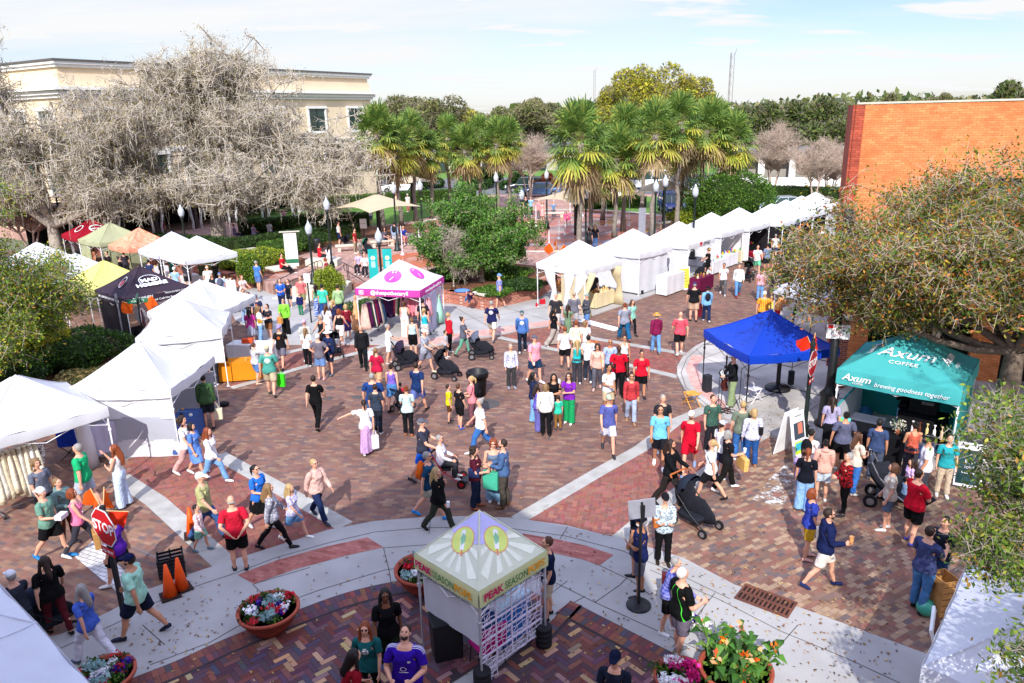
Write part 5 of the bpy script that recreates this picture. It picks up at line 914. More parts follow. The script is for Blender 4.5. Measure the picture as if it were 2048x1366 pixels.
def own_building():
 SH_=[(-14,1240,None)]; L=Vector((sdir.x,sdir.y)); k=math.tan(SUN_EL); y0=-.7
 B_=[(-10.3,13.8),(-9.05,14.4),(-5.45,15.27),(-2.34,18.85),(-2.0,18.9),(.43,15.86),(2.46,15.0),(2.75,12.6),(3.1,10.0)]
 prof=[]
 for X,Y in B_:
  d=(Y-y0)/math.cos(SUN_AZ); prof.append((X-d*math.sin(SUN_AZ),d*k))
 prof=[(-40,prof[0][1])]+prof; x1=prof[-1][0]; prof+=[(x1+.3,6.2),(x1+2.6,6.2),(x1+2.75,prof[-1][1]+.6),(x1+9,prof[-1][1]+1.2)]
 e=empty('brick_block',(0,y0,0),0,'brick block with stepped parapet behind the camera, shading the near pavement','building')
 pts=[(x,0,z) for x,z in prof]; n=len(pts); mb=MB(); mb.add(pts+[(pts[-1][0],0,0),(pts[0][0],0,0)]+[(x,-12,z) for x,_,z in pts]+[(pts[-1][0],-12,0),(pts[0][0],-12,0)],[tuple(range(n+2)),tuple(range(2*n+3,n+1,-1))]+[(i,(i+1)%(n+2),(i+1)%(n+2)+n+2,i+n+2) for i in range(n+2)])
 mb.build('wall',rb,e)
 for i in range(9):
  f=MB(); f.box((-20+4*i,.03,2.6),(1.8,.06,2.4)); fo=f.build('window',trim,e); MB().box((-20+4*i,.07,2.6),(1.5,.03,2.1)).build('pane',glass,fo)
own_building()
def columned():
 p=at(1600,392,.1); p=Vector((38,88,0)); e=empty('columned_house',p,-.25,'white house with tall square columns beyond the bare trees','building'); MB().box((0,3,2.2),(26,6,4.4)).build('wall',mat('house_wall','#8d8880',rough=.9),e); MB().box((0,2,4.6),(28,9,.3)).build('roof',mat('house_roof','#6a6866'),e)
 for i in range(8): MB().box((-12+3.4*i,-1.2,2.2),(.7,.7,4.4)).build('column',trim,e)
 MB().box((0,-1.2,1.0),(25,.2,1.2)).build('balustrade',trim,e)
columned()
def shop(x,y,z,w_,h,d,label,c='#a8a49c'):
 p=Vector((x,y,0)); e=empty('low_building',p,0,label,'building'); MB().box((0,d/2,h/2),(w_,d,h)).build('wall',mat('shopwall'+c,c,rough=.9),e); MB().box((0,d/2,h+.1),(w_+.6,d+.6,.25)).build('roof',darkroof,e)
 for i in range(int(w_/4)): f=MB().box((-w_/2+2+4*i,-.03,h*.45),(2.2,.1,h*.5)).build('window',mat('dark_frame'),e); MB().box((-w_/2+2+4*i,-.09,h*.45),(1.9,.04,h*.42)).build('pane',glass,f)
shop(-4,122,0,34,3.4,12,'low grey building behind the palms and parked cars'); shop(62,112,0,30,5.2,12,'low pale building right of the columned house','#c4beb0')
def mast(px_,top,bx,Y,h_,wd,label):
 b=atY(bx,top,Y); e=empty('lattice_mast',(b.x,Y,0),0,label,'radio mast'); mb=MB(); H_=b.z; n=int(H_/wd/1.6)
 for s in range(3):
  a=2*math.pi*s/3; a2=2*math.pi*(s+1)/3; c=Vector((math.cos(a)*wd/2,math.sin(a)*wd/2,0)); c2=Vector((math.cos(a2)*wd/2,math.sin(a2)*wd/2,0)); mb.tube([c,c+Vector((0,0,H_))],wd*.07,4)
  for i in range(n): mb.tube([c+Vector((0,0,H_*i/n)),c2+Vector((0,0,H_*(i+1)/n))],wd*.035,3)
 mb.build('lattice',mat('mast_grey','#8f8a88',rough=.7),e)
 if wd>1: MB().tube([(wd*.6,0,H_-.3),(wd*.9,0,H_+1.2)],.09,5).build('antenna',mat('mast_grey'),e)
mast(1465,105,1465,250,27,1.5,'tall grey lattice radio mast above the palms'); mast(1189,140,1189,420,30,1.2,'faint slim radio mast over the tallest palm')
# ---------------- canopies ----------------
def fab(key,h,tl=.22,rough=.8,k=.85,bump=1,bs=2.6):
 if key in MATS: return MATS[key]
 m=mat(key,h,rough=rough,spec=.2,var=.04,vs=2,bump=bump,bs=bs,k=k); t=m.node_tree; b=t.nodes['Principled BSDF']; out=t.nodes['Material Output']; tr=nn(t,'ShaderNodeBsdfTranslucent'); ms=nn(t,'ShaderNodeMixShader'); ms.inputs[0].default_value=tl
 t.links.new(b.inputs['Base Color'].links[0].from_socket,tr.inputs[0]); t.links.new(b.outputs[0],ms.inputs[1]); t.links.new(tr.outputs[0],ms.inputs[2]); t.links.new(ms.outputs[0],out.inputs[0]); return m
WH=fab('canvas_white','#f2f2f6',k=.76); steel=mat('leg_steel','#c9c9cc',rough=.4,metal=.5,var=.05); legw=mat('leg_white','#e4e4e6',rough=.5,var=.03)
WALLW=fab('canvas_wall','#f2f2f6',tl=.3,k=.84,bump=.8,bs=2.2)
def wallmesh(mb,a,b,z0,z1,th=.02,wav=.05,n=14,seed=0,sag=0):
 a,b=Vector(a),Vector(b); d=(b-a); L=d.length; u=d/L; nrm=Vector((-u.y,u.x)); r_=random.Random(seed); ph=r_.uniform(0,6); rows=5; vs=[]
 for s in (0,1):
  for j in range(rows+1):
   for i in range(n+1):
    t=i/n; z=z0+(z1-z0)*j/rows - (sag*math.sin(math.pi*t) if j==rows else 0); off=wav*(math.sin(t*17+ph)*.5+math.sin(t*7+ph*2+j*.5)*.5)*(1-.55*j/rows)+s*th; p=a+u*L*t+nrm*off; vs.append((p.x,p.y,z))
 N=(n+1)*(rows+1); fs=[]
 for j in range(rows):
  for i in range(n):
   q=j*(n+1)+i; fs+=[(q,q+1,q+n+2,q+n+1),(N+q+n+1,N+q+n+2,N+q+1,N+q)]
 mb.smooth=True; mb.add(vs,fs)
def tent(c,yaw,s,ze,za,m,label,val=.26,vm=None,legm=None,walls=(),cat='canopy tent',group='pop-up canopies of the market',z=0.,facets=None,legs=True,conc_=1.15,seed=0,name='canopy_tent',noleg=(),sag=1):
 """walls: (side, height0, height1, material, part name); side k joins corner k and k+1, corners -- +- ++ -+"""
 e=empty(name,(c[0],c[1],z),yaw,label,cat,group); h=s/2; K=[(-h,-h),(h,-h),(h,h),(-h,h)]; r_=random.Random(seed+7)
 mats=[m] if not facets else facets; mb=MB(); mb.smooth=True; nr_,nc=9,12
 for k in range(4):
  mb.mi=min(k,len(mats)-1) if facets else 0; a,b=Vector(K[k]),Vector(K[(k+1)%4]); vs=[]
  ph=r_.uniform(0,6)
  for i in range(nr_+1):
   t=i/nr_
   for j in range(nc+1):
    q=a.lerp(b,j/nc)*t; zz=ze+(za-ze)*((1-t)**conc_); w_=math.sin(math.pi*j/nc)
    zz-=sag*(.04*t*w_*(1 if t<1 else 1.3)+.07*w_*math.sin(math.pi*t)+.012*math.sin(9*t+ph+j*1.3)*w_+.026*w_*math.sin((i*1.9+j*1.1)+ph)*t+.02*math.sin(j*1.7+ph)*w_*(1-t)); vs.append((q.x,q.y,zz))
  mb.add(vs,[(i*(nc+1)+j,(i+1)*(nc+1)+j,(i+1)*(nc+1)+j+1,i*(nc+1)+j+1) for i in range(nr_) for j in range(nc)])
 cano=mb.build('canopy',mats,e)
 if facets is None:
  sm=MB()
  for k in range(4): a=Vector(K[k]); sm.tube([(a.x*t_,a.y*t_,ze+(za-ze)*((1-t_)**conc_)+.008) for t_ in (.06,.3,.6,.8,1.0)],.012,4)
  sm.build('seam',mat('seam_white','#dcdce2',rough=.9) if m in (WH,) else m,cano)
 v=MB(); v.smooth=True; hh=h+.02
 K2=[(-hh,-hh),(hh,-hh),(hh,hh),(-hh,hh)]
 for k in range(4):
  a,b=Vector(K2[k]),Vector(K2[(k+1)%4]); n=12; vs=[]; u=(b-a).normalized(); nn_=Vector((u.y,-u.x))
  for i,(dz,o) in enumerate(((.01,0),(-val*.5,.02),(-val,.012))):
   for j in range(n+1): q=a.lerp(b,j/n)+nn_*(o+.018*math.sin(j*2.1+k+seed)*(i>0)); vs.append((q.x,q.y,ze+dz-.052*sag*math.sin(math.pi*j/n)+.004))
  v.add(vs,[(i*(n+1)+j,(i+1)*(n+1)+j,(i+1)*(n+1)+j+1,i*(n+1)+j+1) for i in range(2) for j in range(n)])
 v.build('valance',vm or m if not facets else (vm or mats[0]),e)
 lm=legm or legw
 if legs:
  for i,(x,y) in enumerate(K):
   if i in noleg: continue
   q=MB(); f=.985; q.box((x*f,y*f,ze/2+.55),(.034,.034,ze-1.1)); q.box((x*f,y*f,.6),(.026,.026,1.2)); q.box((x*f,y*f,.012),(.09,.09,.02)); q.box((x*f,y*f,ze-.62),(.06,.06,.07)); q.build('leg',lm,e)
  fr=MB()
  for k in range(4):
   a,b=Vector(K[k])*.975,Vector(K[(k+1)%4])*.975; n=2
   for i in range(n):
    p=a.lerp(b,i/n); r=a.lerp(b,(i+1)/n); fr.tube([(p.x,p.y,ze-.06),(r.x,r.y,ze-.5)],.011,4); fr.tube([(p.x,p.y,ze-.5),(r.x,r.y,ze-.06)],.011,4)
  fr.tube([(0,0,za-.06),(0,0,ze-.35)],.015,5); fr.build('truss',lm,e)
 for k,w_ in enumerate(walls):
  sd,z0,z1,wm,nm=w_[:5]; a,b=Vector(K[sd])*.96,Vector(K[(sd+1)%4])*.96
  if len(w_)>5: a,b=a.lerp(b,w_[5][0]),a.lerp(b,w_[5][1])
  mb=MB(); wallmesh(mb,a,b,z0,z1,seed=seed+k); mb.build(nm,wm,e)
 return e
def facet_text(e,side,s,ze,za,body,size,m,t=.62,off=0,extr=.002,sx=1,conc_=1.15,name='lettering',bold=0,shear=0,rot=0):
 """lettering lying on the roof facet above side k (k=0: local -y)"""
 h=s/2; a=side*math.pi/2; zz=ze+(za-ze)*((1-t)**conc_); slope=-(za-ze)*conc_*(1-t)**(conc_-1)/h; phi=math.atan(-slope); 
 p=Matrix.Rotation(a,3,'Z')@Vector((off,-h*t,zz+.012)); o=text(body,size,m,e,p,(0,0,0),name,extr,sx=sx,bold=bold,shear=shear); o.matrix_local=Matrix.Translation(p)@Matrix.Rotation(a,4,'Z')@Matrix.Rotation(phi,4,'X')@Matrix.Rotation(rot,4,'Z')@Matrix.Diagonal((sx,1,1,1)); return o
def val_text(e,side,s,z,body,size,m,off=0,sx=1,bold=0,shear=0,name='lettering',out=.055):
 h=s/2+.02; a=side*math.pi/2; p=Matrix.Rotation(a,3,'Z')@Vector((off,-h-out,z)); o=text(body,size,m,e,(0,0,0),(0,0,0),name,.002,bold=bold,shear=shear); o.matrix_local=Matrix.Translation(p)@Matrix.Rotation(a,4,'Z')@Matrix.Rotation(math.pi/2,4,'X')@Matrix.Diagonal((sx,1,1,1)); return o
TW=mat('print_white','#f4f4f6',rough=.8,k=.9)
def fdisc(e,side,s,ze,za,m,r,t=.6,off=0,dz=.014,sx=1,sy=1,n=28,ring=0,name='print',conc_=1.15,pts=None,rot=0):
 h=s/2; a=side*math.pi/2; zz=ze+(za-ze)*((1-t)**conc_); slope=-(za-ze)*conc_*(1-t)**(conc_-1)/h; phi=math.atan(-slope); mb=MB()
 if pts: mb.add([(x,y,0) for x,y in pts],[tuple(range(len(pts)))])
 elif ring: mb.add([(q*math.cos(2*math.pi*j/n)*sx,q*math.sin(2*math.pi*j/n)*sy,0) for q in (r-ring,r) for j in range(n)],[(j,n+j,n+(j+1)%n,(j+1)%n) for j in range(n)])
 else: mb.add([(r*math.cos(2*math.pi*j/n)*sx,r*math.sin(2*math.pi*j/n)*sy,0) for j in range(n)],[tuple(range(n))])
 o=mb.build(name,m,e); o.matrix_local=Matrix.Translation(Matrix.Rotation(a,3,'Z')@Vector((off,-h*t,zz+dz)))@Matrix.Rotation(a,4,'Z')@Matrix.Rotation(phi,4,'X')@Matrix.Rotation(rot,4,'Z'); return o
Y=lambda d: R(d)
pk=fab('pop_roof','#eef2d8',tl=.15,k=.86); 
def peak():
 s,ze,za=1.58,1.98,2.80; c=(-.62,11.36); yw=Y(45)
 e=tent(c,yw,s,ze,za,pk,'small pastel ice pop stall canopy with lettered valance, nearest the camera',val=.30,vm=fab('pop_valance','#e6ecb0',tl=.12,k=.86),legm=steel,conc_=1.0,sag=.0,group='pop-up canopies of the market',noleg=())
 pur=mat('pop_purple','#bcb8e6',rough=.8); yel=mat('pop_yellow','#d6e27a',rough=.8); wh=mat('pop_white','#fafafa',rough=.8,k=.92); org=mat('pop_orange','#e8956a',rough=.8); grn=mat('pop_green','#8fc49a',rough=.8); pale=mat('pop_ray','#f4f7e0',rough=.8,k=.92)
 h=s/2
 cl=lambda x,y:(lambda Y_,k:(x*k,Y_) )(*(lambda k:(y*k,k))(min(1,.50/max(1e-6,-y) if y<0 else 1,.36/max(1e-6,abs(x)+.69*y) if abs(x)+.69*y>0 else 1)))
 for sd in (0,3):
  for k in range(7):
   a0=R(184+26*k); a1=a0+R(13); q=.95; fdisc(e,sd,s,ze,za,pale,0,t=.50,dz=0.0077,pts=[(0,0),cl(q*math.cos(a0),q*math.sin(a0)),cl(q*math.cos(a1),q*math.sin(a1))],conc_=1.0)
  fdisc(e,sd,s,ze,za,pur,0,t=.50,dz=0.0091,pts=[(0,.53),(-.33,.05),(-.2,.02),(.2,.02),(.33,.05)],conc_=1.0)
  fdisc(e,sd,s,ze,za,org,.235,t=.50,dz=0.0119,conc_=1.0); fdisc(e,sd,s,ze,za,yel,.22,t=.50,dz=0.0133,conc_=1.0)
  rt=R(-28)if sd==0 else R(28)
  fdisc(e,sd,s,ze,za,wh,0,t=.50,dz=0.0147,rot=rt,pts=[(-.04,-.17),(.04,-.17),(.045,.13),(.03,.17),(-.03,.17),(-.045,.13)],conc_=1.0); fdisc(e,sd,s,ze,za,org,0,t=.50,dz=0.0161,rot=rt,pts=[(-.018,-.28),(.018,-.28),(.018,-.17),(-.018,-.17)],conc_=1.0)
  fdisc(e,sd,s,ze,za,grn,0,t=.50,dz=0.0168,rot=rt,pts=[(-.02,-.10),(.05,-.04),(.06,.05),(.0,.12),(-.05,.03)],conc_=1.0)
  z=ze-.13; mag=mat('pop_magenta','#c21a5c'); gr=mat('pop_darkgreen','#3c7a44'); am=mat('pop_amber','#e8a020')
  val_text(e,sd,s,z,'PEAK',.19,mag,off=-.53,bold=.006,sx=.95); val_text(e,sd,s,z,'SEASON',.19,gr,off=.0,sx=.78); val_text(e,sd,s,z,'POPS',.19,am,off=.48,bold=.006,sx=.95); val_text(e,sd,s,z-.135,'HANDMADE ICE POPS-NATURALLY GOOD!',.062,mat('pop_navy','#2a3a4a'),off=0,sx=1.12)
 M=Matrix.Rotation(yw,4,'Z'); K=[(-h,-h),(h,-h),(h,h),(-h,h)]
 mb=MB(); wallmesh(mb,(-h*.86,h*1.0-.0),(-h*.86,-h*.80),.80,1.62,wav=.015,seed=3); mb.build('white_sheet',WALLW,e)
 la=MB(); w2=h*1.86/4; rr=random.Random(9)
 for i in range(4):
  for j in range(5 if i else 6):
   x0=-h*.90+w2*i; z1=1.78-.30*j; z0=z1-.30; y=-h*.88; g=.012
   for (a,b,c_,d) in ((x0,z0,x0+w2,z0+g*1.5),(x0,z1-g*1.5,x0+w2,z1),(x0,z0,x0+g,z1),(x0+w2-g,z0,x0+w2,z1)): la.box(((a+c_)/2,y,(b+d)/2),(c_-a,.014,d-b))
   pp=[(x0+w2*(a+rr.uniform(-.09,.09)),z0+.30*(b+rr.uniform(-.09,.09))) for a in (0,.33,.67,1) for b in (0,.33,.67,1)]
   for a in range(4):
    for b in range(4):
     k=a*4+b
     for k2 in ((k+1) if b<3 else None,(k+4) if a<3 else None,(k+5) if a<3 and b<3 and rr.random()<.4 else None):
      if k2 is None: continue
      (xa,za_),(xb,zb)=pp[k],pp[k2]; L=math.hypot(xb-xa,zb-za_); la.box(((xa+xb)/2,y,(za_+zb)/2),(L,.008,.0085),ry=-math.atan2(zb-za_,xb-xa))
 la.build('lattice_screen',mat('lattice','#e4dcf0',rough=.6,k=.88),e)
 return e
peak()
BL=fab('canvas_blue','#1846c4',tl=.12,rough=.38,k=.8,bump=.8,bs=4); tent((8.15,22.79),Y(11.6),2.95,2.18,3.12,BL,'royal blue canopy over the street musician on the corner',legm=blk,z=.05,conc_=1.2,seed=2)
TQ=fab('canvas_turquoise','#50bcbc',tl=.2,k=.85); TQW=fab('canvas_turq_wall','#3cb4b2',tl=.3,k=.8)
e=tent((11.13,19.88),Y(-38.1),3.0,2.15,3.1,TQ,'turquoise coffee canopy with white script lettering beside the live oak',val=.42,legm=legw,z=.12,seed=3,sag=.3,walls=((2,.0,1.95,TQW,'back_wall'),(1,0,1.95,TQW,'side_wall'),(3,0,1.0,WALLW,'half_wall')))
MB().tube([(-1.46,1.4,1.0),(-1.46,-1.4,1.0)],.035,6).build('rail',TQ,e)
facet_text(e,0,3.0,2.15,3.1,'Axum',.46,TW,t=.47,sx=1.25,bold=.002,shear=.35); facet_text(e,0,3.0,2.15,3.1,'COFFEE',.17,TW,t=.66,sx=1.25); facet_text(e,1,3.0,2.15,3.1,'Axum',.34,TW,t=.62,sx=1.2,shear=.35,bold=.006); facet_text(e,1,3.0,2.15,3.1,'COFFEE',.12,TW,t=.78,sx=1.2); facet_text(e,3,3.0,2.15,3.1,'Axum',.34,TW,t=.62,sx=1.2,shear=.35,bold=.006)
val_text(e,0,3.0,1.98,'Axum',.27,TW,off=-1.0,shear=.35,sx=1.1,bold=.004); val_text(e,0,3.0,1.84,'COFFEE',.08,TW,off=-.95); val_text(e,0,3.0,1.90,'brewing goodness together',.18,TW,off=.35,shear=.35,sx=.9)
tent((-12.75,18.25),Y(47.4),3.0,2.12,3.1,WH,'white canopy over the dress racks at the left edge',seed=4,legm=legw)
GRW=fab('grey_sheet','#c9ccd8',tl=.25,k=.8,bump=1,bs=1.6)
tent((-10.98,21.2),Y(88.2-90),2.95,2.1,3.08,WH,'white canopy with grey and white side sheets, next to the dress rack one',seed=5,legm=legw,walls=((0,0.02,.55,WALLW,'lower_sheet'),(0,.5,1.25,GRW,'grey_sheet'),(0,1.2,2.0,WALLW,'upper_sheet',(.25,1)),(2,.3,1.6,GRW,'grey_sheet')))
tent((-12.0,26.69),Y(13.7),2.8,2.08,3.05,WH,'white canopy third in the left row, above the orange cloth',seed=6,legm=legw,walls=((0,.9,2.0,WALLW,'rolled_sheet',(.05,1)),))
tent((-12.6,29.9),Y(-9.4),2.95,2.1,3.1,WH,'white canopy fourth in the left row, beside the black lettered one',seed=7,legm=legw)
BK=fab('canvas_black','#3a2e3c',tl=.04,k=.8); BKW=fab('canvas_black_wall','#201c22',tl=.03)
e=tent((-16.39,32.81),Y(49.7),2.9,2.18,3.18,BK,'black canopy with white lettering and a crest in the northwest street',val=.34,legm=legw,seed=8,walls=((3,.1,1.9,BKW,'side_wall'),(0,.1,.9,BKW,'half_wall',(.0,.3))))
facet_text(e,0,2.9,2.18,3.18,'MAD\nHOMBRE',.27,TW,t=.58,sx=1.25,bold=.012); fdisc(e,0,2.9,2.18,3.18,TW,.46,t=.52,ring=.03,dz=.02,sy=.72); val_text(e,0,2.9,2.06,'SAY WHEN',.19,TW,off=-.72,bold=.004,sx=.9); val_text(e,0,2.9,2.10,'MADHOMBRE.COM',.11,TW,off=.72); val_text(e,0,2.9,1.9,'Local Small Batch Craft Hot Sauce',.12,TW,off=-.1,sx=1.0,bold=.002); val_text(e,3,2.9,2.0,'SMALL BATCH CRAFT HOT SAUCE',.13,TW,off=.0,bold=.003)
mb=MB(); fdisc(e,3,2.9,2.18,3.18,TW,.34,t=.56,ring=.03,dz=.02,sx=.5,rot=.5); fdisc(e,3,2.9,2.18,3.18,mat('bottle_red','#a8505c'),.2,t=.60,dz=.016,sx=.6,rot=.5)
YL=fab('canvas_yellow','#eeea90',tl=.3,k=.85); tent((-19.1,34.95),Y(50),2.95,2.1,3.1,YL,'pale yellow canopy behind the black lettered one',seed=9); tent((-21.64,37.14),Y(50),2.95,2.1,3.1,WH,'white canopy just beyond the pale yellow one',seed=10); tent((-23.5,38.7),Y(50),2.95,2.1,3.1,WH,'white canopy farthest left behind the young oak leaves',seed=11)
tent((-26.0,41.2),Y(50),2.95,2.1,3.1,WH,'white canopy half lost in the leaves at the left edge',seed=12)
RD=fab('canvas_red','#b01830',tl=.15,k=.8); e=tent((-28.2,50.9),Y(48),2.9,2.15,3.15,RD,'crimson canopy with round white emblem in front of the restaurant',seed=13)
fdisc(e,0,2.9,2.15,3.15,TW,.45,t=.55,ring=.09,dz=.02,sy=.8); facet_text(e,0,2.9,2.15,3.15,'PRETZELS',.16,TW,t=.56,bold=.006); fdisc(e,3,2.9,2.15,3.15,TW,.42,t=.55,ring=.09,dz=.02,sy=.8); 
OL=fab('canvas_olive','#c9cda4',tl=.3,k=.8); tent((-25.9,48.9),Y(52),2.95,2.1,3.12,OL,'olive green canopy with matching side walls, between crimson and orange ones',seed=14,walls=((0,0,2.0,OL,'side_wall'),(3,.2,2.0,OL,'side_wall',(.0,.45))))
OR=mat('canvas_terracotta','#dc7a58',rough=.8,var=.0,hex2='#f0a488',vs=5,k=.85); tent((-22.9,46.5),Y(50),2.75,2.05,3.05,OR,'terracotta batik canopy in the northwest street',seed=15,legm=blk)
WB=fab('canvas_bluewhite','#e4e8f6',tl=.3,k=.86); tent((-19.5,43.4),Y(46),2.9,2.2,3.2,WB,'bluish white canopy, left of the pair before the park wall',seed=16); tent((-17.3,41.5),Y(48),2.9,2.2,3.2,WH,'white canopy, right of the pair before the park wall',seed=17)
PKW=fab('canvas_pinkwhite','#f6eef4',tl=.25,k=.86); PK=fab('canvas_pink','#d64aac',tl=.2,k=.82); e=tent((-4.91,32.84),Y(75.3-90+0),2.95,2.17,3.2,PKW,'white and magenta clothing canopy with round emblems by the brick wall',vm=PK,val=.30,seed=18,sag=.3)
mg=mat('emblem_pink','#d85ab8',rough=.8,hex2='#b83aa0',vs=1.2)
for sd in (0,1): fdisc(e,sd,2.95,2.17,3.2,mg,.40,t=.55,dz=.02,sy=.9); fdisc(e,sd,2.95,2.17,3.2,TW,.13,t=.47,ring=.018,dz=0.0091,off=.02); fdisc(e,sd,2.95,2.17,3.2,TW,.0,t=.62,dz=.028,pts=[(-.10,-.12),(-.07,-.12),(.05,.10),(.02,.10)]); fdisc(e,sd,2.95,2.17,3.2,TW,.05,t=.42,dz=.027,off=-.06,sx=.5,rot=.4); fdisc(e,sd,2.95,2.17,3.2,TW,.05,t=.42,dz=.0275,off=.08,sx=.5,rot=-.4)
val_text(e,0,2.95,2.02,'@theapothecaryfl',.24,TW,off=.1,bold=.004); val_text(e,1,2.95,2.02,'www.theapothecaryfl.com',.19,TW,off=0,bold=.003)
fd=MB(); 
for (x,z_,dx,dz) in ((-1.2,2.10,.2,.025),(-1.2,1.94,.2,.025),(-1.29,2.02,.025,.18),(-1.11,2.02,.025,.18),(-1.2,2.02,.07,.07)): fd.box((x,-1.55,z_),(dx,.006,dz))
fd.build('camera_emblem',TW,e)
mb=MB(); wallmesh(mb,(1.42,-1.3),(1.42,1.3),.05,1.85,wav=.04,seed=4); mb.build('side_sheet',fab('lilac_sheet','#dcd8f0',tl=.3),e); mb=MB(); wallmesh(mb,(-.5,1.38),(1.3,1.38),.1,1.9,wav=.02,seed=4); mb.build('backdrop',fab('backdrop_w','#e8e2f0',tl=.2),e)
o=MB().lathe([(.001,0),(.62,0)],n=28,caps=False).build('round_emblem',mat('emblem_red','#c0206a'),e); o.location=(.25,1.33,1.15); o.rotation_euler=(R(90),0,0)
CRM=fab('cream_curtain','#e8d8b0',tl=.3,k=.82,bump=1,bs=3)
e=tent((3.38,36.31),Y(47.3),2.95,2.2,3.28,WH,'white canopy with tied cream curtains, first of the long row',seed=21,legm=legw,z=.05,walls=((3,0,2.0,CRM,'back_curtain',(.5,1)),))
def curtain(e,pts,m,name='curtain'):
 c=MB(); c.smooth=True; c.tube(pts,[(.38,.06),(.26,.09),(.12,.08),(.24,.09),(.34,.07)][:len(pts)],12); return c.build(name,m,e)
h=1.44
for (x,y,dx,dy,m_) in ((-h,-h+.2,0,.35,WALLW),(-h,.7,0,-.3,WALLW),(-h+.35,-h,-.3,0,CRM),(h-.45,-h,.4,0,CRM),(-h,-.5,0,.1,WALLW)): curtain(e,[(x,y,2.0),(x+dx*.3,y+dy*.3,1.5),(x+dx,y+dy,1.0),(x+dx*.9,y+dy*.9,.5),(x+dx*.8,y+dy*.8,.02)],m_)
tent((6.62,40.1),Y(45.3),2.95,2.2,3.2,WH,'white canopy with full side wall, second of the long row',seed=22,legm=legw,z=.05,walls=((0,.05,1.95,WALLW,'side_wall',(.0,.92)),(3,.1,1.9,WALLW,'side_wall'),(2,.1,1.9,WALLW,'side_wall')))
e=tent((9.6,42.5),Y(48),2.95,2.2,3.2,WH,'white canopy with a heart on its valance, third of the long row',seed=23,legm=legw,z=.05,walls=((3,.1,1.9,WALLW,'side_wall'),))
val_text(e,0,2.95,2.07,'\u2665',.26,mat('heart_red','#c8203c'),off=-.2); val_text(e,0,2.95,2.07,'ZIVAAC',.22,mat('ink','#2a3040'),off=.45,bold=.004,shear=.2)
ROW=[(12.37,46.1,'fourth of the long row'),(14.7,48.2,'fifth of the long row'),(17.35,49.9,'sixth of the long row'),(19.0,51.9,'seventh of the long row'),(20.9,54.1,'eighth of the long row'),(22.8,56.4,'farthest of the long row')]
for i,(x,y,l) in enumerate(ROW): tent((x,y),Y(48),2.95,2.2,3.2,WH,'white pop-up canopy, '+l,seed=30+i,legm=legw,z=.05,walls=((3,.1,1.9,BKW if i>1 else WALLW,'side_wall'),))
tent((12.75,29.4),Y(35),2.9,2.15,3.1,WB,'bluish white canopy under the live oak leaves behind the blue one',seed=41,legm=steel,z=.12)
WBN=fab('canvas_shadewhite','#eef1fb',tl=.3,k=.86)
tent((-9.29,9.39),Y(-40.7),2.95,2.1,3.15,WBN,'white canopy roof at the left edge of the lower left corner',seed=51); tent((-7.05,7.47),Y(-40.7),2.95,2.1,3.15,WBN,'white canopy roof cut off by the bottom edge at the left',seed=53); tent((7.43,8.4),Y(49.8),2.95,2.1,3.1,WBN,'white canopy roof cut off by the lower right corner',seed=52)
SA=fab('sail_sand','#d2c0a2',tl=.15,k=.8,bump=.2)
def sail(c,s,ze,za,label,yaw):
 e=empty('shade_umbrella',(c[0],c[1],G),yaw,label,'shade umbrella','sand-coloured shade umbrellas of the park'); h=s/2; mb=MB(); mb.smooth=True; K=[(-h,-h),(h,-h),(h,h),(-h,h)]
 for k in range(4):
  a,b=Vector(K[k]),Vector(K[(k+1)%4]); vs=[];n=8
  for i in range(n+1):
   for j in range(n+1):
    t=i/n; w_=math.sin(math.pi*j/n); q=a.lerp(b,j/n)*t*(1-.16*w_*t); vs.append((q.x,q.y,ze+(za-ze)*(1-t)**1.1+.18*w_*t))
  mb.add(vs,[(i*(n+1)+j,(i+1)*(n+1)+j,(i+1)*(n+1)+j+1,i*(n+1)+j+1) for i in range(n) for j in range(n)])
 mb.build('canopy',SA,e); MB().box((0,0,za/2),(.2,.2,za)).build('post',blk,e); return e
sail((-9.3,53.6),4.5,2.55,3.5,'sand-coloured shade umbrella left of the magnolia',Y(45)); p=at(1152,388,3.6); sail((p.x,p.y),4.6,2.6,3.5,'sand-coloured shade umbrella behind the tallest palm',Y(40)); sail((12.4,60.6),4.4,2.6,3.5,'sand-coloured shade umbrella behind the right-hand palms',Y(80)); p=at(828,372,3.4); sail((p.x-1,p.y+6),4,2.6,3.3,'small far shade umbrella beyond the left palms',Y(30))
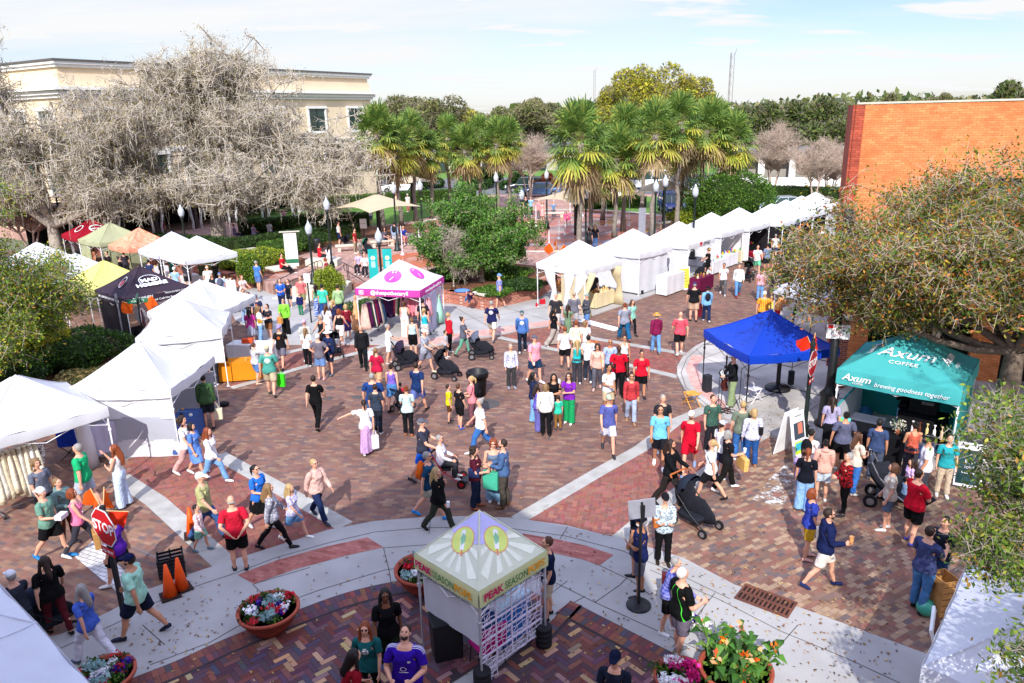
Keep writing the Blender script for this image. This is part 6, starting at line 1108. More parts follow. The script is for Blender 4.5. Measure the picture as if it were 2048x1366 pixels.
# ---------------- the crowd: x,y pixel between the feet, height | heading | pose | top | bottom | hair | options | label ----------------
PEOPLE='''
112,1117,1.78|95|holdwalk|T#6f9a88|S#141416|short:br|hat=capback:#e8e8e6,sh=#1e7fc0|man in sage tee, black shorts and bright blue trainers carrying a clear box
100,1052,1.76|115|stand2|T#6b7080|S#1a1a1e|curly:lb|fem=0|young man with curly blond hair and slate grey tee behind the one with the box
142,1088,1.66|110|hold|H#6e8a88|G#5c3020|pony:lb|sh=#24242a|woman with blond ponytail, grey-green top and rust leggings
170,1108,1.66|70|walk|V#f080a8|G#3a3a44|bob:rd|sh=#ececea|woman in pink tank top and black and grey leggings with a paper bag
181,1024,1.84|265|stroll|T#20b070~c#7ad0b0|S#b4bccc|short:gr|fat=1.12|big grey-haired man in kelly green tee and pale shorts
250,1014,1.70|262|cheek|V#e8e8e6|W#c8d8ee|longer:rd|sk=l,sh=#b09a80|woman with very long auburn hair in white overalls and pale wide jeans
86,985,1.64|150|hold|L#e6e0de~f#3c3c4c|M#dcd2d4~f#6a5a64|short:gr|fem=1|seller in swirl-patterned blouse beside the cream dresses
247,1168,1.64|262|pull|T#5a24a0~c|S#18181c|short:gr|fem=1,fat=1.2|grey-haired woman in purple tee pulling a black crate cart
288,1274,1.80|268|walk|T#a8dcc4|S#161e34|short:db|hat=cap:#141c44,sk=m,sh=#161c34,beard=db,fat=1.15|man in mint polo, navy cap and navy shorts walking past the stop sign
122,1268,1.68|310|stroll|T#0e0e10|G#5a1a24|long:db|sh=s#141210,fat=1.1|woman in black top and maroon leggings seen from behind, lower left
193,1326,1.66|285|walk|T#4a68c8|P#e6e4f0|long:gr|sh=#5a6a80|woman with long silver hair, cornflower tee and white jeans
58,1300,1.70|300|push|T#303440|P#22242c|short:gr|hat=cap:#e8e8ee|person in pale cap pushing a dark pushchair beside the corner canopy
420,1081,1.76|95|walk|T#aeac78|P#3a5a8c|short:wh|hat=cap:#e8dcd4,sh=#24262c|man in khaki tee, jeans and off-white cap
406,1102,1.14|95|stroll|L#d89aa0~p#f4e8e8|S#8cc8b0|short:bk|sh=#5a7888|little boy in red gingham shirt and mint shorts
482,1141,1.78|338|behind|T#c01c34|S#101012|fringe:gr|sh=#24242c,fat=1.08|balding man in red polo with hands clasped behind his back
526,1056,1.66|115|holdwalk|T#2a70d0|K#141416|pony:bk|g,sh=#c8c8cc|woman in bright blue polo, black skirt and sunglasses
553,1099,1.68|72|walk2|L#8a8a98~f#c8c8d0|G#121214|long:lb|sh=#1c1c20|woman in grey camouflage top and black cropped leggings
592,1079,1.44|100|walk|T#b4b0dc~f#e4e2f0|S#6a98c8|long:bl|sh=#f0f0ee|blond girl in lilac tee and denim shorts with white shoes
640,1040,1.64|125|walk2|J#d8b0a4|P#1c2a50|short:bl|fem=1,g,sh=#2c3440|woman in blush vest with navy jeans and black gloves
382,948,1.74|98|walk|T#f2eff2|P#d8aaa4|curly:db|fem=0,sh=#f0ece8|young man with dark curls, white tee and dusty pink trousers
398,952,1.58|98|holdwalk2|T#5a86d0|K#6a94dc|bob:bk|sh=#e8e4e0|dark-bobbed young woman in blue tee and blue skirt
431,967,1.64|98|walk|L#f2f0f4|P#7aa8d8|long:rd|sh=#f2f2f0|young woman in white sweater and light jeans with chestnut hair
421,858,1.80|345|stand|H#3e5c38|S#22262e|short:bk|sh=#2a2a30|man in forest green hoodie and dark shorts at the blue striped table
637,856,1.78|5|walk|T#0e0e10|P#0e0e10|short:db|sh=#101012|man dressed all in black walking away over the open bricks
545,792,1.82|355|stroll|T#4a9a8c~b|S#c2b294|short:gr|hat=cap:#c8b890,sh=#4a4a48,fat=1.15|large man in teal tee with printed back carrying a lime green bag
517,768,1.58|40|bend|L#c0c0c4|S#5a80b8|pony:br|fem=1,sh=#d0b098,fat=1.15|woman in pale grey top and denim shorts leaning towards the teal-shirted man
567,737,1.78|185|walk|T#1a1618~c#c86a3a|S#6a6674|short:gr|hat=cap:#9a88c0,sh=#202024|man in black tee with orange print and lilac cap
618,733,1.56|10|stand|T#e8f0f0|P#16161a|long:lb|sh=#c8c8cc|teenage girl in white tee and black trousers with long fair hair
644,760,1.78|5|hips|T#6c6672|S#6a8cc0|short:wh|sh=#c89aa0|white-haired man in grey tee and blue shorts with hands on his hips
663,750,1.74|215|stand2|J#1e2a50|S#22283c|short:gr|hat=sunhat:#eae8e4,g,sh=#5a6068|man in quilted navy vest and white brimmed hat
728,738,1.74|175|stroll|J#1a1a1e|P#121a1c|fringe:gr|sh=#141414|older man in open black jacket holding a white carrier bag
780,728,1.62|75|pushstand|T#eef2f4|S#eceff2|short:gr|fem=1,sh=#d0b8b0|white-haired woman dressed in white pushing a pushchair
616,722,1.70|180|hold|H#b6b6b0|P#2a3044|short:gr|hat=cap:#d8a8c0|woman in heather grey hoodie and pink cap
648,706,1.62|200|pushstand|V#26262c|S#202026|curly:gr|sk=m|grey-curled woman in black behind the grey hoodie wearer
684,694,1.70|20|walk|V#1c1c20|S#ecdfd8|bob:rd|sh=#f0eeee|ginger woman in black tank and white shorts
697,680,1.60|350|stand|T#7c1c2c|K#42306a|bob:bl|sh=s#8a6a58|blond woman in dark red top and violet skirt
658,682,1.62|20|hold|T#eeeaf2|S#e0d8dc|long:br|sh=#e8e0dc|brown-haired woman in white blouse left of the black tank wearer
672,668,1.58|30|stand2|T#242a4a|P#2a2e40|long:bl||young woman in navy half hidden behind the white blouse
650,641,1.78|5|stand|T#46c8aa|P#2c5494|short:bk|sh=#2a2a2e|dark-haired man in aquamarine polo and blue jeans
681,642,1.78|358|stand2|L#9cba88|P#1a2442|short:db|sh=#2a2420|man in pistachio sweater and navy trousers
637,634,1.64|5|holdR|V#5c8a68|M#3a5aa8~f#e0e4f0|long:db|sh=s#6a4a38|woman in green top and long blue patterned skirt
607,621,1.78|180|stroll|T#dc7070|S#848058|short:br|g,beard=br,sh=#b0b0b0|man in coral tee and olive shorts at the foot of the steps
603,632,1.16|185|stand|L#1e2458|P#2c7a58|short:db|sh=#2a2a2a|small boy in navy sweatshirt and green trousers
581,616,1.50|200|stand|T#2c3040|S#3a4254|short:bk||boy in charcoal tee beside the woman in royal blue
566,622,1.66|165|hold|T#2a60c4|P#1c2a50|short:bk|fem=1,g|woman in royal blue tee near the handrail
574,670,1.68|180|holdR|J#84d040|W#101012|pony:bk|g,sh=#e8e8e8|woman in lime cardigan over black overalls with a wicker bucket bag
494,650,1.74|150|stand2|T#2a3068|P#9ab4d8|short:db|sk=m|man in indigo polo at the edge of the white canopy
504,652,1.62|175|hold|L#16161a|P#22262e|long:db|sk=m|woman in black top looking at her hands beside the indigo polo
520,664,1.74|170|stand|T#2a3250~c#c86a3c|P#2a3048|short:gr|hat=cap:#6a7080|man in navy tee and grey cap in the left crowd
506,690,1.60|350|stand|T#c83a98|K#c8c8d8|long:bk|hat=cap:#e4dcd4|woman in fuchsia top and pale skirt with waist-long black hair
524,686,1.66|60|hold|L#ece8e0|P#86b0e0|long:lb|sh=#e8e8e8|woman in cream top and sky blue jeans in the left crowd
541,680,1.62|200|hold|T#2c2a34|S#8c5a38|pony:bk|sh=#f0ece8|woman in printed black tee and brown trousers in the left crowd
519,584,1.78|25|stand2|T#4a7cc0|S#5c78b4|short:gr|sh=#5a4a40|grey-haired man in medium blue tee and shorts by the clipped shrub
985,682,1.80|12|walk|T#1e2452~b|S#d6d0c6|short:gr|sh=#7a808c,fat=1.08|man in navy tee with white back print and cream shorts
1045,706,1.76|2|stroll2|L#4a70b0~b|P#182234|short:gr|hat=cap:#34565c,sh=#d4d4d8|man in denim blue sweatshirt with a white roundel on its back
900,704,1.66|60|stand|L#c01c2c|P#141418|short:bl|fem=1|woman in scarlet sweater with a small boy beside her
893,716,1.12|95|stand2|T#b4b4bc|S#3a3a48|short:db||small boy in grey tee beside the woman in scarlet
928,713,1.66|92|push|T#5c5e6c|G#6aa890|bun:db|sh=#2a2a2e|woman in grey tee and sage leggings pushing a grey-hooded pushchair
852,746,1.74|110|push|T#a0a4b0|S#7c7c8c|short:br|hat=cap:#f0f0f0,sh=#c8b8a0|man in grey tee and white cap pushing a black pushchair
828,714,1.64|2|stand|V#bcdce4|S#101014|bun:lb|sh=s#b89a80|woman in ice blue tank and black shorts with a crossbody strap
852,692,1.64|30|hold|V#2cb4c8|S#c8c0b8|pony:bl||woman in turquoise tank top at the pink canopy
812,676,1.66|12|hold|V#e8e0d4|W#ece4d8|bob:br|sh=#d8c8b4|woman in ivory top and flowing ivory trousers at the clothes rack
849,676,1.76|350|stand|T#22242e|P#3a4254|short:bk||man in black tee between the racks of the pink canopy
758,786,1.66|25|stroll|T#b81c40|S#cca27c|pony:lb|sh=s#b08a70,fat=1.08|woman in raspberry tee and tan shorts, walking away
788,822,1.64|10|stroll2|V#7c62c8|S#4a78b0|bun:db|sh=s#141414|woman in violet racerback top and denim shorts
838,828,1.82|18|walk2|T#1a3260|S#6270b0|short:db|sh=s#1c1818|tall man in navy polo and periwinkle shorts walking away
752,856,1.80|5|stand|T#20407c|P#3c6494|short:gr|fat=1.22|broad grey-haired man in cobalt tee behind the pointing woman
757,868,1.62|8|stand2|T#323c4c|P#242a36|short:db||youth in slate tee between the pointing woman and the broad man
736,908,1.66|345|point|T#f0eef0|M#c8a0d0|pony:db|sh=#eceaea|woman in white tee and long lilac skirt pointing to the left
818,871,1.60|0|hold|T#c4dcdc|P#16181c|bun:rd|sh=#b06a44|woman in pale mint tee and black trousers with brown shoes
900,845,1.26|80|stand|T#dcd020|S#5a3a20|short:db|sh=#2c2c30|boy in yellow tee with brown shorts
921,857,1.46|45|stand2|T#18181c|S#121214|short:br|sh=#4a5ab0|boy in black tee and black shorts beside the yellow-shirted boy
946,852,1.64|275|hold|T#e08890|P#7c4e58|pony:bl|sh=#3a3032|blond woman in rose tee and plum trousers with a black backpack
963,905,1.68|265|walk|T#f0eef0|P#3c70b4|bun:gr|sh=#f0eeee,fat=1.1|grey-haired woman in white tee and blue jeans on the open bricks
850,962,1.80|95|push|T#343646|S#1a60d0|short:gr|hat=cap:#5a5a64,sh=#2a2a30,fat=1.08|man in charcoal tee, blue shorts and grey cap pushing the red rollator
862,1036,1.78|92|walk2|T#1a4668|S#b4b2a0|short:gr|g,sh=#2a90e0|grey-haired man in petrol blue polo with an orange backpack
880,1062,1.66|112|walk|J#0e0e10|P#34382e|longer:bl|sh=s#141210|woman with long ash-blond hair in black cardigan and olive trousers
953,1016,1.64|95|hold|T#4c1426|P#1e2840|curly:db|sh=s#a05a3c,fat=1.1|curly-haired woman in burgundy top and navy trousers
990,1002,1.66|182|hold|C#6c7a90|W#8cb8d8|curly:rd|g,sh=#e8e4e4,fat=1.08|red-haired woman in grey crop top and pale blue jeans
1009,1014,1.80|275|hold|L#48648e|P#4a443c|short:db|beard=db,sh=#6a4a30|tall bearded man in steel blue sweatshirt facing the crop top wearer
1023,776,1.62|165|stand|L#e4e0ee~f#8090c8|P#3c3c3e|short:gr|fem=1,sh=#8a90a0|white-haired woman in white blouse with blue print
1070,766,1.78|140|stroll|T#f0a0b0|S#1c3656|short:gr|hat=cap:#5a5c68,sh=#e8e4e4,fat=1.15|man in salmon pink polo and navy shorts holding a cup
1068,842,1.60|95|stand|J#222a48|W#7cacd8|long:bk|sh=#f0eeee|woman with navy vest over white sleeves in the standing circle
1076,862,1.52|60|stand2|T#6c62bc|W#6a66ac|long:db|sh=#e0dce0|girl in lavender top and lavender trousers
1092,872,1.66|2|stand2|H#ecebe6|P#141416|bob:lb|sh=#26262a|woman in white jacket and black trousers seen from behind
1108,848,1.64|180|crossed|T#121214|P#2c3626|longer:bk|sk=m,sh=#e8e0e4|black-haired woman in black tee with arms folded
1116,860,1.12|345|stand|T#38c4a4|P#8c6438|short:db|sh=#34446c|small boy in turquoise-green tee and brown trousers
1138,846,1.64|205|cheek|T#7c28a8|W#1c9c5c|long:db|g,sh=#f4f2f0|woman in purple top and emerald trousers on the phone
1219,772,1.72|180|stand|T#a4b8e4|P#4a5268|bald:bk|g,sk=t|bald man in powder blue polo behind the red shirts
1247,758,1.64|175|stroll|V#eae8e6|P#16161a|pony:bk|sk=m,g|woman in white tank top with a green string bag
1236,792,1.80|180|holdR|T#c8102c|P#121214|bald:bk|sk=d,sh=#121212,fat=1.15|man in crimson tee over black sleeves looking at his phone
1281,796,1.66|180|stand|T#d41830|S#121216|bun:bk|sk=m,g,sh=#26262c,fat=1.1|woman in scarlet polo and black bermuda shorts
1216,832,1.72|150|holdR|T#f0f0f0|S#cdb694|short:bk|sk=t|dark-haired man in plain white tee holding hands with the woman in rust red
1261,846,1.64|185|stroll|L#b83a40|P#a8b4cc|bun:bk|sk=m,g,sh=#a07858|woman in rust red ribbed sweater and grey-blue trousers
1216,906,1.80|180|walk|T#545ca0|S#dce0f0|short:gr|hat=cap:#a8b098,sh=#2a2a34|man in slate blue polo, white shorts and sage cap
1317,935,1.80|190|stroll|T#74c4e8|S#1a1a22|short:db|sk=m,g,sh=#f4f4f4|man in sky blue tee and black shorts with a wallet in hand
1322,905,1.74|175|stand|T#26262c|P#2a2a32|short:gr||grey-haired man in black hidden behind the sky blue tee
1377,943,1.78|200|walk2|T#c80e2c|S#c80e2c|short:br|hat=cap:#ecd8cc,g,beard=br,sh=#7c8cb0|man in all red tee and shorts with an ivory cap
1337,1012,1.78|125|push|L#101216|P#2a2422|long:db|fem=0,sk=m,beard=db,sh=#16161a|long-haired man in black sweatshirt pushing a black pushchair
1418,1000,1.66|300|walk|T#f2f2f4|S#18181c|pony:bl|sh=s#1c1a18|blond woman in white tee and black shorts striding left
1450,980,1.66|85|holdwalk|T#18181c~c|P#1a1816|bob:gr|g,sh=#f0eeee|silver-haired woman in black tee with a straw and red bag
1438,958,1.64|60|stand|T#f0f0f4|S#28284a|pony:db|hat=cap:#c8ccdc|woman in white tee and pale cap behind the silver-haired one
1478,922,1.76|0|stand2|T#6c7868|P#3c70b4|short:bl|fat=1.05|fair-haired man in sage grey tee and jeans watching the musician
1500,932,1.66|3|stand|L#dcdcea~f#a8a8c8|P#285494|bob:bl|sh=s#a87858,fat=1.05|blond woman in white lace blouse with a black shoulder bag
1325,1128,1.66|182|crossed|L#c4d0d8~f#7c8c98|P#101012|short:br|fem=1,hat=cap:#16161a,sh=s#2a2018|woman in speckled pale blue shirt with folded arms
1278,1192,1.78|275|crossed|T#182250|S#6c6c78|short:gr|hat=cap:#1c2448,sk=t,g,beard=wh,sh=s#26262a|man in navy tee and grey shorts behind the sign stand
1272,1152,1.76|300|stand|T#0e1424|S#5c5e68|short:bk|sk=m,sh=#161618|man in black tee half hidden behind the navy tee, yellow socks
1333,1266,1.62|105|bend|L#8c8ccc~p#3c4a9c|S#121214|short:gr|fem=1,lean=14,sh=#f0eef4|woman in violet and blue plaid shirt leaning over the little dog
1357,1314,1.80|70|holdR|T#0c0e0e~k#4ad83a|S#686070|short:wh|sh=#6c7078,fat=1.1|white-haired man in black shirt with lime seams holding the leash
783,1350,1.72|165|stroll|T#0c0c10|P#1c2216|longer:bk|sk=b,g,sh=#2a4a7a|woman in black with long black hair and dark glasses by the ice pop stall
745,1418,1.66|180|stroll2|T#1a5c5c~c|G#121214|long:rd|g|woman in dark teal tee with a dandelion print
822,1452,1.82|188|hold|T#34149c~j|P#1e2030|short:db|hp=25,fat=1.2,beard=db|stout man in violet football jersey with white stripes
706,1490,1.70|60|hold|T#8c0e20|P#2a2a30|long:bk|lean=18|dark-haired person in red at the bottom edge
1226,1500,1.76|200|hold|T#1a2030|P#1a1c22|short:db|hat=cap:#0e1630|person in midnight blue cap at the bottom edge
1096,1237,1.76|262|stand2|T#121e3e|S#c8b8a0|short:br|sh=#1a1a1e|man in navy tee and khaki shorts behind the ice pop stall
1642,1175,1.80|100|holdwalk|H#16204a|S#dcd2c8|short:db|beard=db,g,sh=#1c2a5c|bearded man in navy and yellow jacket holding an iced drink
1612,1118,1.66|95|stand2|T#3040a0|S#c8a02c|bob:rd|sk=l,sh=s#c89a90|auburn woman with a white bag behind the navy and yellow jacket
1605,1022,1.64|25|stand|T#10141e|W#8cb4e0|pony:rd|sh=#18181e|woman in black tee with a long auburn ponytail
1640,1000,1.62|15|stand2|H#dca898|S#c8d4e0|bun:bk|sh=#e8e8e8|woman in blush hoodie and pale denim shorts
1612,978,1.64|55|hold|L#ece4e2|P#8aa0c0|bun:bk|sk=m,g|woman in white knit top with a black backpack
1598,1004,1.40|30|stand|T#b49ad0|S#9a9aa8|short:br||child in lilac tee half hidden by the black tee
1680,940,1.66|5|stand|T#5a5c74|S#121216|bun:bk|sk=m,fat=1.2|woman in blue-grey tee and black shorts with a cross strap at the counter
1703,988,1.66|75|hold|T#dccab8|P#3a70bc|long:br|sk=l|woman in cream tee and jeans looking at her phone near the turquoise canopy
1684,1030,1.60|270|hold|L#b81820~p#16161a|G#121214|short:gr|fem=1,sh=#2a2a2e|grey-haired woman in red and black buffalo plaid
1840,1004,1.78|300|stand2|T#e6e2ea|P#40424c|short:bk|hat=cap:#16181c,sk=m,beard=db|man in white tee and black cap beside the double pushchair
1815,962,1.64|5|hold|V#c8604a|P#3a3a44|bun:bk|sk=m|woman in rust orange top at the coffee counter
1812,1004,1.12|270|stand|T#c8a0d8~f#e8d0ec|S#c09ad0|long:db||little girl in lilac dress beside the pushchair
1818,1086,1.78|75|crossed|T#c8142c|S#0e0e10|short:db|sk=l,sh=s#4a4aa0,fat=1.15|man in bright red tee and black shorts at the right
1836,1220,1.80|62|phone|T#3e4670|P#4c7cb0|short:db|sh=#18181c,fat=1.05|man in slate violet tee and jeans with a phone, lower right
1868,1188,1.70|240|hold|T#1c2430|P#284878|short:bk|sh=#e8e8ec|dark-clad person facing the slate violet tee
1882,992,1.64|200|stand|T#2a9ca4|P#c8b49c|short:db|fem=1|seller in turquoise tee at the side of the coffee canopy
1462,812,1.74|268|guitar|L#121418|W#8c9c74|bald:bk|z=.12,sh=#c8c8cc|musician in black top and olive trousers under the blue canopy
1803,872,1.72|15|hold|L#0c0c10|W#7ca4d0|long:bk|z=.12,sh=#a08c7c|barista in black top and light jeans under the coffee canopy
1524,661,1.74|20|stand|T#e06028~p#f0c040|P#141418|short:wh|hat=beanie:#f0e8e0,sh=#18181a,fat=1.15|person in orange tie-dye shirt standing behind the blue canopy
1552,655,1.66|80|bend|T#e8802c~f#f4e0a0|P#b81838|short:wh|hat=sunhat:#d8ece8,lean=30|person in flame tie-dye shirt and white sun hat bending to the right
1386,643,1.82|10|stand2|T#18181c|S#c8a890|short:gr|hat=cap:#3c3460,sh=#1c1c20,fat=1.15|big man in black tee and tan shorts with a maroon jacket in hand
1412,644,1.66|5|stroll|H#7cb0e0|P#1c2c54|short:db|hat=cap:#16161a,fem=1,sh=#d8d8dc|woman in light blue hoodie with a small black backpack
1445,590,1.72|195|walk|T#eee8ee|P#5c5c60|short:bk|sk=t,sh=#c8c8cc|man in white tee and grey trousers walking towards us, left one of two
1475,593,1.74|190|walk2|J#e6ece8|P#6090c8|short:db|sh=#8c1c24|man in white windbreaker and jeans walking towards us, right one of two
1519,601,1.62|5|stand|T#e8a8b8|P#70a0d8|short:bk|fem=1,sk=m,sh=#16161a|woman in pale pink tee and light jeans with a short afro
1548,577,1.66|10|stand2|V#a4a468|G#1c2030|pony:db|sh=#d8d8d8|woman in moss green tank and black leggings
1583,598,1.64|5|stroll|V#22241e|S#1c1c20|longer:br||brown-haired woman in black top and shorts on the far street
1566,585,1.56|350|stand|T#2c2c2c|M#5c7464|longer:db||girl with loose dark hair and long grey-green skirt
1606,564,1.66|185|stand|T#e0cc24|S#141416|short:bk|sk=m|man in bright yellow shirt and black shorts
1634,572,1.66|175|stand|L#e8e0e0|S#e0d0c8|short:rd|fem=1|woman in white half hidden by the oak leaves
1311,707,1.66|358|stroll|H#7c1c48|P#6c9cd4|short:gr|hat=sunhat:#d89c3c,sh=#8a8a90|person in maroon sweater and straw hat, hands in pockets
1358,710,1.76|2|stroll2|T#c81c38~s#e07080|S#161618|bald:gr|sh=#e8e8ea,fat=1.15|bald man in red striped tee and loose black shorts
1248,682,1.68|350|walk|T#8c90a0|P#1c5c88|bun:rd|sh=#8a5a50,fat=1.2|woman in grey tee and petrol blue trousers
1263,672,1.60|150|stroll|T#8cc8b8|G#1a1a1e|long:br|sh=#24242a|woman in mint tee and black leggings behind the petrol trousers
1148,662,1.76|182|stand|T#6c6c78|S#a8a8ac|short:gr|hat=cap:#a89880,g,sh=#5a5a5c,fat=1.1|man in pewter tee and khaki cap before the curtained canopy
1173,662,1.68|250|hold|J#4a4e58|S#5c84bc|short:gr|fem=1,hat=beanie:#8c9c98,g|woman in charcoal cardigan and knitted hat
1112,664,1.74|200|stroll|T#303036|P#c8beb4|short:gr|fat=1.15|man in dark grey polo behind the pole of the turned stop sign
1108,692,1.66|80|walk|T#14141a|W#a89c94|long:bk|sk=m,sh=#f0eeee|woman in black tee and taupe trousers striding right
1136,684,1.62|20|hold|D#6c8468|G#6c8468|longer:db|sk=m|woman in sage green dress with long dark hair
1130,737,1.64|358|stroll|T#f2ecee|S#18181a|short:rd|fem=1,sh=#4c5058,fat=1.15|woman in loose white tee and black shorts among the tight group
1152,728,1.74|2|stand|T#f0e8c8|P#b8ac98|short:rd|skip|ginger man in cream tee in the tight group
1169,722,1.62|0|stand|T#e6eaf2|P#7c8090|bob:lb||woman in white with a thin bag strap in the tight group
1154,768,1.64|0|stand|V#28b4b8|P#3c3c44|longer:bl|sh=#d8d8dc|woman in aqua camisole with long blond hair
1176,764,1.76|8|stroll|T#e0e8f4|P#343a48|short:bk|sh=#d8dce0|man in pale white-blue tee and dark jeans next to the aqua camisole
1194,778,1.64|190|stroll2|J#dcb0a0|P#5c5c66|curly:db|g,sk=m,sh=#d0a8a0|woman in peach jacket over floral top with yellow bag
1151,604,1.70|200|stand|L#2470c8|P#14161e|bald:bk|z=.05|seller in azure shirt inside the curtained canopy
1187,612,1.74|170|stand|T#34343c|S#101014|bald:bk|z=.05,skin=m,sh=#e4e0dc|seller in dark tee and shorts under the front of the curtained canopy
1415,552,1.66|270|push|T#16161a|S#141416|short:lb|hat=sunhat:#dcb474,fem=1|woman in black with a straw hat at the magenta table
1512,550,1.78|185|push|T#ece8ec~c#4cb070|S#6cc098|short:db|sh=#d8d8d8|man in white tee with green print and green shorts
1569,556,1.74|190|bike|T#24305c|P#1c2230|short:gr|hat=beanie:#303848,sit=.82|rider in navy tee astride the fat-tyred bicycle
1586,552,1.64|195|hold|V#b86a5c|P#90b8e0|long:db|sk=m|woman with light jeans holding a toddler
1000,617,1.76|275|stroll|T#848cc4|S#50505c|short:gr|hat=capback:#6c94d0,sh=#8a8c94,fat=1.1|man in grey-blue tee and backwards cap leaning on the corner pier
1536,505,1.70|200|stand|T#dcdce0|P#3c5ca0|short:bk|hat=cap:#dcdce0|seller in white behind the crimson pushchair
1554,497,1.74|190|stand|T#141418|P#1c1c22|short:bk||person in black under the sixth canopy
1567,498,1.70|200|stand|T#2ca058|P#c8d0e4|short:bk||person in bright green under the sixth canopy
1579,494,1.72|160|stand|L#d4dce0|P#26262c|long:db||pale-shirted person under the seventh canopy
1590,492,1.64|180|stand|T#c42438|P#3a3a44|short:db||person in red under the eighth canopy
1600,480,1.70|190|stand|T#2a3040|P#26262c|short:db||person in dark clothes at the edge of the eighth canopy
1612,478,1.72|30|stand|T#3c64b0|P#26262c|long:db||person in blue under the farthest canopies
1622,470,1.72|170|stand|T#8a4a3a|P#26262c|short:br||person in brown under the farthest canopies
1477,487,1.66|260|stand|V#6c84b8|S#26344c|short:lb|fem=1|person in periwinkle browsing the fifth canopy
1348,528,1.62|200|stand|T#c89a78|P#5a4a44|bob:rd|z=.05|seated seller with red hair behind the white half wall, left one
1366,524,1.62|160|stand|T#c8a888|P#5a4a44|short:lb|fem=1,z=.05|seller with fair hair behind the white half wall, right one
306,578,1.74|10|stand|T#303c64|P#26303c|short:bk||person in dark blue with their back to us under the bluish canopy
330,580,1.68|30|stand|T#1c1c20|P#202028|long:bk||person in black beside the one in dark blue
350,568,1.70|120|bend|L#2c7c64|P#26262c|short:bk||seller in dark green bending over the table
357,596,1.72|5|stand|T#9cc0e4|P#9aa8c0|short:wh|hat=cap:#ecece8|person in light blue tee and white cap in the northwest street
379,582,1.78|350|stand|T#7c7880|S#26262c|short:db||man in taupe tee and black shorts in the northwest street
409,580,1.76|20|stand|T#4c5438|S#dcd8d0|short:br||man in olive tee and off-white shorts
422,594,1.76|350|stand2|T#f0ece8|S#c8c4bc|fringe:wh||bald man in white tee in front of the olive one
436,578,1.66|300|stand|T#2c3028|P#2c2c30|short:db||person in dark clothes with a bright green bag
447,610,1.72|345|stand|T#b4c8e4|P#3c3c44|short:gr|hat=cap:#5c6c9c|person in pale blue with a grey backpack
432,608,1.64|200|stand2|T#282a30|P#2a2a30|long:db|sk=m|dark-haired woman left of the grey backpack
458,655,1.74|175|stroll|T#3c3c40|P#7ca8d8|fringe:gr||older man in dark tee and pale jeans behind the white canopies
490,612,1.62|120|pushstand|T#ecd0cc|P#c8b0a8|bun:rd||woman in shell pink bending to a pushchair at the steps
256,558,1.74|330|stand|T#38343c|P#26262c|short:bk|hat=cap:#26262c|person in charcoal at the terracotta canopy
247,568,1.66|60|stand|L#141416|P#202024|bun:bk||person in black with a hair bun at the terracotta canopy
222,556,1.66|200|stand|L#1c1c20|P#202024|bun:bk||person in black near the olive canopy wall
192,545,1.66|200|stand|T#a86a50|P#26262c|long:db||dark-haired person left of the olive canopy
178,540,1.66|170|stand|T#3c8c74|P#26262c|long:bk||person in sea green left of the olive canopy
330,478,1.60|200|stand|T#b02444|P#26262c|short:bk||person in crimson beyond the bluish canopy
405,742,1.66|20|stand|T#2a2a30|P#2a2a30|long:bk|hp=20|seller in dark clothes behind the striped table
433,770,1.70|200|hold|T#9c98ac~f#4c4864|P#2a2a30|short:db|hat=beanie:#a86c1c|seller with a mustard knit cap behind the orange cloth
680,494,1.78|60|stand|V#ecece8|S#202844|short:db|z=.6|man in white tank and navy shorts by the lamp post
712,507,1.66|100|stand|T#a4242c|P#9c8870|short:db|z=.6|person in red tee and khaki trousers beside a pushchair
791,494,1.74|10|stand|L#5c84b4~s#c0d0e4|S#b8b8bc|short:bk|z=.6|man in blue striped shirt with a black backpack at the fountain
1178,505,1.62|0|stand|T#34343c|S#26262c|long:db|z=.6|dark-haired girl watching the fountain, left one
1190,500,1.68|5|stand|T#202028|P#4a6ea0|long:lb|z=.6|fair-haired woman in black and jeans watching the fountain, right one
1131,452,1.16|180|stand|T#f06090|S#f06090|long:br|z=.6|little girl in bright pink playing in the jets, left one
1138,450,1.20|160|bend|T#f07aa0|S#e06090|short:br|z=.6,fem=1|little girl in pink bending in the jets, right one
1085,442,1.64|190|stand|D#f0a8a4|G#e8b8a0|long:lb|z=.6|woman in long peach dress on the fountain rim
1078,440,1.70|150|stand|T#e0909c|P#6c6c74|short:gr|z=.6|person in pink beside the peach dress
1062,432,1.70|200|stand|T#8cb8dc|P#2c2c34|short:db|z=.6|person in light blue near the pale lamp post
1052,432,1.70|180|stand|T#26262c|P#2c2c34|short:bk|z=.6|person in black near the pale lamp post
742,452,1.74|350|stand|T#ecece8|S#6c7888|short:db|z=.6|man in white tee on the lawn path behind the shade umbrella
592,452,1.20|190|stand|T#4c84c0|S#c43c34|short:br|z=.6|child in blue tee and red shorts by the brick stage
570,446,1.14|170|armup|T#e890b8|S#e890b8|long:lb|z=.6|little girl in pink with one arm raised by the brick stage
794,421,1.66|180|stand|V#ecc8b4|S#d8d8d8|long:lb|z=.6|person in pale top on the far lawn, left one
817,424,1.70|200|stand|T#ececec|P#c46c6c|short:gr|z=.6,hat=cap:#e8e8e8|person in white with a cap on the far lawn, right one
627,436,1.70|200|stand|T#e0c020|P#5c5c64|short:bk|z=.6|person in yellow top behind the picnic group
985,500,1.70|200|stand|T#26365c|P#202434|short:db|z=.6,fat=1.1|person in navy glimpsed behind the magnolia twigs
1498,480,1.66|200|stand|T#8c2c3c|P#c84050|short:gr|z=.05|seller in dark red under the fifth canopy
1535,470,1.70|10|stand|T#b0a89c|P#26262c|short:br||person in stone tee at the seventh canopy counter
1548,520,1.66|30|stroll|T#d8d4d0|S#3c4460|short:gr|fem=1|woman in pale tee beside the fat-tyred bicycle
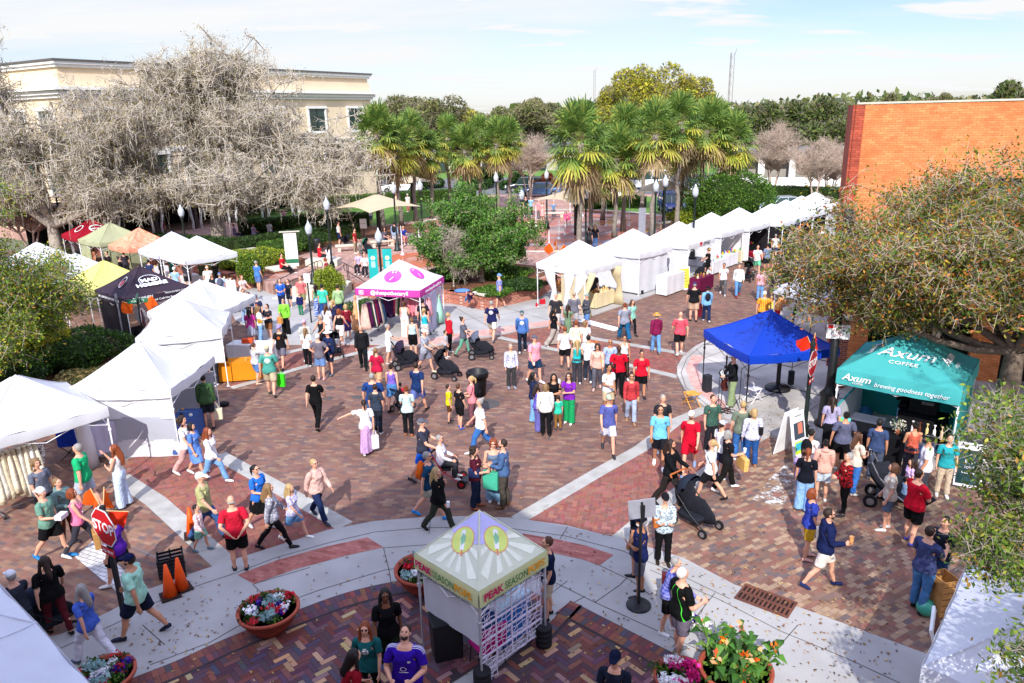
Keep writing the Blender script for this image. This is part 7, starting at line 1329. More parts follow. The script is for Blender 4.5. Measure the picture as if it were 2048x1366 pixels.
1532,545,1.72|350|stand2|T#7c8ca8|S#26262c|short:bk|sk=m|man in dusty blue tee behind the fat-tyred bicycle
1612,520,1.70|200|stroll|T#5c6c80|P#2c3040|short:db||man in slate tee beyond the yellow shirt
1640,500,1.66|190|walk|V#e8e0d8|S#5c84b8|long:lb||woman in cream top and denim shorts under the far oak leaves
1655,545,1.74|10|stroll|T#c04848|S#26262c|short:bk||man in brick red tee under the far oak leaves
1592,505,1.62|170|holdwalk|T#e0c8d0|P#3c4458|pony:br||woman in pale pink tee near the farthest canopies
1570,478,1.72|20|stand|T#3c4c3c|P#26262c|short:br||person in pine green at the seventh canopy
1505,505,1.70|150|stand|T#88502c|P#3c3c44|short:gr||person in rust tee between sixth and fifth canopies
1540,640,1.1|20|stand|T#f0d860|S#4c6cb0|short:bl||child in yellow top in front of the tie-dye pair
1420,905,1.72|170|stand|T#3c5c50|P#26262c|short:br||man in bottle green tee behind the pale cap woman
1655,905,1.66|20|stand|T#a8a0c0|P#3c3c44|long:db||woman in lilac grey tee near the dark stop post
1745,960,1.70|30|stand|T#38486c|P#4c5468|short:bk|sk=m|man in ink blue tee at the black counter
1770,1060,1.66|290|stand2|T#c8c0b4|S#5c6c84|bob:br||woman in oatmeal tee behind the double pushchair
1446,476,1.66|200|stand|T#4c5470|P#30303a|short:gr|z=.05|seller in grey-blue under the fourth canopy
'''
def opts(s):
 d={}
 for q in s.split(','):
  q=q.strip()
  if not q: continue
  if '=' in q: a,b=q.split('=',1)
  else: a,b=q,'1'
  if a=='g': d['glasses']=True
  elif a=='hat': d['hat']=b
  elif a in('sk','skin'): d['skin']=b
  elif a=='sh': d['shoe']=b
  elif a=='fem': d['fem']=bool(int(b))
  elif a in('fat','lean','hy','hp','z','sit','twist'): d[a]=float(b)
  elif a=='beard': d['beard']=b
 return d
WHO={}
for ln in PEOPLE.strip().split('\n'):
 a,face,pose,top,bot,hair,op,label=[x.strip() for x in ln.split('|')]; x,y,h=[float(q) for q in a.split(',')]
 o_=opts(op)
 if 'g' not in op.split(',') : pass
 WHO[label.split(' ')[0]+str(int(x))]=WHO[(int(x),int(y))]=person(x,y,h,float(face),pose,top,bot,hair,label,**o_)
def seated(px_,py_,z,seat,face,pose,top,bot,hair,label,h=1.68,**k):
 p=at(px_,py_,z); return person(0,0,h,face,pose,top,bot,hair,label,loc=Vector((p.x,p.y,z)),sit=seat,**k)
seated(568,566,0,.88,100,'sitlow','T#c8182c','P#16181c','short:bk','person in red tee sitting on the capped brick block left of the steps')
seated(641,527,G,.42,70,'sit','T#c01c30','P#26262c','short:db','person in red tee sitting on the concrete slab, left one of two')
seated(660,532,G,.42,20,'sit','T#e4e6f0','P#c8ccdc','long:bk','person in white sitting on the concrete slab, right one of two')
seated(655,556,G,.3,90,'sit','T#8c2034','P#26262c','bob:rd','red-haired woman in maroon with a yellow bag at the top of the steps')
seated(720,548,G,.45,190,'sit','T#b8a8c8','P#26262c','short:gr','person in mauve sitting by the ramp rail, left one',fem=True); seated(732,552,G,.45,175,'sit','T#dcdce4','P#26262c','short:br','person in white sitting by the ramp rail, right one',fem=True)
seated(770,492,G,.43,110,'sit','T#5c5c6c','S#202434','long:db','woman in grey tee and navy shorts on the fountain bench'); seated(808,488,G,.43,150,'sit','T#28388c','K#e07090','short:db','woman in royal blue top and pink skirt on the fountain bench',fem=True)
seated(940,603,G,.10,340,'sitlow','T#40284c','P#6c8cb8','short:br','child lying back on the brick wall beside a blue blanket',h=1.3,lean=-50)
seated(1373,440,G,.43,10,'sit','T#2c4ca0','P#26304c','short:db','person in blue sitting on the bench under the right palms, left one'); seated(1380,440,G,.43,0,'sit','T#8c9cc0~s#e8e8f0','P#26304c','short:db','person in striped tee sitting on the bench under the right palms, right one')
seated(1107,432,G,.43,180,'sit','T#6c8cb4','P#5c5c64','short:gr','person in blue sitting at the fountain rim by the bare trunk')
for i,(x,y,t,l) in enumerate(((588,448,'#ecece8','white'),(604,450,'#3c6cb0','blue'),(622,446,'#ecd0d0','blush'),(640,448,'#6c6c8c','slate'),(655,446,'#26262c','black'),(560,462,'#e8a0b8','pink'),(540,468,'#ececf0','pale'),(508,474,'#b8a8d0','mauve'),(470,474,'#9a8cc0','violet'))): seated(x,y,G,.15,180+30*i,'sitlow','T'+t,'P#3c4460','short:'+('bk','br','lb')[i%3],'person in %s sitting on the ground under the mossy oak'%l)
wc=at(892,962); seated(885,962,0,.52,92,'sit','L#e6dee8','P#34343a','short:gr','white-haired woman in pale lilac riding on the red rollator',fem=True,h=1.6,sh='#c8c8cc') if 0 else None
person(0,0,1.6,92,'sit','L#e6dee8','P#34343a','short:gr','white-haired woman in pale lilac blouse riding on the red rollator',loc=Vector((at(884,968).x,at(884,968).y,0)),sit=.56,fem=True,glasses=True)
# ---------------- street furniture and small things ----------------
red=mat('sign_red','#c01820',rough=.45,k=.85); whs=mat('sign_white','#f2f2f2',rough=.5,k=.88); gal=mat('sign_back','#8f8f98',rough=.5,metal=.3); orf=fab('flag_orange','#f4661c',tl=.3,k=.85); rdf=fab('flag_red','#f03a1c',tl=.3,k=.85); bkp=mat('pole_black','#1c1d20',rough=.45,spec=.4)
def octo(e,z,r,yaw,front=True,y=.05):
 s=empty('stop_sign_panel',(0,0,z),yaw); s.parent=e
 def og(r_,yy,m,nm,th=.006):
  mb=MB(); p=[(r_*math.cos(R(22.5+45*i)),r_*math.sin(R(22.5+45*i))) for i in range(8)]; mb.add([(a,yy,b) for a,b in p]+[(a,yy+th,b) for a,b in p],[tuple(range(8)),tuple(range(15,7,-1))]+[(i,(i+1)%8,8+(i+1)%8,8+i) for i in range(8)]); return mb.build(nm,m,s)
 og(r,-y+.006,gal,'backing'); og(r*.985,-y,whs,'border',.004); og(r*.93,-y-.004,red,'face',.003); text('STOP',r*.74,whs,s,(0,-y-.007,0),(R(90),0,0),'lettering',sx=.95,bold=.006); return s
def flag(e,z,az,el,m,L=.12,s=.32):
 d=Vector((math.cos(R(az))*math.cos(R(el)),math.sin(R(az))*math.cos(R(el)),math.sin(R(el)))); f=empty('warning_flag',(0,0,z)); f.parent=e; MB().tube([(0,0,0),d*(L+s)],.010,5).build('stick',mat('wood_stick','#c9a878'),f)
 side=Vector((0,0,-1))-d*Vector((0,0,-1)).dot(d); side=side.normalized() if side.length>.2 else Vector((0,1,0)); n=d.cross(side); mb=MB(); mb.smooth=True; vs=[];k=6
 for i in range(k+1):
  for j in range(k+1): u,v=i/k,j/k; p=d*(L+s*u-.12*v*s)+side*s*v+n*.09*math.sin(u*6+v*4)*(v+.2); vs.append(tuple(p))
 mb.add(vs,[(i*(k+1)+j,(i+1)*(k+1)+j,(i+1)*(k+1)+j+1,i*(k+1)+j+1) for i in range(k) for j in range(k)]); mb.build('cloth',m,f)
def stop(x,y,yaw,label,zs=2.35,flags=(),plate=True,z=0,base=False,h=2.9,r=.40,pm=None):
 p=at(x,y,z); e=empty('stop_sign',(p.x,p.y,z),0,label,'stop sign'); MB().box((0,0,h/2),(.075,.075,h)).build('post',pm or bkp,e)
 if base: mb=MB(); mb.smooth=True; mb.lathe([(.17,0),(.17,.05),(.11,.12),(.10,.42),(.13,.46),(.07,.55),(.06,.7),(.06,h-.25),(.08,h-.15),(.02,h),(.001,h+.05)],n=12); mb.build('base',dkg,e)
 s=octo(e,zs,r,yaw)
 if plate: q=MB(); q.box((0,-.05,-r-.10),(.42,.006,.15)); q.build('lower_plate',red,s); text('ALL WAY',.085,whs,s,(0,-.056,-r-.10),(R(90),0,0))
 for f in flags: flag(e,*f)
 return e
stop(253,1255,R(-33),'stop sign with red face and orange flags by the lower left kerb, nearest the camera',zs=2.18,h=2.6,flags=((2.5,150,55,orf,.15,.32),(2.5,105,45,orf,.15,.30),(2.5,20,-15,rdf,.1,.32)))
stop(1607,882,R(52),'stop sign on a dark ornamental post with two red flags before the blue canopy',z=.12,base=True,h=3.05,zs=2.35,flags=((2.75,150,65,rdf,.05,.34),(2.85,60,50,rdf,.05,.34)))
e=stop(1113,612,R(180),'stop sign seen from its grey back with three orange flags before the curtained canopy',z=.05,zs=2.15,h=2.6,plate=False,flags=((2.55,150,60,orf,.25,.42),(2.55,85,85,orf,.25,.42),(2.55,25,50,orf,.25,.42)))
MB().box((0,-.01,1.7),(.3,.01,.13)).build('plate_back',gal,e)
e=stop(296,722,R(150),'pair of turned stop signs under green street name plates beside the black canopy',zs=1.85,h=2.7,plate=False,flags=((2.3,190,20,orf,.2,.42),(2.35,20,30,orf,.2,.42))); octo(e,1.85,.38,R(112)); 
gsn=mat('street_green','#2c6a4c',rough=.5)
for a,zz in ((20,2.5),(110,2.67)): b_=MB().box((0,0,zz),(.75,.02,.17),rz=R(a)).build('street_name_plate',gsn,e); text('PLANT ST' if a==20 else 'MAIN ST',.11,whs,b_,(math.sin(R(a))*.014,-math.cos(R(a))*.014,zz),(R(90),0,R(a)))
def signpost(x,y,h,w_,hh,m,label,z=0,yaw=0,pm=None,txt=None,tm=None,ts=.08,name='sign_post'):
 p=at(x,y,z); e=empty(name,(p.x,p.y,z),yaw,label,'sign'); MB().tube([(0,0,0),(0,0,h)],.035,8).build('post',pm or bkp,e); s=MB().box((0,-.045,h-hh/2),(w_,.012,hh)).build('sign_panel',m,e)
 if txt: text(txt,ts,tm or red,s,(0,-.054,h-hh/2),(R(90),0,0))
 return e
signpost(623,645,2.35,.28,.42,whs,'slim black post with a small white and crimson notice in the crossing crowd',z=.05,txt='NO\nDOGS',ts=.10); signpost(251,697,2.4,.12,.35,gal,'plain grey metal post beside the black canopy',pm=gal)
p=at(1652,850,.12); e=empty('traffic_pole',(p.x,p.y,.12),R(-20),'thick black pole with a parking notice between the blue and turquoise canopies','pole'); mb=MB(); mb.smooth=True; mb.lathe([(.34,0),(.34,.10),(.26,.18),(.24,.9),(.28,1.0),(.15,1.15),(.12,1.3),(.12,6.4)],n=16); mb.build('pole',blk,e)
s=MB().box((.05,-.16,2.95),(.62,.012,.42)).build('parking_notice',whs,e); MB().box((-.16,-.168,3.09),(.14,.004,.10)).build('red_square',red,s); text('NO PARKING',.065,red,s,(.09,-.168,3.09),(R(90),0,0),align='CENTER',sx=.9); text('10 AM TO\n7 PM\nSUNDAY',.075,red,s,(.05,-.168,2.92),(R(90),0,0))
p=at(1673,772,.12); e=empty('brick_pillar',(p.x,p.y,.12),R(-20),'narrow brick pillar behind the blue canopy','pillar'); MB().box((0,0,1.2),(.4,.4,2.4)).build('brickwork',rb,e); MB().box((0,0,2.42),(.48,.48,.08)).build('capstone',cap,e)
gl=mat('lamp_glass','#c4cad0',rough=.15,spec=.6,var=.25,vs=8,k=.8)
def lamp(gx,gy,zg,label,z=G,banner=False,h=None):
 p=at(gx,gy,zg+z); e=empty('street_lamp',(p.x,p.y,z),0,label,'street lamp','globe street lamps'); mb=MB(); mb.smooth=True; t=zg-.35; mb.lathe([(.24,0),(.24,.08),(.17,.16),(.15,.5),(.10,.62),(.065,.7),(.055,t-.2),(.09,t-.12),(.06,t-.05),(.15,t),(.10,t+.04)],n=12); mb.build('post',dkg,e)
 mb=MB(); mb.smooth=True; mb.lathe([(.09,t+.04),(.16,t+.16),(.19,t+.34),(.175,t+.48),(.10,t+.62),(.05,t+.70),(.03,t+.78),(.001,t+.84)],n=14); mb.build('globe',gl,e)
 if banner:
  for s in (-1,1):
   b=MB(); b.box((s*.36,0,zg-1.35),(.46,.012,1.5)); o=b.build('banner',mat('banner_teal','#1c9c98',rough=.8),e); MB().tube([(0,0,zg-.58),(s*.62,0,zg-.58)],.015,5).build('banner_arm',dkg,e); fl=MB(); cz=zg-1.05
   fl.add([(s*.36+.13*math.cos(2*math.pi*j/20)*(1 if j%2 else .6),-.012,cz+.13*math.sin(2*math.pi*j/20)*(1 if j%2 else .6)) for j in range(20)],[tuple(range(20))]); fl.build('daisy',mat('daisy','#f2efe0'),o); d=MB(); d.add([(s*.36+.05*math.cos(2*math.pi*j/12),-.016,cz+.05*math.sin(2*math.pi*j/12)) for j in range(12)],[tuple(range(12))]); d.build('daisy_heart',mat('daisy_y','#e0a030'),o); d=MB(); d.box((s*.36,-.012,cz-.32),(.2,.006,.30)); d.build('print',mat('banner_pale','#9ad4e0'),o)
 return e
lamp(757,474,3.55,'globe lamp post carrying two teal daisy banners behind the pink canopy',z=0,banner=True)
for x,y,zz,l in ((787,378,4.1,'globe lamp post on the lawn behind the left palms'),(840,372,4.1,'globe lamp post left of the magnolia top'),(992,356,4.1,'globe lamp post between the left palms and the gap'),(1043,390,3.8,'globe lamp post above the magnolia, with a broad white globe'),(1093,350,4.1,'globe lamp post beside the red-brown tree'),(1172,388,3.9,'globe lamp post half hidden by the tallest palm'),(1312,374,4.2,'globe lamp post left of two by the right fountain rim'),(1331,364,4.4,'globe lamp post right of two by the right fountain rim'),(1391,384,4.0,'globe lamp post under the right shade umbrella'),(653,410,3.9,'globe lamp post behind the seated pair'),(617,458,3.0,'short dark lamp post left of the seated pair')): lamp(x,y,zz,l)
lamp(142,400,4.1,'globe lamp post before the porch railing, left one',z=0); lamp(209,404,4.1,'globe lamp post before the porch railing, right one',z=0); lamp(362,424,3.9,'globe lamp post in front of the restaurant curtains',z=0)
co=mat('cone_orange','#ff5a14',rough=.5,k=.9)
def cone(x,y,label,h=.72,c=co):
 p=at(x,y,.03); e=empty('traffic_cone',(p.x,p.y,.035),rnd.random(),label,'traffic cone','orange cones by the kerb'); mb=MB(); mb.smooth=True; mb.lathe([(.145,.02),(.03,h),(.001,h)],n=18); mb.build('cone_body',c,e); MB().box((0,0,.015),(.38,.38,.03)).build('base',mat('cone_base','#2a1a16'),e,bevel=.01)
cone(341,1192,'orange cone left of the pair by the kerb'); cone(364,1178,'orange cone right of the pair by the kerb'); cone(386,1071,'orange cone standing alone behind the gingham shirt boy')
tc_=mat('terracotta','#a8503a',hex2='#8c4030',rough=.7,vs=3); soil=mat('soil','#2a1e18',rough=1,bump=.8,bs=60)
def bowl(x,y,r,h,label,flowers,z=.05,tall=False,loc=None,seed=1):
 p=at(x,y,z) if loc is None else Vector(loc); e=empty('flower_planter',(p.x,p.y,z),0,label,'planter'); mb=MB(); mb.smooth=True; mb.lathe([(r*.45,0),(r*.52,.02),(r*.80,h*.45),(r*.93,h*.86),(r*1.02,h*.88),(r*1.03,h),(r*.93,h),(r*.90,h*.86)],n=32); mb.build('bowl',tc_,e)
 MB().lathe([(.001,h*.86),(r*.9,h*.86)],n=28,caps=False).build('soil',soil,e); rng=np.random.default_rng(seed)
 for (nm,cnt,sz,pal,zz,spread,cl) in flowers:
  C_=[]; 
  for k in range(cl): a=rng.uniform(0,6.28); q=r*.8*math.sqrt(rng.random()); C_.append((q*math.cos(a),q*math.sin(a),h*.9+zz*rng.uniform(.5,1)))
  C_=np.array(C_); pts=C_[rng.integers(0,cl,cnt)]+rng.normal(size=(cnt,3))*np.array([spread,spread,spread*.5]); pts[:,2]=np.maximum(pts[:,2],h*.87); leaf_np(nm,pts,sz,pal,leafmat('leaf'),e,rng,asp=.7)
 return e
FL=[('leaves',900,.035,GRN+DG,.06,.07,16),('white_blossoms',260,.032,['#f4f2f4','#fafafa'],.14,.05,4),('red_blossoms',260,.034,['#c01c2c','#e02c3c'],.12,.05,5),('violet_blossoms',240,.034,['#3a1a8c','#4c28a8'],.10,.05,4),('silver_leaves',200,.05,['#a8c4c0','#8cb0b0'],.14,.07,2)]
bowl(542,1258,.56,.46,'wide terracotta bowl of red, white and violet flowers on the dark paving',FL,seed=2); bowl(850,1178,.58,.50,'terracotta bowl of flowers behind the ice pop stall',FL,seed=3); bowl(215,1392,.5,.45,'terracotta flower bowl cut off by the bottom edge at the left',FL,seed=4); bowl(1362,1392,.45,.42,'terracotta bowl of white and pink flowers at the bottom edge',[('leaves',400,.035,GRN,.06,.07,8),('white_blossoms',400,.04,['#f4f2f4','#fafafa'],.16,.06,4),('pink_blossoms',300,.04,['#d81c7c','#e83c98'],.14,.06,4)],seed=5)
def canna():
 p=at(1468,1385,.05); e=bowl(0,0,.58,.5,'terracotta pot of tall cannas with orange flowers at the bottom edge',[('low_leaves',500,.05,GRN,.1,.12,14)],loc=(p.x,p.y,.05),seed=6); r=random.Random(8); V=[];Cc=[]; pal=[lin(h)[:3] for h in ('#3c6a24','#5c8c34','#2c501c','#7ca048','#4a7a30')]; st=[];F_=[]
 for k in range(26):
  a=r.uniform(0,6.28); q=r.uniform(0,.42); H_=r.uniform(.25,.65); b=np.array([q*math.cos(a),q*math.sin(a),.45]); t=b+np.array([math.cos(a)*.2,math.sin(a)*.2,H_]); st.append((b,t,.014,.008))
  for j in range(6):
   s=j/6+.15; c=b+(t-b)*s; az=r.uniform(0,6.28); L=r.uniform(.22,.38); w=L*.2; d=np.array([math.cos(az),math.sin(az),.55]); d/=np.linalg.norm(d); sd=np.cross(d,[0,0,1.]); sd/=np.linalg.norm(sd); c1=c+d*L*.5+[0,0,.05]; c2=c+d*L-np.array([0,0,.10]); co_=np.array(r.choice(pal))*r.uniform(.8,1.2)
   V+=[c,c1-sd*w,c1-sd*0,c1+sd*0] if 0 else [c,c1-sd*w,c1+np.array([0,0,.02]),c1+sd*w]; Cc.append(co_); V+=[c1-sd*w,c2,c1+sd*w,c1+np.array([0,0,.02])]; Cc.append(co_)
  if k%3==0: F_.append(t)
 npmesh('canna_leaves',V,np.arange(len(V)).reshape(-1,4),leafmat('leaf'),col=np.array(Cc),parent=e); seg_mesh('stems',st,mat('stem','#5c7a34'),e,5); rng=np.random.default_rng(3); F_=np.array(F_); pts=F_[rng.integers(0,len(F_),120)]+rng.normal(size=(120,3))*np.array([.04,.04,.06]); leaf_np('orange_blossoms',pts,.055,['#f07818','#f4a03c','#e84c18','#f8c890'],leafmat('leaf'),e,rng,asp=.6)
canna()
p=at(1277,1212,.03); e=empty('sign_stand',(p.x,p.y,.035),R(12),'black pole stand holding a grey panel seen from behind, beside the navy tee man','sign stand'); MB().lathe([(.24,0),(.24,.03),(.22,.05),(.04,.07),(.001,.07)],n=28).build('base',blk,e); MB().tube([(0,0,.05),(0,0,2.25)],.03,8).build('pole',bkp,e); o=MB().box((0,-.02,2.12),(.54,.02,.36),rx=R(-12)).build('panel',gal,e,bevel=.01); MB().box((0,-.05,2.05),(.08,.05,.30)).build('bracket',blk,e)
p=at(956,790); e=empty('rubbish_bin',(p.x,p.y,0),0,'big round black rubbish bin in the middle of the bricks','rubbish bin'); mb=MB(); mb.smooth=True; mb.lathe([(.27,0),(.33,.75),(.36,.78),(.37,.86),(.35,.88),(.32,.86),(.28,.3),(.001,.28)],n=26); mb.build('bin_body',mat('bin_black','#1e1f22',rough=.45),e)
mb=MB(); mb.smooth=True; mb.lathe([(.37,.86),(.39,.80),(.38,.66),(.365,.80)],n=30,caps=False); mb.build('liner',mat('bin_liner','#131315',rough=.25,bump=1,bs=30),e)
for x,y,l in ((635,505,'slim black ash bin left of the seated pair'),(703,478,'slim black ash bin under the shade umbrella'),(890,520,'black litter bin in front of the fountain')): p=at(x,y,G); e=empty('litter_bin',(p.x,p.y,G),0,l,'litter bin'); mb=MB(); mb.smooth=True; mb.lathe([(.24,0),(.26,.85),(.22,.95),(.001,.97)],n=14); mb.build('bin_body',bkp,e)
p=at(346,1150); e=empty('crate_cart',(p.x,p.y,.0),R(25),'black plastic crate cart with long handle pulled by the purple tee','cart'); cb=MB(); bl_=mat('crate_black','#1c1c20',rough=.5)
for k in range(5):
 z_=.12+.085*k
 for s in (-1,1): cb.box((0,s*.2,z_),(.5,.02,.05)); cb.box((s*.25,0,z_),(.02,.42,.05))
for sx in (-1,0,1):
 for s in (-1,1): cb.box((sx*.24,s*.2,.30),(.03,.03,.44))
cb.box((0,0,.09),(.5,.42,.03)); cb.build('crate',bl_,e)
for s in (-1,1): w_=MB().tube([(.2,s*.24,.07),(.2,s*.28,.07)],.07,14).build('wheel',bkp,e)
HB_=WHO[(247,1168)]['R']; HB_=HB_-Vector((p.x,p.y,0)); HB_.rotate(Matrix.Rotation(-R(25),3,'Z')); MB().tube([(-.25,.1,.45),tuple(HB_)],.008,5).build('handle',mat('chrome','#b0b0b4',metal=.8,rough=.3),e)
def folding_chair(x,y,z,yaw,label,m,wood=False,name='folding_chair',cat='chair'):
 p=at(x,y,z); e=empty(name,(p.x,p.y,z),yaw,label,cat); MB().box((0,0,.45),(.42,.40,.025)).build('seat',m,e,bevel=.01)
 if not wood: mb=MB(); mb.box((0,-.24,.80),(.40,.02,.18),rx=R(-8)); mb.build('backrest',m,e,bevel=.01)
 for s in (-1,1):
  MB().tube([(s*.2,.26,.0),(s*.2,-.18,.5),(s*.19,-.26,.90 if not wood else .52)],.013,6).build('leg',m,e); MB().tube([(s*.18,-.26,.0),(s*.18,.20,.44)],.013,6).build('leg',m,e)
 mb=MB(); mb.tube([(-.2,.2,.08),(.2,.2,.08)],.01,5); mb.build('stretcher',m,e); return e
folding_chair(1505,802,.12,R(-60),'white folding chair under the blue canopy',mat('chair_white','#eceaf0',rough=.5,k=.88)); folding_chair(1383,812,0,R(20),'light wooden folding stool by the corner kerb',mat('pine_wood','#d8963c',rough=.6,var=.2,vs=9),wood=True,name='folding_stool',cat='stool')
Mg=mat('magenta_cloth','#c0187c',rough=.8); p=Vector((-.55,10.95,.035)); e=empty('camp_chair',p,R(35),'magenta camp chair inside the ice pop stall','chair'); MB().box((0,0,.42),(.5,.45,.04)).build('seat',Mg,e); MB().box((0,-.22,.66),(.5,.04,.5),rx=R(10)).build('backrest',Mg,e)
for sx in (-1,1):
 for sy in (-1,1): MB().tube([(sx*.24,sy*.2,0),(-sx*.2 if 0 else sx*.2,sy*.2,.42)],.012,5).build('leg',blk,e)
MB().box((0,0,0),(.001,.001,.001)) ; p=Vector((-1.28,11.2,.035)); e=empty('waste_bin',p,.3,'square black bin at the open side of the ice pop stall','rubbish bin'); MB().box((0,0,.36),(.5,.42,.72),taper=1.08).build('bin_body',bin_m:=mat('bin_black'),e,bevel=.03); MB().box((0,0,.75),(.56,.48,.07)).build('lid',bin_m,e,bevel=.02)
p=Vector((-.25,11.6,.035)); e=empty('drinks_cart',p,R(45),'blue and white ice pop freezer behind the lattice screen','freezer'); MB().box((0,0,.45),(.8,.5,.8)).build('body',mat('cooler_blue','#2a6cb8',rough=.4),e,bevel=.03); MB().box((0,0,.88),(.84,.54,.08)).build('lid',mat('lid_pale','#b8d8ee',rough=.4),e,bevel=.02)
wgt=mat('weight_black','#1a1a1e',rough=.7)
for (x,y,l) in ((.45,11.36,'right'),(-.62,10.28,'front')):
 for k in range(4): o=MB().lathe([(.001,0),(.13,0),(.15,.02),(.15,.08),(.13,.10),(.001,.10)],n=20).build('tent_weight',wgt); o.location=(x,y,.05+.102*k); tag(o,'black weight, %s of the stack on the %s leg of the ice pop stall'%(('lowest','second','third','topmost')[k],l),'weight','round weights on the ice pop stall legs')
frm=mat('frame_dark','#26262a',rough=.4,metal=.4); frs=mat('frame_silver','#9a9aa0',rough=.35,metal=.7)
def pushchair(x,y,yaw,label,hood='#1c1e26',seat='#24262e',s=1.0,z=0,handle=None,twin=False,kid=None,hoodon=True,group=None,frame=None):
 p=at(x,y,z); e=empty('pushchair',(p.x,p.y,z),yaw,label,'pushchair',group,s=s); fr=frame or frm; hm=cloth(hood); sm_=cloth(seat)   # +y is forward
 for sx in (-1,1): 
  MB().tube([(sx*.26,-.42,1.02),(sx*.26,-.25,.70),(sx*.25,.10,.36),(sx*.22,.42,.14)],.014,6).build('frame_rail',fr,e); MB().tube([(sx*.26,-.10,.52),(sx*.27,-.34,.16)],.014,6).build('rear_strut',fr,e)
 MB().tube([(-.26,-.42,1.02),(-.24,-.48,1.06),(.24,-.48,1.06),(.26,-.42,1.02)],.019,8).build('handle',mat('handle_'+(handle or 'b'),handle or '#141416',rough=.6),e)
 for sx in (-1,1):
  for yy,r in ((-.36,.14),(.42,.10)):
   w_=MB(); w_.smooth=False; w_.tube([(sx*.27-.022,yy,r),(sx*.27+.022,yy,r)],r,18); wo=w_.build('wheel',mat('tyre','#18181a',rough=.8),e); MB().tube([(sx*.27-.028,yy,r),(sx*.27+.028,yy,r)],r*.55,14).build('hub',frs,wo)
 mb=MB(); mb.smooth=True; mb.tube([(0,-.30,.92),(0,-.20,.66),(0,-.10,.50),(0,.16,.50),(0,.34,.34),(0,.38,.22)],[(.21,.03),(.23,.04),(.23,.045),(.22,.04),(.20,.03),(.18,.03)],12); mb.build('seat',sm_,e)
 if hoodon:
  mb=MB(); mb.smooth=True; vs=[];n=8
  for i in range(n+1):
   a=R(195-115*i/n)
   for j in range(9): b=math.pi*j/8; rx=.25; rr=.30; vs.append((rx*math.cos(b)*(1.0 if j not in (0,8) else 1),-.10+rr*math.cos(a)*(.35+.65*math.sin(b)),.78+rr*math.sin(a)*(.35+.65*math.sin(b))*1.15))
  mb.add(vs,[(i*9+j,i*9+j+1,(i+1)*9+j+1,(i+1)*9+j) for i in range(n) for j in range(8)]); mb.build('hood',hm,e)
 mb=MB(); mb.smooth=True; mb.box((0,.0,.26),(.42,.5,.14),taper=1.15); mb.build('basket',sm_,e,bevel=.03)
 if twin: mb=MB(); mb.smooth=True; mb.tube([(0,.24,.62),(0,.30,.40),(0,.38,.32),(0,.60,.32),(0,.72,.2)],[(.19,.03),(.2,.04),(.2,.045),(.19,.04),(.16,.03)],12); mb.build('front_seat',sm_,e)
 return e
pushchair(962,716,R(-88),'black pushchair with grey hood pushed by the woman in sage leggings',hood='#5c6274'); pushchair(893,756,R(-108),'black pushchair with a blue bag pushed by the man in the white cap',hood='#16181e'); pushchair(812,736,R(-70),'dark pushchair pushed by the white-haired woman',hood='#2c2438'); pushchair(806,820,R(-30),'small grey umbrella pushchair beside the violet racerback top',hood='#3a3c46',s=.8,hoodon=False); pushchair(672,712,R(-160),'black pushchair beside the grey hoodie wearer',s=.9); pushchair(1388,1052,R(-142),'large black pushchair with navy hood and tan handle on the right crossing',hood='#252c3a',s=1.12,handle='#a85c2c'); pushchair(1778,1010,R(-118),'black double pushchair with two toddlers in the coffee queue',hoodon=False,s=1.15,twin=True,frame=frs); pushchair(736,508,R(-120),'green and white pushchair on the fountain plaza',z=G,hood='#2c6a50',s=.95); pushchair(738,505-20,0,'x',z=G,s=.9) if 0 else None; pushchair(1404,553,R(100),'small black pushchair before the magenta table',s=.85,hoodon=False); pushchair(1494,562,R(150),'black hooded pushchair of the man in green shorts',hood='#101216'); pushchair(478,625,R(-60),'pale green pushchair at the foot of the planting bed',hood='#9cb09c',s=.85); pushchair(100,1262,R(-50),'dark blue pushchair beside the lower left canopy roof',hood='#242a3c',s=.9); pushchair(692,488,R(60),'grey pushchair behind the man in the white tank',z=G,s=.8,hoodon=False)
for (x,y,dz,c,l,h_) in ((1768,1005,.53,'#6c7078','toddler in grey tee in the rear seat of the double pushchair',.95),(1806,1018,.36,'#7c98b8','toddler in blue-grey tee in the front seat of the double pushchair',.9),(804,816,.42,'#c83040','toddler in red top in the small umbrella pushchair',.85)): seated(x,y,0,dz,62 if x>1000 else 30,'sitlow','T'+c,'P#404858','short:db',l,h=h_)
p=at(893,968); e=empty('rollator',(p.x,p.y,0),R(-92),'red wheeled rollator carrying the white-haired woman','rollator'); rr_=mat('rollator_red','#a81020',rough=.35,coat=.3)
for sx in (-1,1):
 MB().tube([(sx*.27,-.38,.98),(sx*.27,-.28,.9),(sx*.27,-.05,.5),(sx*.27,.42,.12)],.016,6).build('frame_rail',rr_,e); MB().tube([(sx*.27,.05,.5),(sx*.27,-.34,.12)],.016,6).build('rear_strut',rr_,e)
 for yy in (-.34,.42): w_=MB().tube([(sx*.27-.02,yy,.12),(sx*.27+.02,yy,.12)],.12,18).build('wheel',mat('tyre'),e); MB().tube([(sx*.27-.026,yy,.12),(sx*.27+.026,yy,.12)],.06,12).build('hub',rr_,w_)
MB().box((0,-.02,.52),(.5,.36,.05)).build('seat',blk,e,bevel=.01); MB().tube([(-.27,-.3,.86),(0,-.42,.86),(.27,-.3,.86)],.035,8).build('back_strap',blk,e); MB().box((0,.5,.14),(.34,.16,.03)).build('footrest',blk,e)
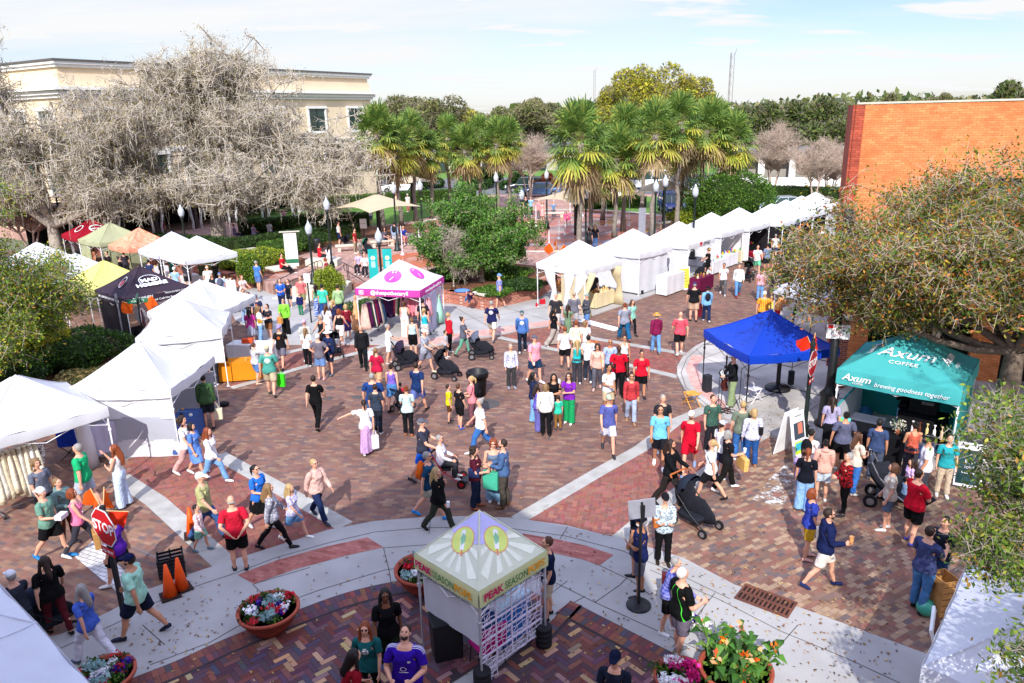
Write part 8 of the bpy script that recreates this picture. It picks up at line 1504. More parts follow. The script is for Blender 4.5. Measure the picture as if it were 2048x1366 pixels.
def bag(pos,yaw,label,c,w_=.30,h=.36,d=.12,kind='shopping_bag',cat='bag',group=None,drop=.18,handles=True,pat=None):
 pos=Vector(pos); e=empty(kind,(pos.x,pos.y,pos.z-drop-h),yaw,label,cat,group); m=mat('bag_'+c,c,rough=.6,bump=.6,bs=18,k=.85); mb=MB(); mb.smooth=False; mb.box((0,0,h/2),(w_*.9,d,h),taper=1.08); mb.build('bag_body',m,e,bevel=.015)
 if handles:
  for s in (-1,1): MB().tube([(-w_*.22,s*d*.4,h),(-w_*.12,s*d*.2,h+drop*.8),(0,0,h+drop),(w_*.12,s*d*.2,h+drop*.8),(w_*.22,s*d*.4,h)],.007,5).build('handle',m,e)
 return e
W=WHO
def hb(key,side,label,c,**k): i=W[key]; return bag(i[side],i['yaw']+rnd.uniform(-.5,.5),label,c,**k)
hb((170,1108),'R','brown paper bag carried by the woman in the pink tank top','#b8884c',h=.40,w_=.34); hb((545,792),'R','lime green carrier bag held by the large man in the teal tee','#3ce020',h=.46,w_=.32,drop=.12); hb((728,738),'L','white plastic carrier bag held by the man in the black jacket','#ecebe6',h=.34,drop=.1); hb((421,858),'R','cream canvas bag held by the man in the green hoodie','#dccfb0',h=.36,w_=.36); hb((736,908),'R','white plastic bag held by the pointing woman','#efe8ea',h=.4,w_=.22); hb((990,1002),'R','large turquoise patterned bag before the grey crop top','#48b494',h=.46,w_=.42,drop=.05); hb((963,905),'R','x','#fff') if 0 else None
hb((574,670),'R','tan wicker bucket bag held by the woman in the lime cardigan','#d0904c',h=.28,w_=.26); hb((1247,758),'R','green string bag of the woman in the white tank top','#2c8c58',h=.32,drop=.3); hb((1450,980),'R','straw tote with red base on the arm of the silver-haired woman','#e8b468',h=.34,w_=.44,drop=.06); hb((436,578),'R','bright green bag held by the dark-clad person in the northwest street','#5cc828',h=.36); hb((1386,643),'R','maroon jacket hanging from the hand of the man in tan shorts','#6c1428',h=.62,w_=.26,drop=.0,kind='jacket_in_hand',cat='jacket',handles=False)
def hipbag(key,side,label,c,dz=0,s=1,kind='shoulder_bag'): i=W[key]; q=i[side]; return bag((q.x,q.y,q.z+.24*s+dz),i['yaw']+math.pi/2,label,c,w_=.28*s,h=.22*s,d=.11*s,kind=kind,drop=.0,handles=False)
hipbag((1500,932),'hipR','black shoulder bag of the woman in white lace','#141416'); hipbag((1325,1128),'hipR','tan leather bag of the woman in the speckled shirt','#c06a2c',dz=-.02); hipbag((953,1016),'hipR','navy shoulder bag of the woman in burgundy','#1e2c58'); hipbag((1194,778),'hipL','yellow bag of the woman in the peach jacket','#e0b020',s=.8); hipbag((1642,1175),'hipL','white handbag between the navy and yellow jacket and the auburn woman','#ece4d4',s=1.1); hipbag((1154,768),'hipR','small black bag of the woman in the aqua camisole','#16161a',s=.8); hipbag((524,686),'hipR','mustard bag of the woman in the cream top','#c89030',s=.8); hipbag((1333,1266),'hipL','brown leather bag of the woman in violet plaid','#5c1c20')
def pack(key,label,c,s=1): i=W[key]; q=i['back']; e=empty('backpack',(q.x,q.y,q.z-.22*s),i['yaw'],label,'backpack'); m=cloth(c); mb=MB(); mb.smooth=True; mb.ball((0,0,.22*s),(.15*s,.09*s,.23*s),12,8); mb.build('bag_body',m,e); mb=MB(); mb.smooth=True; mb.ball((0,-.08*s,.14*s),(.10*s,.05*s,.10*s),10,6); mb.build('front_pocket',m,e); return e
pack((862,1036),'orange backpack of the man in petrol blue','#e0641c',1.1); pack((946,852),'black backpack of the woman in the rose tee','#1c1c22'); pack((1412,644),'black backpack on the light blue hoodie','#22222a',.8); pack((447,610),'grey backpack in the northwest street crowd','#5c6074'); pack((791,494),'black backpack on the blue striped shirt','#26262c'); pack((1612,978),'black backpack of the woman in white knit','#18181c')
def held(key,side,label,kind,c,dims,cat,dz=0,fwd=.03,cyl=False):
 i=W[key]; q=i[side]; f=Vector((-math.sin(i['yaw']),math.cos(i['yaw']),0))*fwd; mb=MB(); m=mat('held_'+c,c,rough=.4)
 if cyl: mb.lathe([(dims[0]*.75,0),(dims[0],dims[2]),(.001,dims[2])],n=12)
 else: mb.box((0,0,dims[2]/2),dims)
 o=mb.build(kind,m,bevel=.004 if not cyl else 0); o.location=q+f+Vector((0,0,dz)); o.rotation_euler=(0,0,i['yaw']); return tag(o,label,cat)
held((112,1117),'R','clear plastic food box held by the man in sage','food_box','#d8d4d8',(.24,.16,.10),'box',fwd=.06); held((1642,1175),'R','iced coffee cup held by the man in navy and yellow','drink_cup','#d89860',(.045,.045,.16),'cup',cyl=True); held((1070,766),'R','white paper cup held by the man in salmon pink','drink_cup','#f0eee8',(.035,.035,.1),'cup',cyl=True); held((1450,980),'R','white paper cup held by the silver-haired woman','drink_cup','#f2f0ea',(.04,.04,.12),'cup',cyl=True,dz=.04); held((1236,792),'R','phone in the hand of the man in crimson','phone','#16161a',(.07,.012,.14),'phone'); held((1836,1220),'R','phone in the hand of the man in slate violet','phone','#1a1a20',(.07,.012,.14),'phone'); held((1703,988),'R','phone in the hands of the woman in the cream tee','phone','#e8e8ec',(.07,.012,.14),'phone'); held((1261,846),'L','iced drink held by the woman in rust red','drink_cup','#d8a070',(.04,.04,.13),'cup',cyl=True); held((953,1016),'R','phone between the burgundy woman and the crop top wearer','phone','#2a2a30',(.07,.012,.14),'phone'); held((1138,846),'R','phone at the ear of the woman in purple','phone','#d8d8e0',(.07,.012,.14),'phone'); held((1317,935),'R','brown wallet in the hand of the man in sky blue','wallet','#8c5c38',(.10,.02,.09),'wallet'); held((880,1062),'R','clear cup held by the woman in the black cardigan','drink_cup','#dfe4e8',(.04,.04,.13),'cup',cyl=True)
def dog(x,y,yaw,s,label,c1,c2,harness=None,z=.035):
 p=at(x,y,z); mb=MB(); J=lambda *a:[Vector(q) for q in a]
 mb.tube(J((0,-.16,.20),(0,-.10,.215),(0,.0,.20),(0,.09,.215),(0,.15,.235)),[(.045,.05),(.058,.062),(.055,.058),(.064,.075),(.045,.05)],12); mb.tube(J((0,.12,.24),(0,.17,.29),(0,.19,.33)),[.042,.034,.034],10); mb.ball((0,.205,.345),(.042,.05,.042),12,8); mb.tube(J((0,.23,.335),(0,.275,.325),(0,.285,.325)),[.024,.015,.010],8)
 for sx in (-1,1):
  mb.tube(J((sx*.032,.195,.37),(sx*.048,.185,.415),(sx*.052,.18,.43)),[(.02,.008),(.012,.006),(.003,.003)],6)
  mb.tube(J((sx*.04,.11,.20),(sx*.042,.105,.12),(sx*.042,.115,.065),(sx*.042,.115,.012)),[.028,.017,.012,.011],8); mb.tube(J((sx*.042,.105,.010),(sx*.042,.135,.010)),[.013,.012],6)
  mb.tube(J((sx*.042,-.13,.20),(sx*.046,-.10,.135),(sx*.044,-.155,.075),(sx*.044,-.145,.012)),[.038,.024,.012,.011],8); mb.tube(J((sx*.044,-.15,.010),(sx*.044,-.118,.010)),[.013,.012],6)
 mb.tube(J((0,-.18,.22),(0,-.23,.24),(0,-.27,.22),(0,-.29,.17)),[.014,.011,.009,.006],6)
 V,Fc=remeshed(mb,.008,.5,2); c=V[Fc].mean(1); mi=((c[:,1]>.17)&(np.abs(c[:,0])>.012)|((np.abs(c[:,1]+.06)<.04)&(c[:,2]>.22))).astype(int); eye=(np.abs(np.abs(c[:,0])-.026)<.012)&(np.abs(c[:,1]-.242)<.010)&(np.abs(c[:,2]-.352)<.010); nose=(c[:,1]>.275); mi[eye|nose]=2
 o=npmesh('dog',V,Fc,[mat('fur_'+c1,c1,rough=.9),mat('fur_'+c2,c2,rough=.9),mat('eye')],smooth=True,mi=mi); o.location=(p.x,p.y,z); o.rotation_euler=(0,0,yaw); o.scale=(s,)*3; tag(o,label,'dog')
 if harness: h_=MB(); h_.smooth=True; h_.tube([(0,.06,.21),(0,.12,.225)],[(.066,.072),(.066,.076)],14); h_.build('harness',cloth(harness),o); h_=MB(); h_.smooth=True; h_.lathe([(.045,0),(.047,.02)],c=(0,.145,.26),n=12); h_.build('collar',cloth(harness),o)
 return p
dp=dog(1399,1262,R(55),1.05,'little white and tan dog in a purple harness on the pavement','#ece4de','#b87a48','#3a1c78'); hh_=W[(1357,1314)]['R']; mb=MB(); a_=Vector((dp.x-.06,dp.y+.05,.30)); mb.tube([hh_,(hh_+a_)/2+Vector((0,0,-.08)),a_],.005,5); tag(mb.build('dog_leash',mat('leash','#8c7a5c')),'thin leash between the white-haired man and the little dog','leash')
dog(1502,556,R(40),1.3,'small dark dog by the fat-tyred bicycle','#2a2624','#1c1a18','#8c1c24',z=0); dog(1183,700,R(100),1.5,'fluffy tan dog in the arms of the group before the curtained canopy' if 0 else 'tan dog between the charcoal cardigan and the ginger man','#a8683c','#8c5430',None,z=0)
def table(loc,yaw,L,Wd,label,cm,h=.74,z=0,drop=.68,goods=0,gpal=('#8a5a2c','#5a3a20','#c89a50','#2a2420','#d8c8a0'),gh=.16,group='cloth-covered market tables',seed=0,name='market_table',gl='small_jar',glab=None):
 e=empty(name,(loc[0],loc[1],z),yaw,label,'table',group); mb=MB(); mb.box((0,0,h),(L,Wd,.03)); mb.build('table_top',cm,e); mb=MB(); mb.smooth=True; hl,hw=L/2+.01,Wd/2+.01; K=[(-hl,-hw),(hl,-hw),(hl,hw),(-hl,hw)]
 for k in range(4): wallmesh(mb,K[k],K[(k+1)%4],h-drop,h+.012,th=.004,wav=.02,n=14,seed=seed+k)
 mb.build('tablecloth',cm,e)
 for sx in (-1,1):
  for sy in (-1,1): MB().tube([(sx*(hl-.1),sy*(hw-.08),0),(sx*(hl-.1),sy*(hw-.08),h)],.014,5).build('leg',frs,e)
 if goods:
  r_=random.Random(seed+3); M=Matrix.Translation((loc[0],loc[1],z))@Matrix.Rotation(yaw,4,'Z')
  for k in range(goods):
   q=M@Vector((r_.uniform(-hl+.1,hl-.1),r_.uniform(-hw+.08,hw-.08),h+.018)); g=MB(); hh=gh*r_.uniform(.6,1.3); rr=r_.uniform(.03,.06); g.lathe([(rr,0),(rr,hh*.7),(rr*.5,hh*.85),(rr*.5,hh),(.001,hh)],n=8); c=gpal[k%len(gpal)]; o=g.build(gl,mat('goods_'+c,c,rough=.4)); o.location=q; tag(o,glab or ('small jar on the '+' '.join(label.split()[:11])),'goods','goods on the '+label)
 return e
creamc=fab('cream_cloth','#ead9ae',tl=.1); whc=fab('white_cloth','#f0f0f4',tl=.1); magc=fab('magenta_cloth_t','#6c1440',tl=.1); blc=cloth('#141418')
def loc_of(c,yaw,x,y): v=Matrix.Rotation(R(yaw),3,'Z')@Vector((x,y,0)); return (c[0]+v.x,c[1]+v.y)
T1=((3.38,36.31),47.3)
table(loc_of(*T1,.55,-.9),R(47.3),1.5,.6,'cream draped table under the first canopy, street side',creamc,z=.05,goods=22,seed=1); table(loc_of(*T1,-1.0,-.3),R(137.3),1.4,.6,'cream draped table under the first canopy, left side',creamc,z=.05,goods=16,seed=2); 
def rackshelf(loc,yaw,L,label,z=0,seed=0,rows=4):
 e=empty('display_shelf',(loc[0],loc[1],z),yaw,label,'display shelf'); wd=mat('shelf_wood','#8a5c30',rough=.7)
 for k in range(rows): MB().box((0,.10*k,.8+.17*k),(L,.10,.02)).build('shelf',wd,e)
 r_=random.Random(seed); mb=[MB(),MB(),MB()]
 for k in range(rows):
  for i in range(int(L/.09)): q=mb[r_.randrange(3)]; q.lathe([(.024,0),(.024,.09),(.010,.11),(.010,.13)],c=(-L/2+.05+i*.09,.10*k,.81+.17*k),n=7)
 for q,c in zip(mb,('#3a2414','#c08a40','#6a3c1c')): o=q.build('bottle_row',mat('goods_'+c,c,rough=.3),e); o['kind']='stuff'
rackshelf(loc_of(*T1,.6,.3),R(47.3),1.5,'tiered shelf of small brown bottles under the first canopy',.05,1); rackshelf(loc_of(*T1,-.9,.5),R(120),1.2,'tiered shelf of small bottles behind the tied curtains',.05,2)
p=at(1402,580,.05); table((p.x,p.y),R(48),1.5,.6,'magenta draped table before the heart canopy',magc,z=.05,goods=12,seed=5); p=at(1352,588,.05); table((p.x-.2,p.y+.5),R(48),1.8,.6,'white draped half wall table between second and third canopies',whc,z=.05,h=1.0,drop=.98,seed=6)
for i,(x,y,c,l) in enumerate(((1452,548,whc,'white draped table under the fourth canopy'),(1476,535,whc,'white draped table under the fourth canopy, right part'),(1492,528,creamc,'pale table under the fifth canopy'),(1530,512,blc,'black draped table under the sixth canopy'),(1560,500,blc,'black draped table under the seventh canopy'),(1585,492,whc,'white draped table under the eighth canopy'))): p=at(x,y,.05); table((p.x-.5,p.y+.6),R(48),1.6,.6,l,c,z=.05,goods=8,seed=20+i,gpal=('#c83040','#3c8c50','#e0b030','#3060b0','#e8e8e8'))
p=at(1440,510,.05); 
BS=cloth('#44609c'); table((-9.95,20.7),R(88),1.8,.65,'blue striped table under the canopy with grey sheets',BS,goods=12,seed=9,gpal=('#e8e4d8','#c89a50','#2a2a30'),gh=.10); table((-10.2,26.4),R(10),1.8,.65,'table with orange drape under the third left canopy',fab('orange_cloth','#f0941c',tl=.2),seed=10,goods=5); table((-10.3,28.6),R(-9),1.9,.7,'white draped table with an orange toolbox beside the fourth left canopy',whc,seed=11)
o=MB(); o.box((0,0,.09),(.42,.24,.18)); o=o.build('toolbox',mat('toolbox_orange','#c8481c',rough=.5),bevel=.02); o.location=(-10.5,28.6,.76); tag(o,'orange toolbox on the white draped table','toolbox')
table((-16.4,40.6),R(40),2.2,.7,'white table under the pair of white canopies',whc,goods=10,seed=12); table((-19,42.4),R(40),2.0,.7,'white table under the bluish canopy',whc,goods=10,seed=13); table((-22.0,45.4),R(45),1.8,.7,'table under the terracotta canopy',whc,goods=10,seed=14); table((-15.5,31.6),R(50),1.8,.7,'black table under the black canopy',blc,goods=14,seed=15,gpal=('#a81c1c','#c8601c','#3c1c14'))
def rack(loc,yaw,L,label,pal,n,h=1.62,z=0,dl=1.2,seed=0,cat='clothes rack'):
 e=empty('clothes_rack',(loc[0],loc[1],z),yaw,label,cat); mb=MB(); mb.tube([(-L/2,0,.1),(-L/2,0,h),(L/2,0,h),(L/2,0,.1)],.016,6); mb.tube([(-L/2,-.25,.1),(-L/2,.25,.1)],.016,6); mb.tube([(L/2,-.25,.1),(L/2,.25,.1)],.016,6); mb.tube([(-L/2,0,.14),(L/2,0,.14)],.012,6); mb.build('frame',frs,e); r_=random.Random(seed)
 for sx in (-1,1):
  for sy in (-1,1): MB().ball((sx*L/2,sy*.25,.05),.045,8,6).build('caster',bkp,e)
 for k in range(n):
  x=-L/2+L*(k+.5)/n; c=pal[r_.randrange(len(pal))]; D_=dl*r_.uniform(.75,1); g=MB(); g.smooth=True; w_=.22; ph=r_.uniform(0,6); nn2=10; vs=[]
  for i in range(7):
   t=i/6
   for j in range(nn2): a=2*math.pi*j/nn2; ww=w_*(.55+.7*t)*(1+.10*math.sin(3*a+ph)); vs.append((x+.06*math.cos(a)*(1+1.2*t)+.012*math.sin(ph+i),ww*math.sin(a),h-.03-D_*t))
  g.add(vs,[(i*nn2+j,i*nn2+(j+1)%nn2,(i+1)*nn2+(j+1)%nn2,(i+1)*nn2+j) for i in range(6) for j in range(nn2)]+[tuple(range(nn2)),tuple(range(6*nn2,7*nn2))]); o=g.build('garment',shirtmat(c)); o.location=(loc[0],loc[1],z); o.rotation_euler=(0,0,yaw); tag(o,'garment hanging on the '+label,'garment','garments on the '+label)
 return e
CR=['#f4ecd8','#efe2c4','#f6f0e4','#e8d8b8','#f2e6cc']
p=at(50,1015); rack((p.x,p.y),R(55),1.1,'chrome rack of cream dresses at the left edge',CR,9,dl=1.35,seed=1); p=at(4,985); rack((p.x-.4,p.y),R(40),1.1,'second rack of cream dresses further into the left stall',CR+['#e8d0cc'],8,dl=1.3,seed=2); 
MX=['#7c1c34','#c8603c','#2c4c6c','#e0b8a8','#4c2c5c','#c83c5c','#e8d8c8~f#8c4c3c','#3c5c3c','#e8a8b0~s#f4f0f0','#5c1c4c']
rack((-6.0,31.6),R(70),1.5,'rack of coloured dresses left under the pink canopy',MX,14,seed=3,z=.05); rack((-5.4,33.2),R(-15),1.5,'rack of dresses at the back of the pink canopy',MX,14,seed=4,z=.05); rack((-4.0,31.9),R(-10),1.0,'short rack of pink striped blouses under the pink canopy',['#e8a8b0~s#f4f0f0','#f0c8c8','#d87c88~s#f0e8e8'],9,dl=.8,seed=5,z=.05)
def mannequin(x,y,z,label,c,skin='#c89070',h=1.55):
 p=at(x,y,z); e=empty('mannequin',(p.x,p.y,z),0,label,'mannequin'); mb=MB(); mb.smooth=True; mb.tube([(0,0,1.0),(0,0,1.15),(0,0,1.3),(0,0,1.42),(0,0,1.5)],[(.15,.11),(.12,.09),(.15,.11),(.16,.08),(.05,.05)],14); mb.tube([(0,0,0),(0,0,1)],.018,6); mb.ball((0,0,1.6),(.075,.09,.11),12,8); mb.build('body_form',mat('mannequin_skin',skin),e); mb=MB(); mb.smooth=True; mb.tube([(0,0,1.40),(0,0,1.15),(0,0,1.0),(0,0,.6),(0,0,.15)],[(.17,.10),(.135,.10),(.18,.14),(.26,.2),(.34,.27)],18); mb.build('dress',shirtmat(c),e); return e
mannequin(716,664,.05,'mannequin in an apricot dress left of the pink canopy','#e8a878~f#f4d8b8'); mannequin(878,648,.05,'mannequin in a mint flowered gown at the side of the pink canopy','#a8dcc0~f#e8f0e0'); 
p=at(182,930); e=empty('folding_display',(p.x,p.y,0),R(20),'white draped display of hats and bunting at the dress stall','display'); mb=MB(); mb.smooth=True; mb.tube([(0,0,.0),(0,0,.8),(0,0,1.1),(0,0,1.5),(0,0,1.75)],[(.3,.22),(.24,.2),(.2,.16),(.26,.2),(.12,.1)],14); mb.build('drape',whc,e); MB().box((.25,.0,1.6),(.22,.05,.3)).build('blue_pennant',cloth('#2c50b8'),e); mb=MB(); wallmesh(mb,(.15,0),(.75,.25),.25,1.15,seed=3,wav=.06); mb.build('hanging_cloth',fab('lilac_sheet','#dcd8f0'),e)
p=at(132,925); e=empty('camp_chair',(p.x,p.y+.4,0),R(10),'blue folding camp chair under the dress stall canopy','chair'); cbm=cloth('#1c3cb0'); MB().box((0,0,.42),(.5,.45,.03)).build('seat',cbm,e); MB().box((0,-.24,.68),(.5,.03,.5)).build('backrest',cbm,e)
for sx in (-1,1):
 for sy in (-1,1): MB().tube([(sx*.25,sy*.22,0),(-sx*.22,sy*.22,.42)],.012,5).build('leg',blk,e)
z0=.12
p=at(1414,783,z0); e=empty('speaker',(p.x,p.y,z0),R(20),'black column speaker at the left leg of the blue canopy','speaker'); mb=MB(); mb.box((0,0,.30),(.24,.24,.6),taper=.9); mb.build('cabinet',mat('speaker_black','#26262c',rough=.7),e,bevel=.02)
p=at(1555,778,z0); e=empty('umbrella_base',(p.x,p.y,z0),0,'heavy round black umbrella base with its pole under the blue canopy','umbrella base'); mb=MB(); mb.smooth=True; mb.lathe([(.42,0),(.42,.06),(.36,.12),(.1,.16),(.08,.2)],n=28); mb.build('base',blk,e); MB().tube([(0,0,.15),(0,0,2.0)],.07,10).build('pole',blk,e)
p=at(1575,772,z0); e=empty('speaker',(p.x+.1,p.y,z0),R(20),'small black box speaker beside the umbrella base','speaker'); MB().box((0,0,.3),(.16,.16,.5)).build('cabinet',mat('speaker_black'),e,bevel=.02); MB().tube([(0,0,0),(0,0,1.6)],.012,5).build('stand',blk,e)
p=at(1447,795,z0); e=empty('guitar',(p.x,p.y,z0+.25),R(100),'dark red guitar standing upright by the musician','guitar'); mb=MB(); mb.smooth=False; pr=[(.0,0),(.16,.03),(.19,.14),(.13,.25),(.11,.30),(.15,.38),(.12,.46),(.03,.49)]; pr=pr+[(-x_,y_) for x_,y_ in pr[::-1]]; mb.add([(x_,-.045,y_) for x_,y_ in pr]+[(x_,.045,y_) for x_,y_ in pr],[tuple(range(16)),tuple(range(31,15,-1))]+[(i,(i+1)%16,16+(i+1)%16,16+i) for i in range(16)]); mb.build('body',mat('guitar_red','#6a2410',rough=.25,coat=.5),e); MB().box((0,-.03,.78),(.05,.03,.62)).build('neck',mat('dark_wood','#2a1a14'),e); MB().box((0,-.03,1.12),(.08,.03,.16)).build('headstock',mat('dark_wood'),e); MB().lathe([(.001,0),(.05,0)],n=16,caps=False).build('sound_hole',mat('pit'),e).matrix_local=Matrix.Translation((0,-.047,.26))@Matrix.Rotation(R(90),4,'X')
def micstand(x,y,label,h,boom): 
 p=at(x,y,z0); e=empty('microphone_stand',(p.x,p.y,z0),0,label,'microphone stand')
 for a in (90,210,330): MB().tube([(0,0,.3),(math.cos(R(a))*.3,math.sin(R(a))*.3,.01)],.010,5).build('leg',blk,e)
 MB().tube([(0,0,.1),(0,0,h)],.011,5).build('pole',blk,e); MB().tube([(0,0,h),boom],.009,5).build('boom',blk,e); mb=MB(); mb.smooth=True; mb.ball(boom,(.03,.03,.05),8,6); mb.build('microphone',frm,e)
micstand(1436,815,'black microphone stand left of the musician',1.0,(.2,.2,1.3)); micstand(1478,812,'black microphone stand right of the musician',1.25,(.45,.1,1.5)); 
p=at(1442,812,z0); e=empty('music_stand',(p.x,p.y,z0),R(60),'music stand with white sheets before the musician','music stand'); MB().tube([(0,0,0),(0,0,1.0)],.012,5).build('pole',blk,e); MB().box((0,.02,1.05),(.4,.02,.32),rx=R(-25)).build('desk',blk,e); MB().box((0,-.0,1.07),(.3,.006,.26),rx=R(-25)).build('sheet_music',whs,e)
cb_=MB(); r_=random.Random(5); a=at(1448,822,z0); pts=[Vector((a.x+.35*math.cos(t*1.7)*(1-.02*t),a.y+.3*math.sin(t*2.1),z0+.015)) for t in range(26)]; cb_.tube(pts,.009,5); q=[at(x_,y_,z0)+Vector((0,0,.015)) for x_,y_ in ((1480,812),(1540,790),(1580,776),(1640,792),(1700,800))]; tag(cb_.build('cable',blk),'tangle of black cable around the musician','cable'); mb=MB(); mb.tube(q,.011,5); tag(mb.build('cable',blk),'black cable running from the blue canopy to the umbrella base','cable')
def aboard(x,y,z,yaw,label,face,h=1.05,w_=.62,txt=None,tm=None,ts=.08,picture=None,frame=whs,name='a_frame_sign'):
 p=at(x,y,z); e=empty(name,(p.x,p.y,z),yaw,label,'a-frame sign')
 for s in (-1,1):
  b=MB().box((0,s*.20,h/2),(w_,.03,h),rx=R(-s*-11)*-1 if 0 else R(s*11)).build('board',frame,e,bevel=.008); f=MB().box((0,s*.222,h/2),(w_*.86,.01,h*.84),rx=R(s*11)).build('panel',face,b)
 if txt: text(txt,ts,tm or blk,e,(0,-.232,h/2+.0),(R(90-11),0,0))
 if picture:
  for (cx,cz,dx,dz,c) in picture: MB().box((cx,-.232-(.5-cz)*.0-(h/2-cz*h)*.19,cz*h),(dx,.008,dz),rx=R(-11)).build('picture',mat('pic_'+c,c),e)
 return e
aboard(1580,912,.03,R(35),'white a-frame board with a colourful picture by the dark stop post',whs,h=1.35,w_=.6,picture=((0,.62,.44,.46,'#3a4450'),(.05,.66,.2,.3,'#c87860'),(0,.28,.44,.34,'#b8d838'),(-.05,.3,.3,.2,'#38a8b8'),(0,.92,.3,.04,'#8a8a90'))); aboard(1363,578,.0,R(20),'yellow lettered a-frame board in front of the white half wall',mat('poster_yellow','#f4e84c',k=.9),h=1.25,w_=.75,txt='FRESH\nBREAD\nHERE\nCOOKIES\nTODAY',ts=.16,tm=mat('ink')); aboard(1932,965,.03,R(-30),'black and white a-frame board at the corner of the coffee canopy',mat('board_teal','#1c3c40'),h=1.05,w_=.6,txt='best\niced\ncoffee',ts=.13,tm=whs); aboard(1392,560,.0,R(-60),'yellow board behind the man in the green shorts',mat('poster_yellow'),h=1.1) if 0 else None
p=at(1497,560); 
p=at(1640,668,.12); e=empty('poster_easel',(p.x,p.y,.12),R(-8),'pink poster in a white border on an easel behind the blue canopy','poster'); MB().box((0,0,1.25),(1.25,.03,.95)).build('border',whs,e); MB().box((0,-.02,1.27),(1.1,.012,.78)).build('poster',mat('poster_pink','#c86c78',hex2='#b87860',vs=2.5),e)
for s in (-1,1): MB().tube([(s*.4,.05,0),(s*.3,0,1.3)],.02,5).build('leg',blk,e)
p=at(1588,650,.12); e=empty('easel',(p.x,p.y,.12),R(60),'tall dark folding easel beside the person bending in tie-dye','easel')
for s in (-1,1): MB().box((s*.2,0,.6),(.04,.04,1.25),rx=R(8)).build('leg',bkp,e)
MB().box((0,.02,.8),(.44,.03,.7),rx=R(8)).build('board',bkp,e)
TC=((11.13,19.88),-38.1); table(loc_of(*TC,-.55,-2.0),R(-38.1),1.9,.75,'black draped counter in front of the coffee canopy',blc,z=.004,seed=31,goods=0,h=.9,drop=.88); 
def cooler(lx,ly,label,c='#22366c',s=1):
 q=loc_of(*TC,lx,ly); e=empty('cooler',(q[0],q[1],.125),R(-38.1),label,'cooler'); MB().box((0,0,.2*s),(.62*s,.38*s,.38*s),taper=1.08).build('body',mat('cool_'+c,c,rough=.4),e,bevel=.03); MB().box((0,0,.43*s),(.68*s,.43*s,.08*s)).build('lid',mat('cooler_lid','#4a4e5c',rough=.5),e,bevel=.02)
cooler(-.75,-.7,'large dark blue cooler under the coffee canopy',s=1.25); cooler(.75,-1.25,'second navy cooler by the right leg of the coffee canopy'); 
q=loc_of(*TC,-1.1,.7); o=MB(); o.smooth=True; o.ball((0,0,.2),(.2,.2,.2),12,8); o=o.build('water_keg',mat('keg_blue','#1c5c88',rough=.4)); o.location=(q[0],q[1],.125); tag(o,'round blue keg in the back corner of the coffee canopy','keg')
q=loc_of(*TC,.55,-.2); e=empty('coffee_machine',(q[0],q[1],.12),R(-38.1),'black coffee machine on its stand under the coffee canopy','coffee machine'); MB().box((0,0,.45),(1.2,.6,.9)).build('stand',blc,e); MB().box((0,0,1.1),(.7,.45,.4)).build('machine_body',frm,e,bevel=.03); MB().box((.1,-.2,1.25),(.3,.1,.08)).build('group_head',frs,e)
for k,c in enumerate(('#e8e4e0','#5a2c1c','#d8c080','#e8e4e0','#c8a888')): q=loc_of(*TC,.55+.17*k,-1.75); b=MB(); b.lathe([(.035,0),(.035,.2),(.012,.25),(.012,.32),(.03,.33),(.03,.35)],n=10); o=b.build('syrup_bottle',mat('goods_'+c,c,rough=.3)); o.location=(q[0],q[1],.94); tag(o,'syrup bottle with pump, %s from the left on the counter'%('first','second','third','fourth','fifth')[k],'bottle','syrup bottles on the coffee counter')
q=loc_of(*TC,-1.25,-1.95); e=empty('menu_board',(q[0],q[1],.925),R(-30),'teal menu card with coloured pictures lying on the counter','menu'); MB().box((0,0,.02),(.62,.30,.02),rx=R(18)).build('card',mat('menu_teal','#58c0b0'),e)
for k,c in enumerate(('#e8c040','#c86040','#8cc850','#d84c3c')): MB().box((-.2+.13*k,-.0,.035),(.10,.14,.01),rx=R(18)).build('picture',mat('pic_'+c,c),e)
q=loc_of(*TC,.25,-2.0); bushp=Vector((q[0],q[1],.925)); rngb=np.random.default_rng(4); e=empty('flower_vase',bushp,0,'vase of white flowers on the coffee counter','vase'); mb=MB(); mb.smooth=True; mb.lathe([(.05,0),(.07,.08),(.05,.16)],n=12); mb.build('vase_body',mat('vase','#8a4a30'),e); leaf_np('blossoms',rngb.normal(size=(160,3))*np.array([.09,.09,.07])+np.array([0,0,.27]),.035,['#f0ece0','#e8dcc8','#5c7a3c'],leafmat('leaf'),e,rngb)
wd=mat('orange_wood','#c8742c',rough=.6,var=.2,vs=7); p=at(2030,905,.12); e=empty('picnic_table',(p.x,p.y,.12),R(-25),'orange wooden table by the wall at the right edge','table'); MB().box((0,0,.74),(1.4,.8,.05)).build('table_top',wd,e)
for sx in (-1,1):
 for sy in (-1,1): MB().box((sx*.6,sy*.33,.36),(.08,.08,.72)).build('leg',wd,e)
p=at(1878,1225); e=empty('wooden_crate',(p.x,p.y,.004),R(10),'upright pale wooden crate beside the lower right canopy','crate'); wc_=mat('crate_wood','#b8854c',rough=.7,var=.2,vs=9)
for k in range(6): MB().box((0,-.2,.1+.13*k),(.34,.02,.10)).build('slat',wc_,e); MB().box((0,.2,.1+.13*k),(.34,.02,.10)).build('slat',wc_,e)
for sx in (-1,1): MB().box((sx*.16,0,.4),(.03,.38,.8)).build('side_panel',wc_,e)
o=MB(); o.smooth=True; o.ball((0,0,.16),(.17,.17,.17),14,10); o=o.build('glass_float',mat('float_green','#3ca088',rough=.15,spec=.6)); o.location=(at(1870,1222).x-.25,at(1870,1222).y-.1,.004); tag(o,'round green glass float beside the wooden crate','glass float')
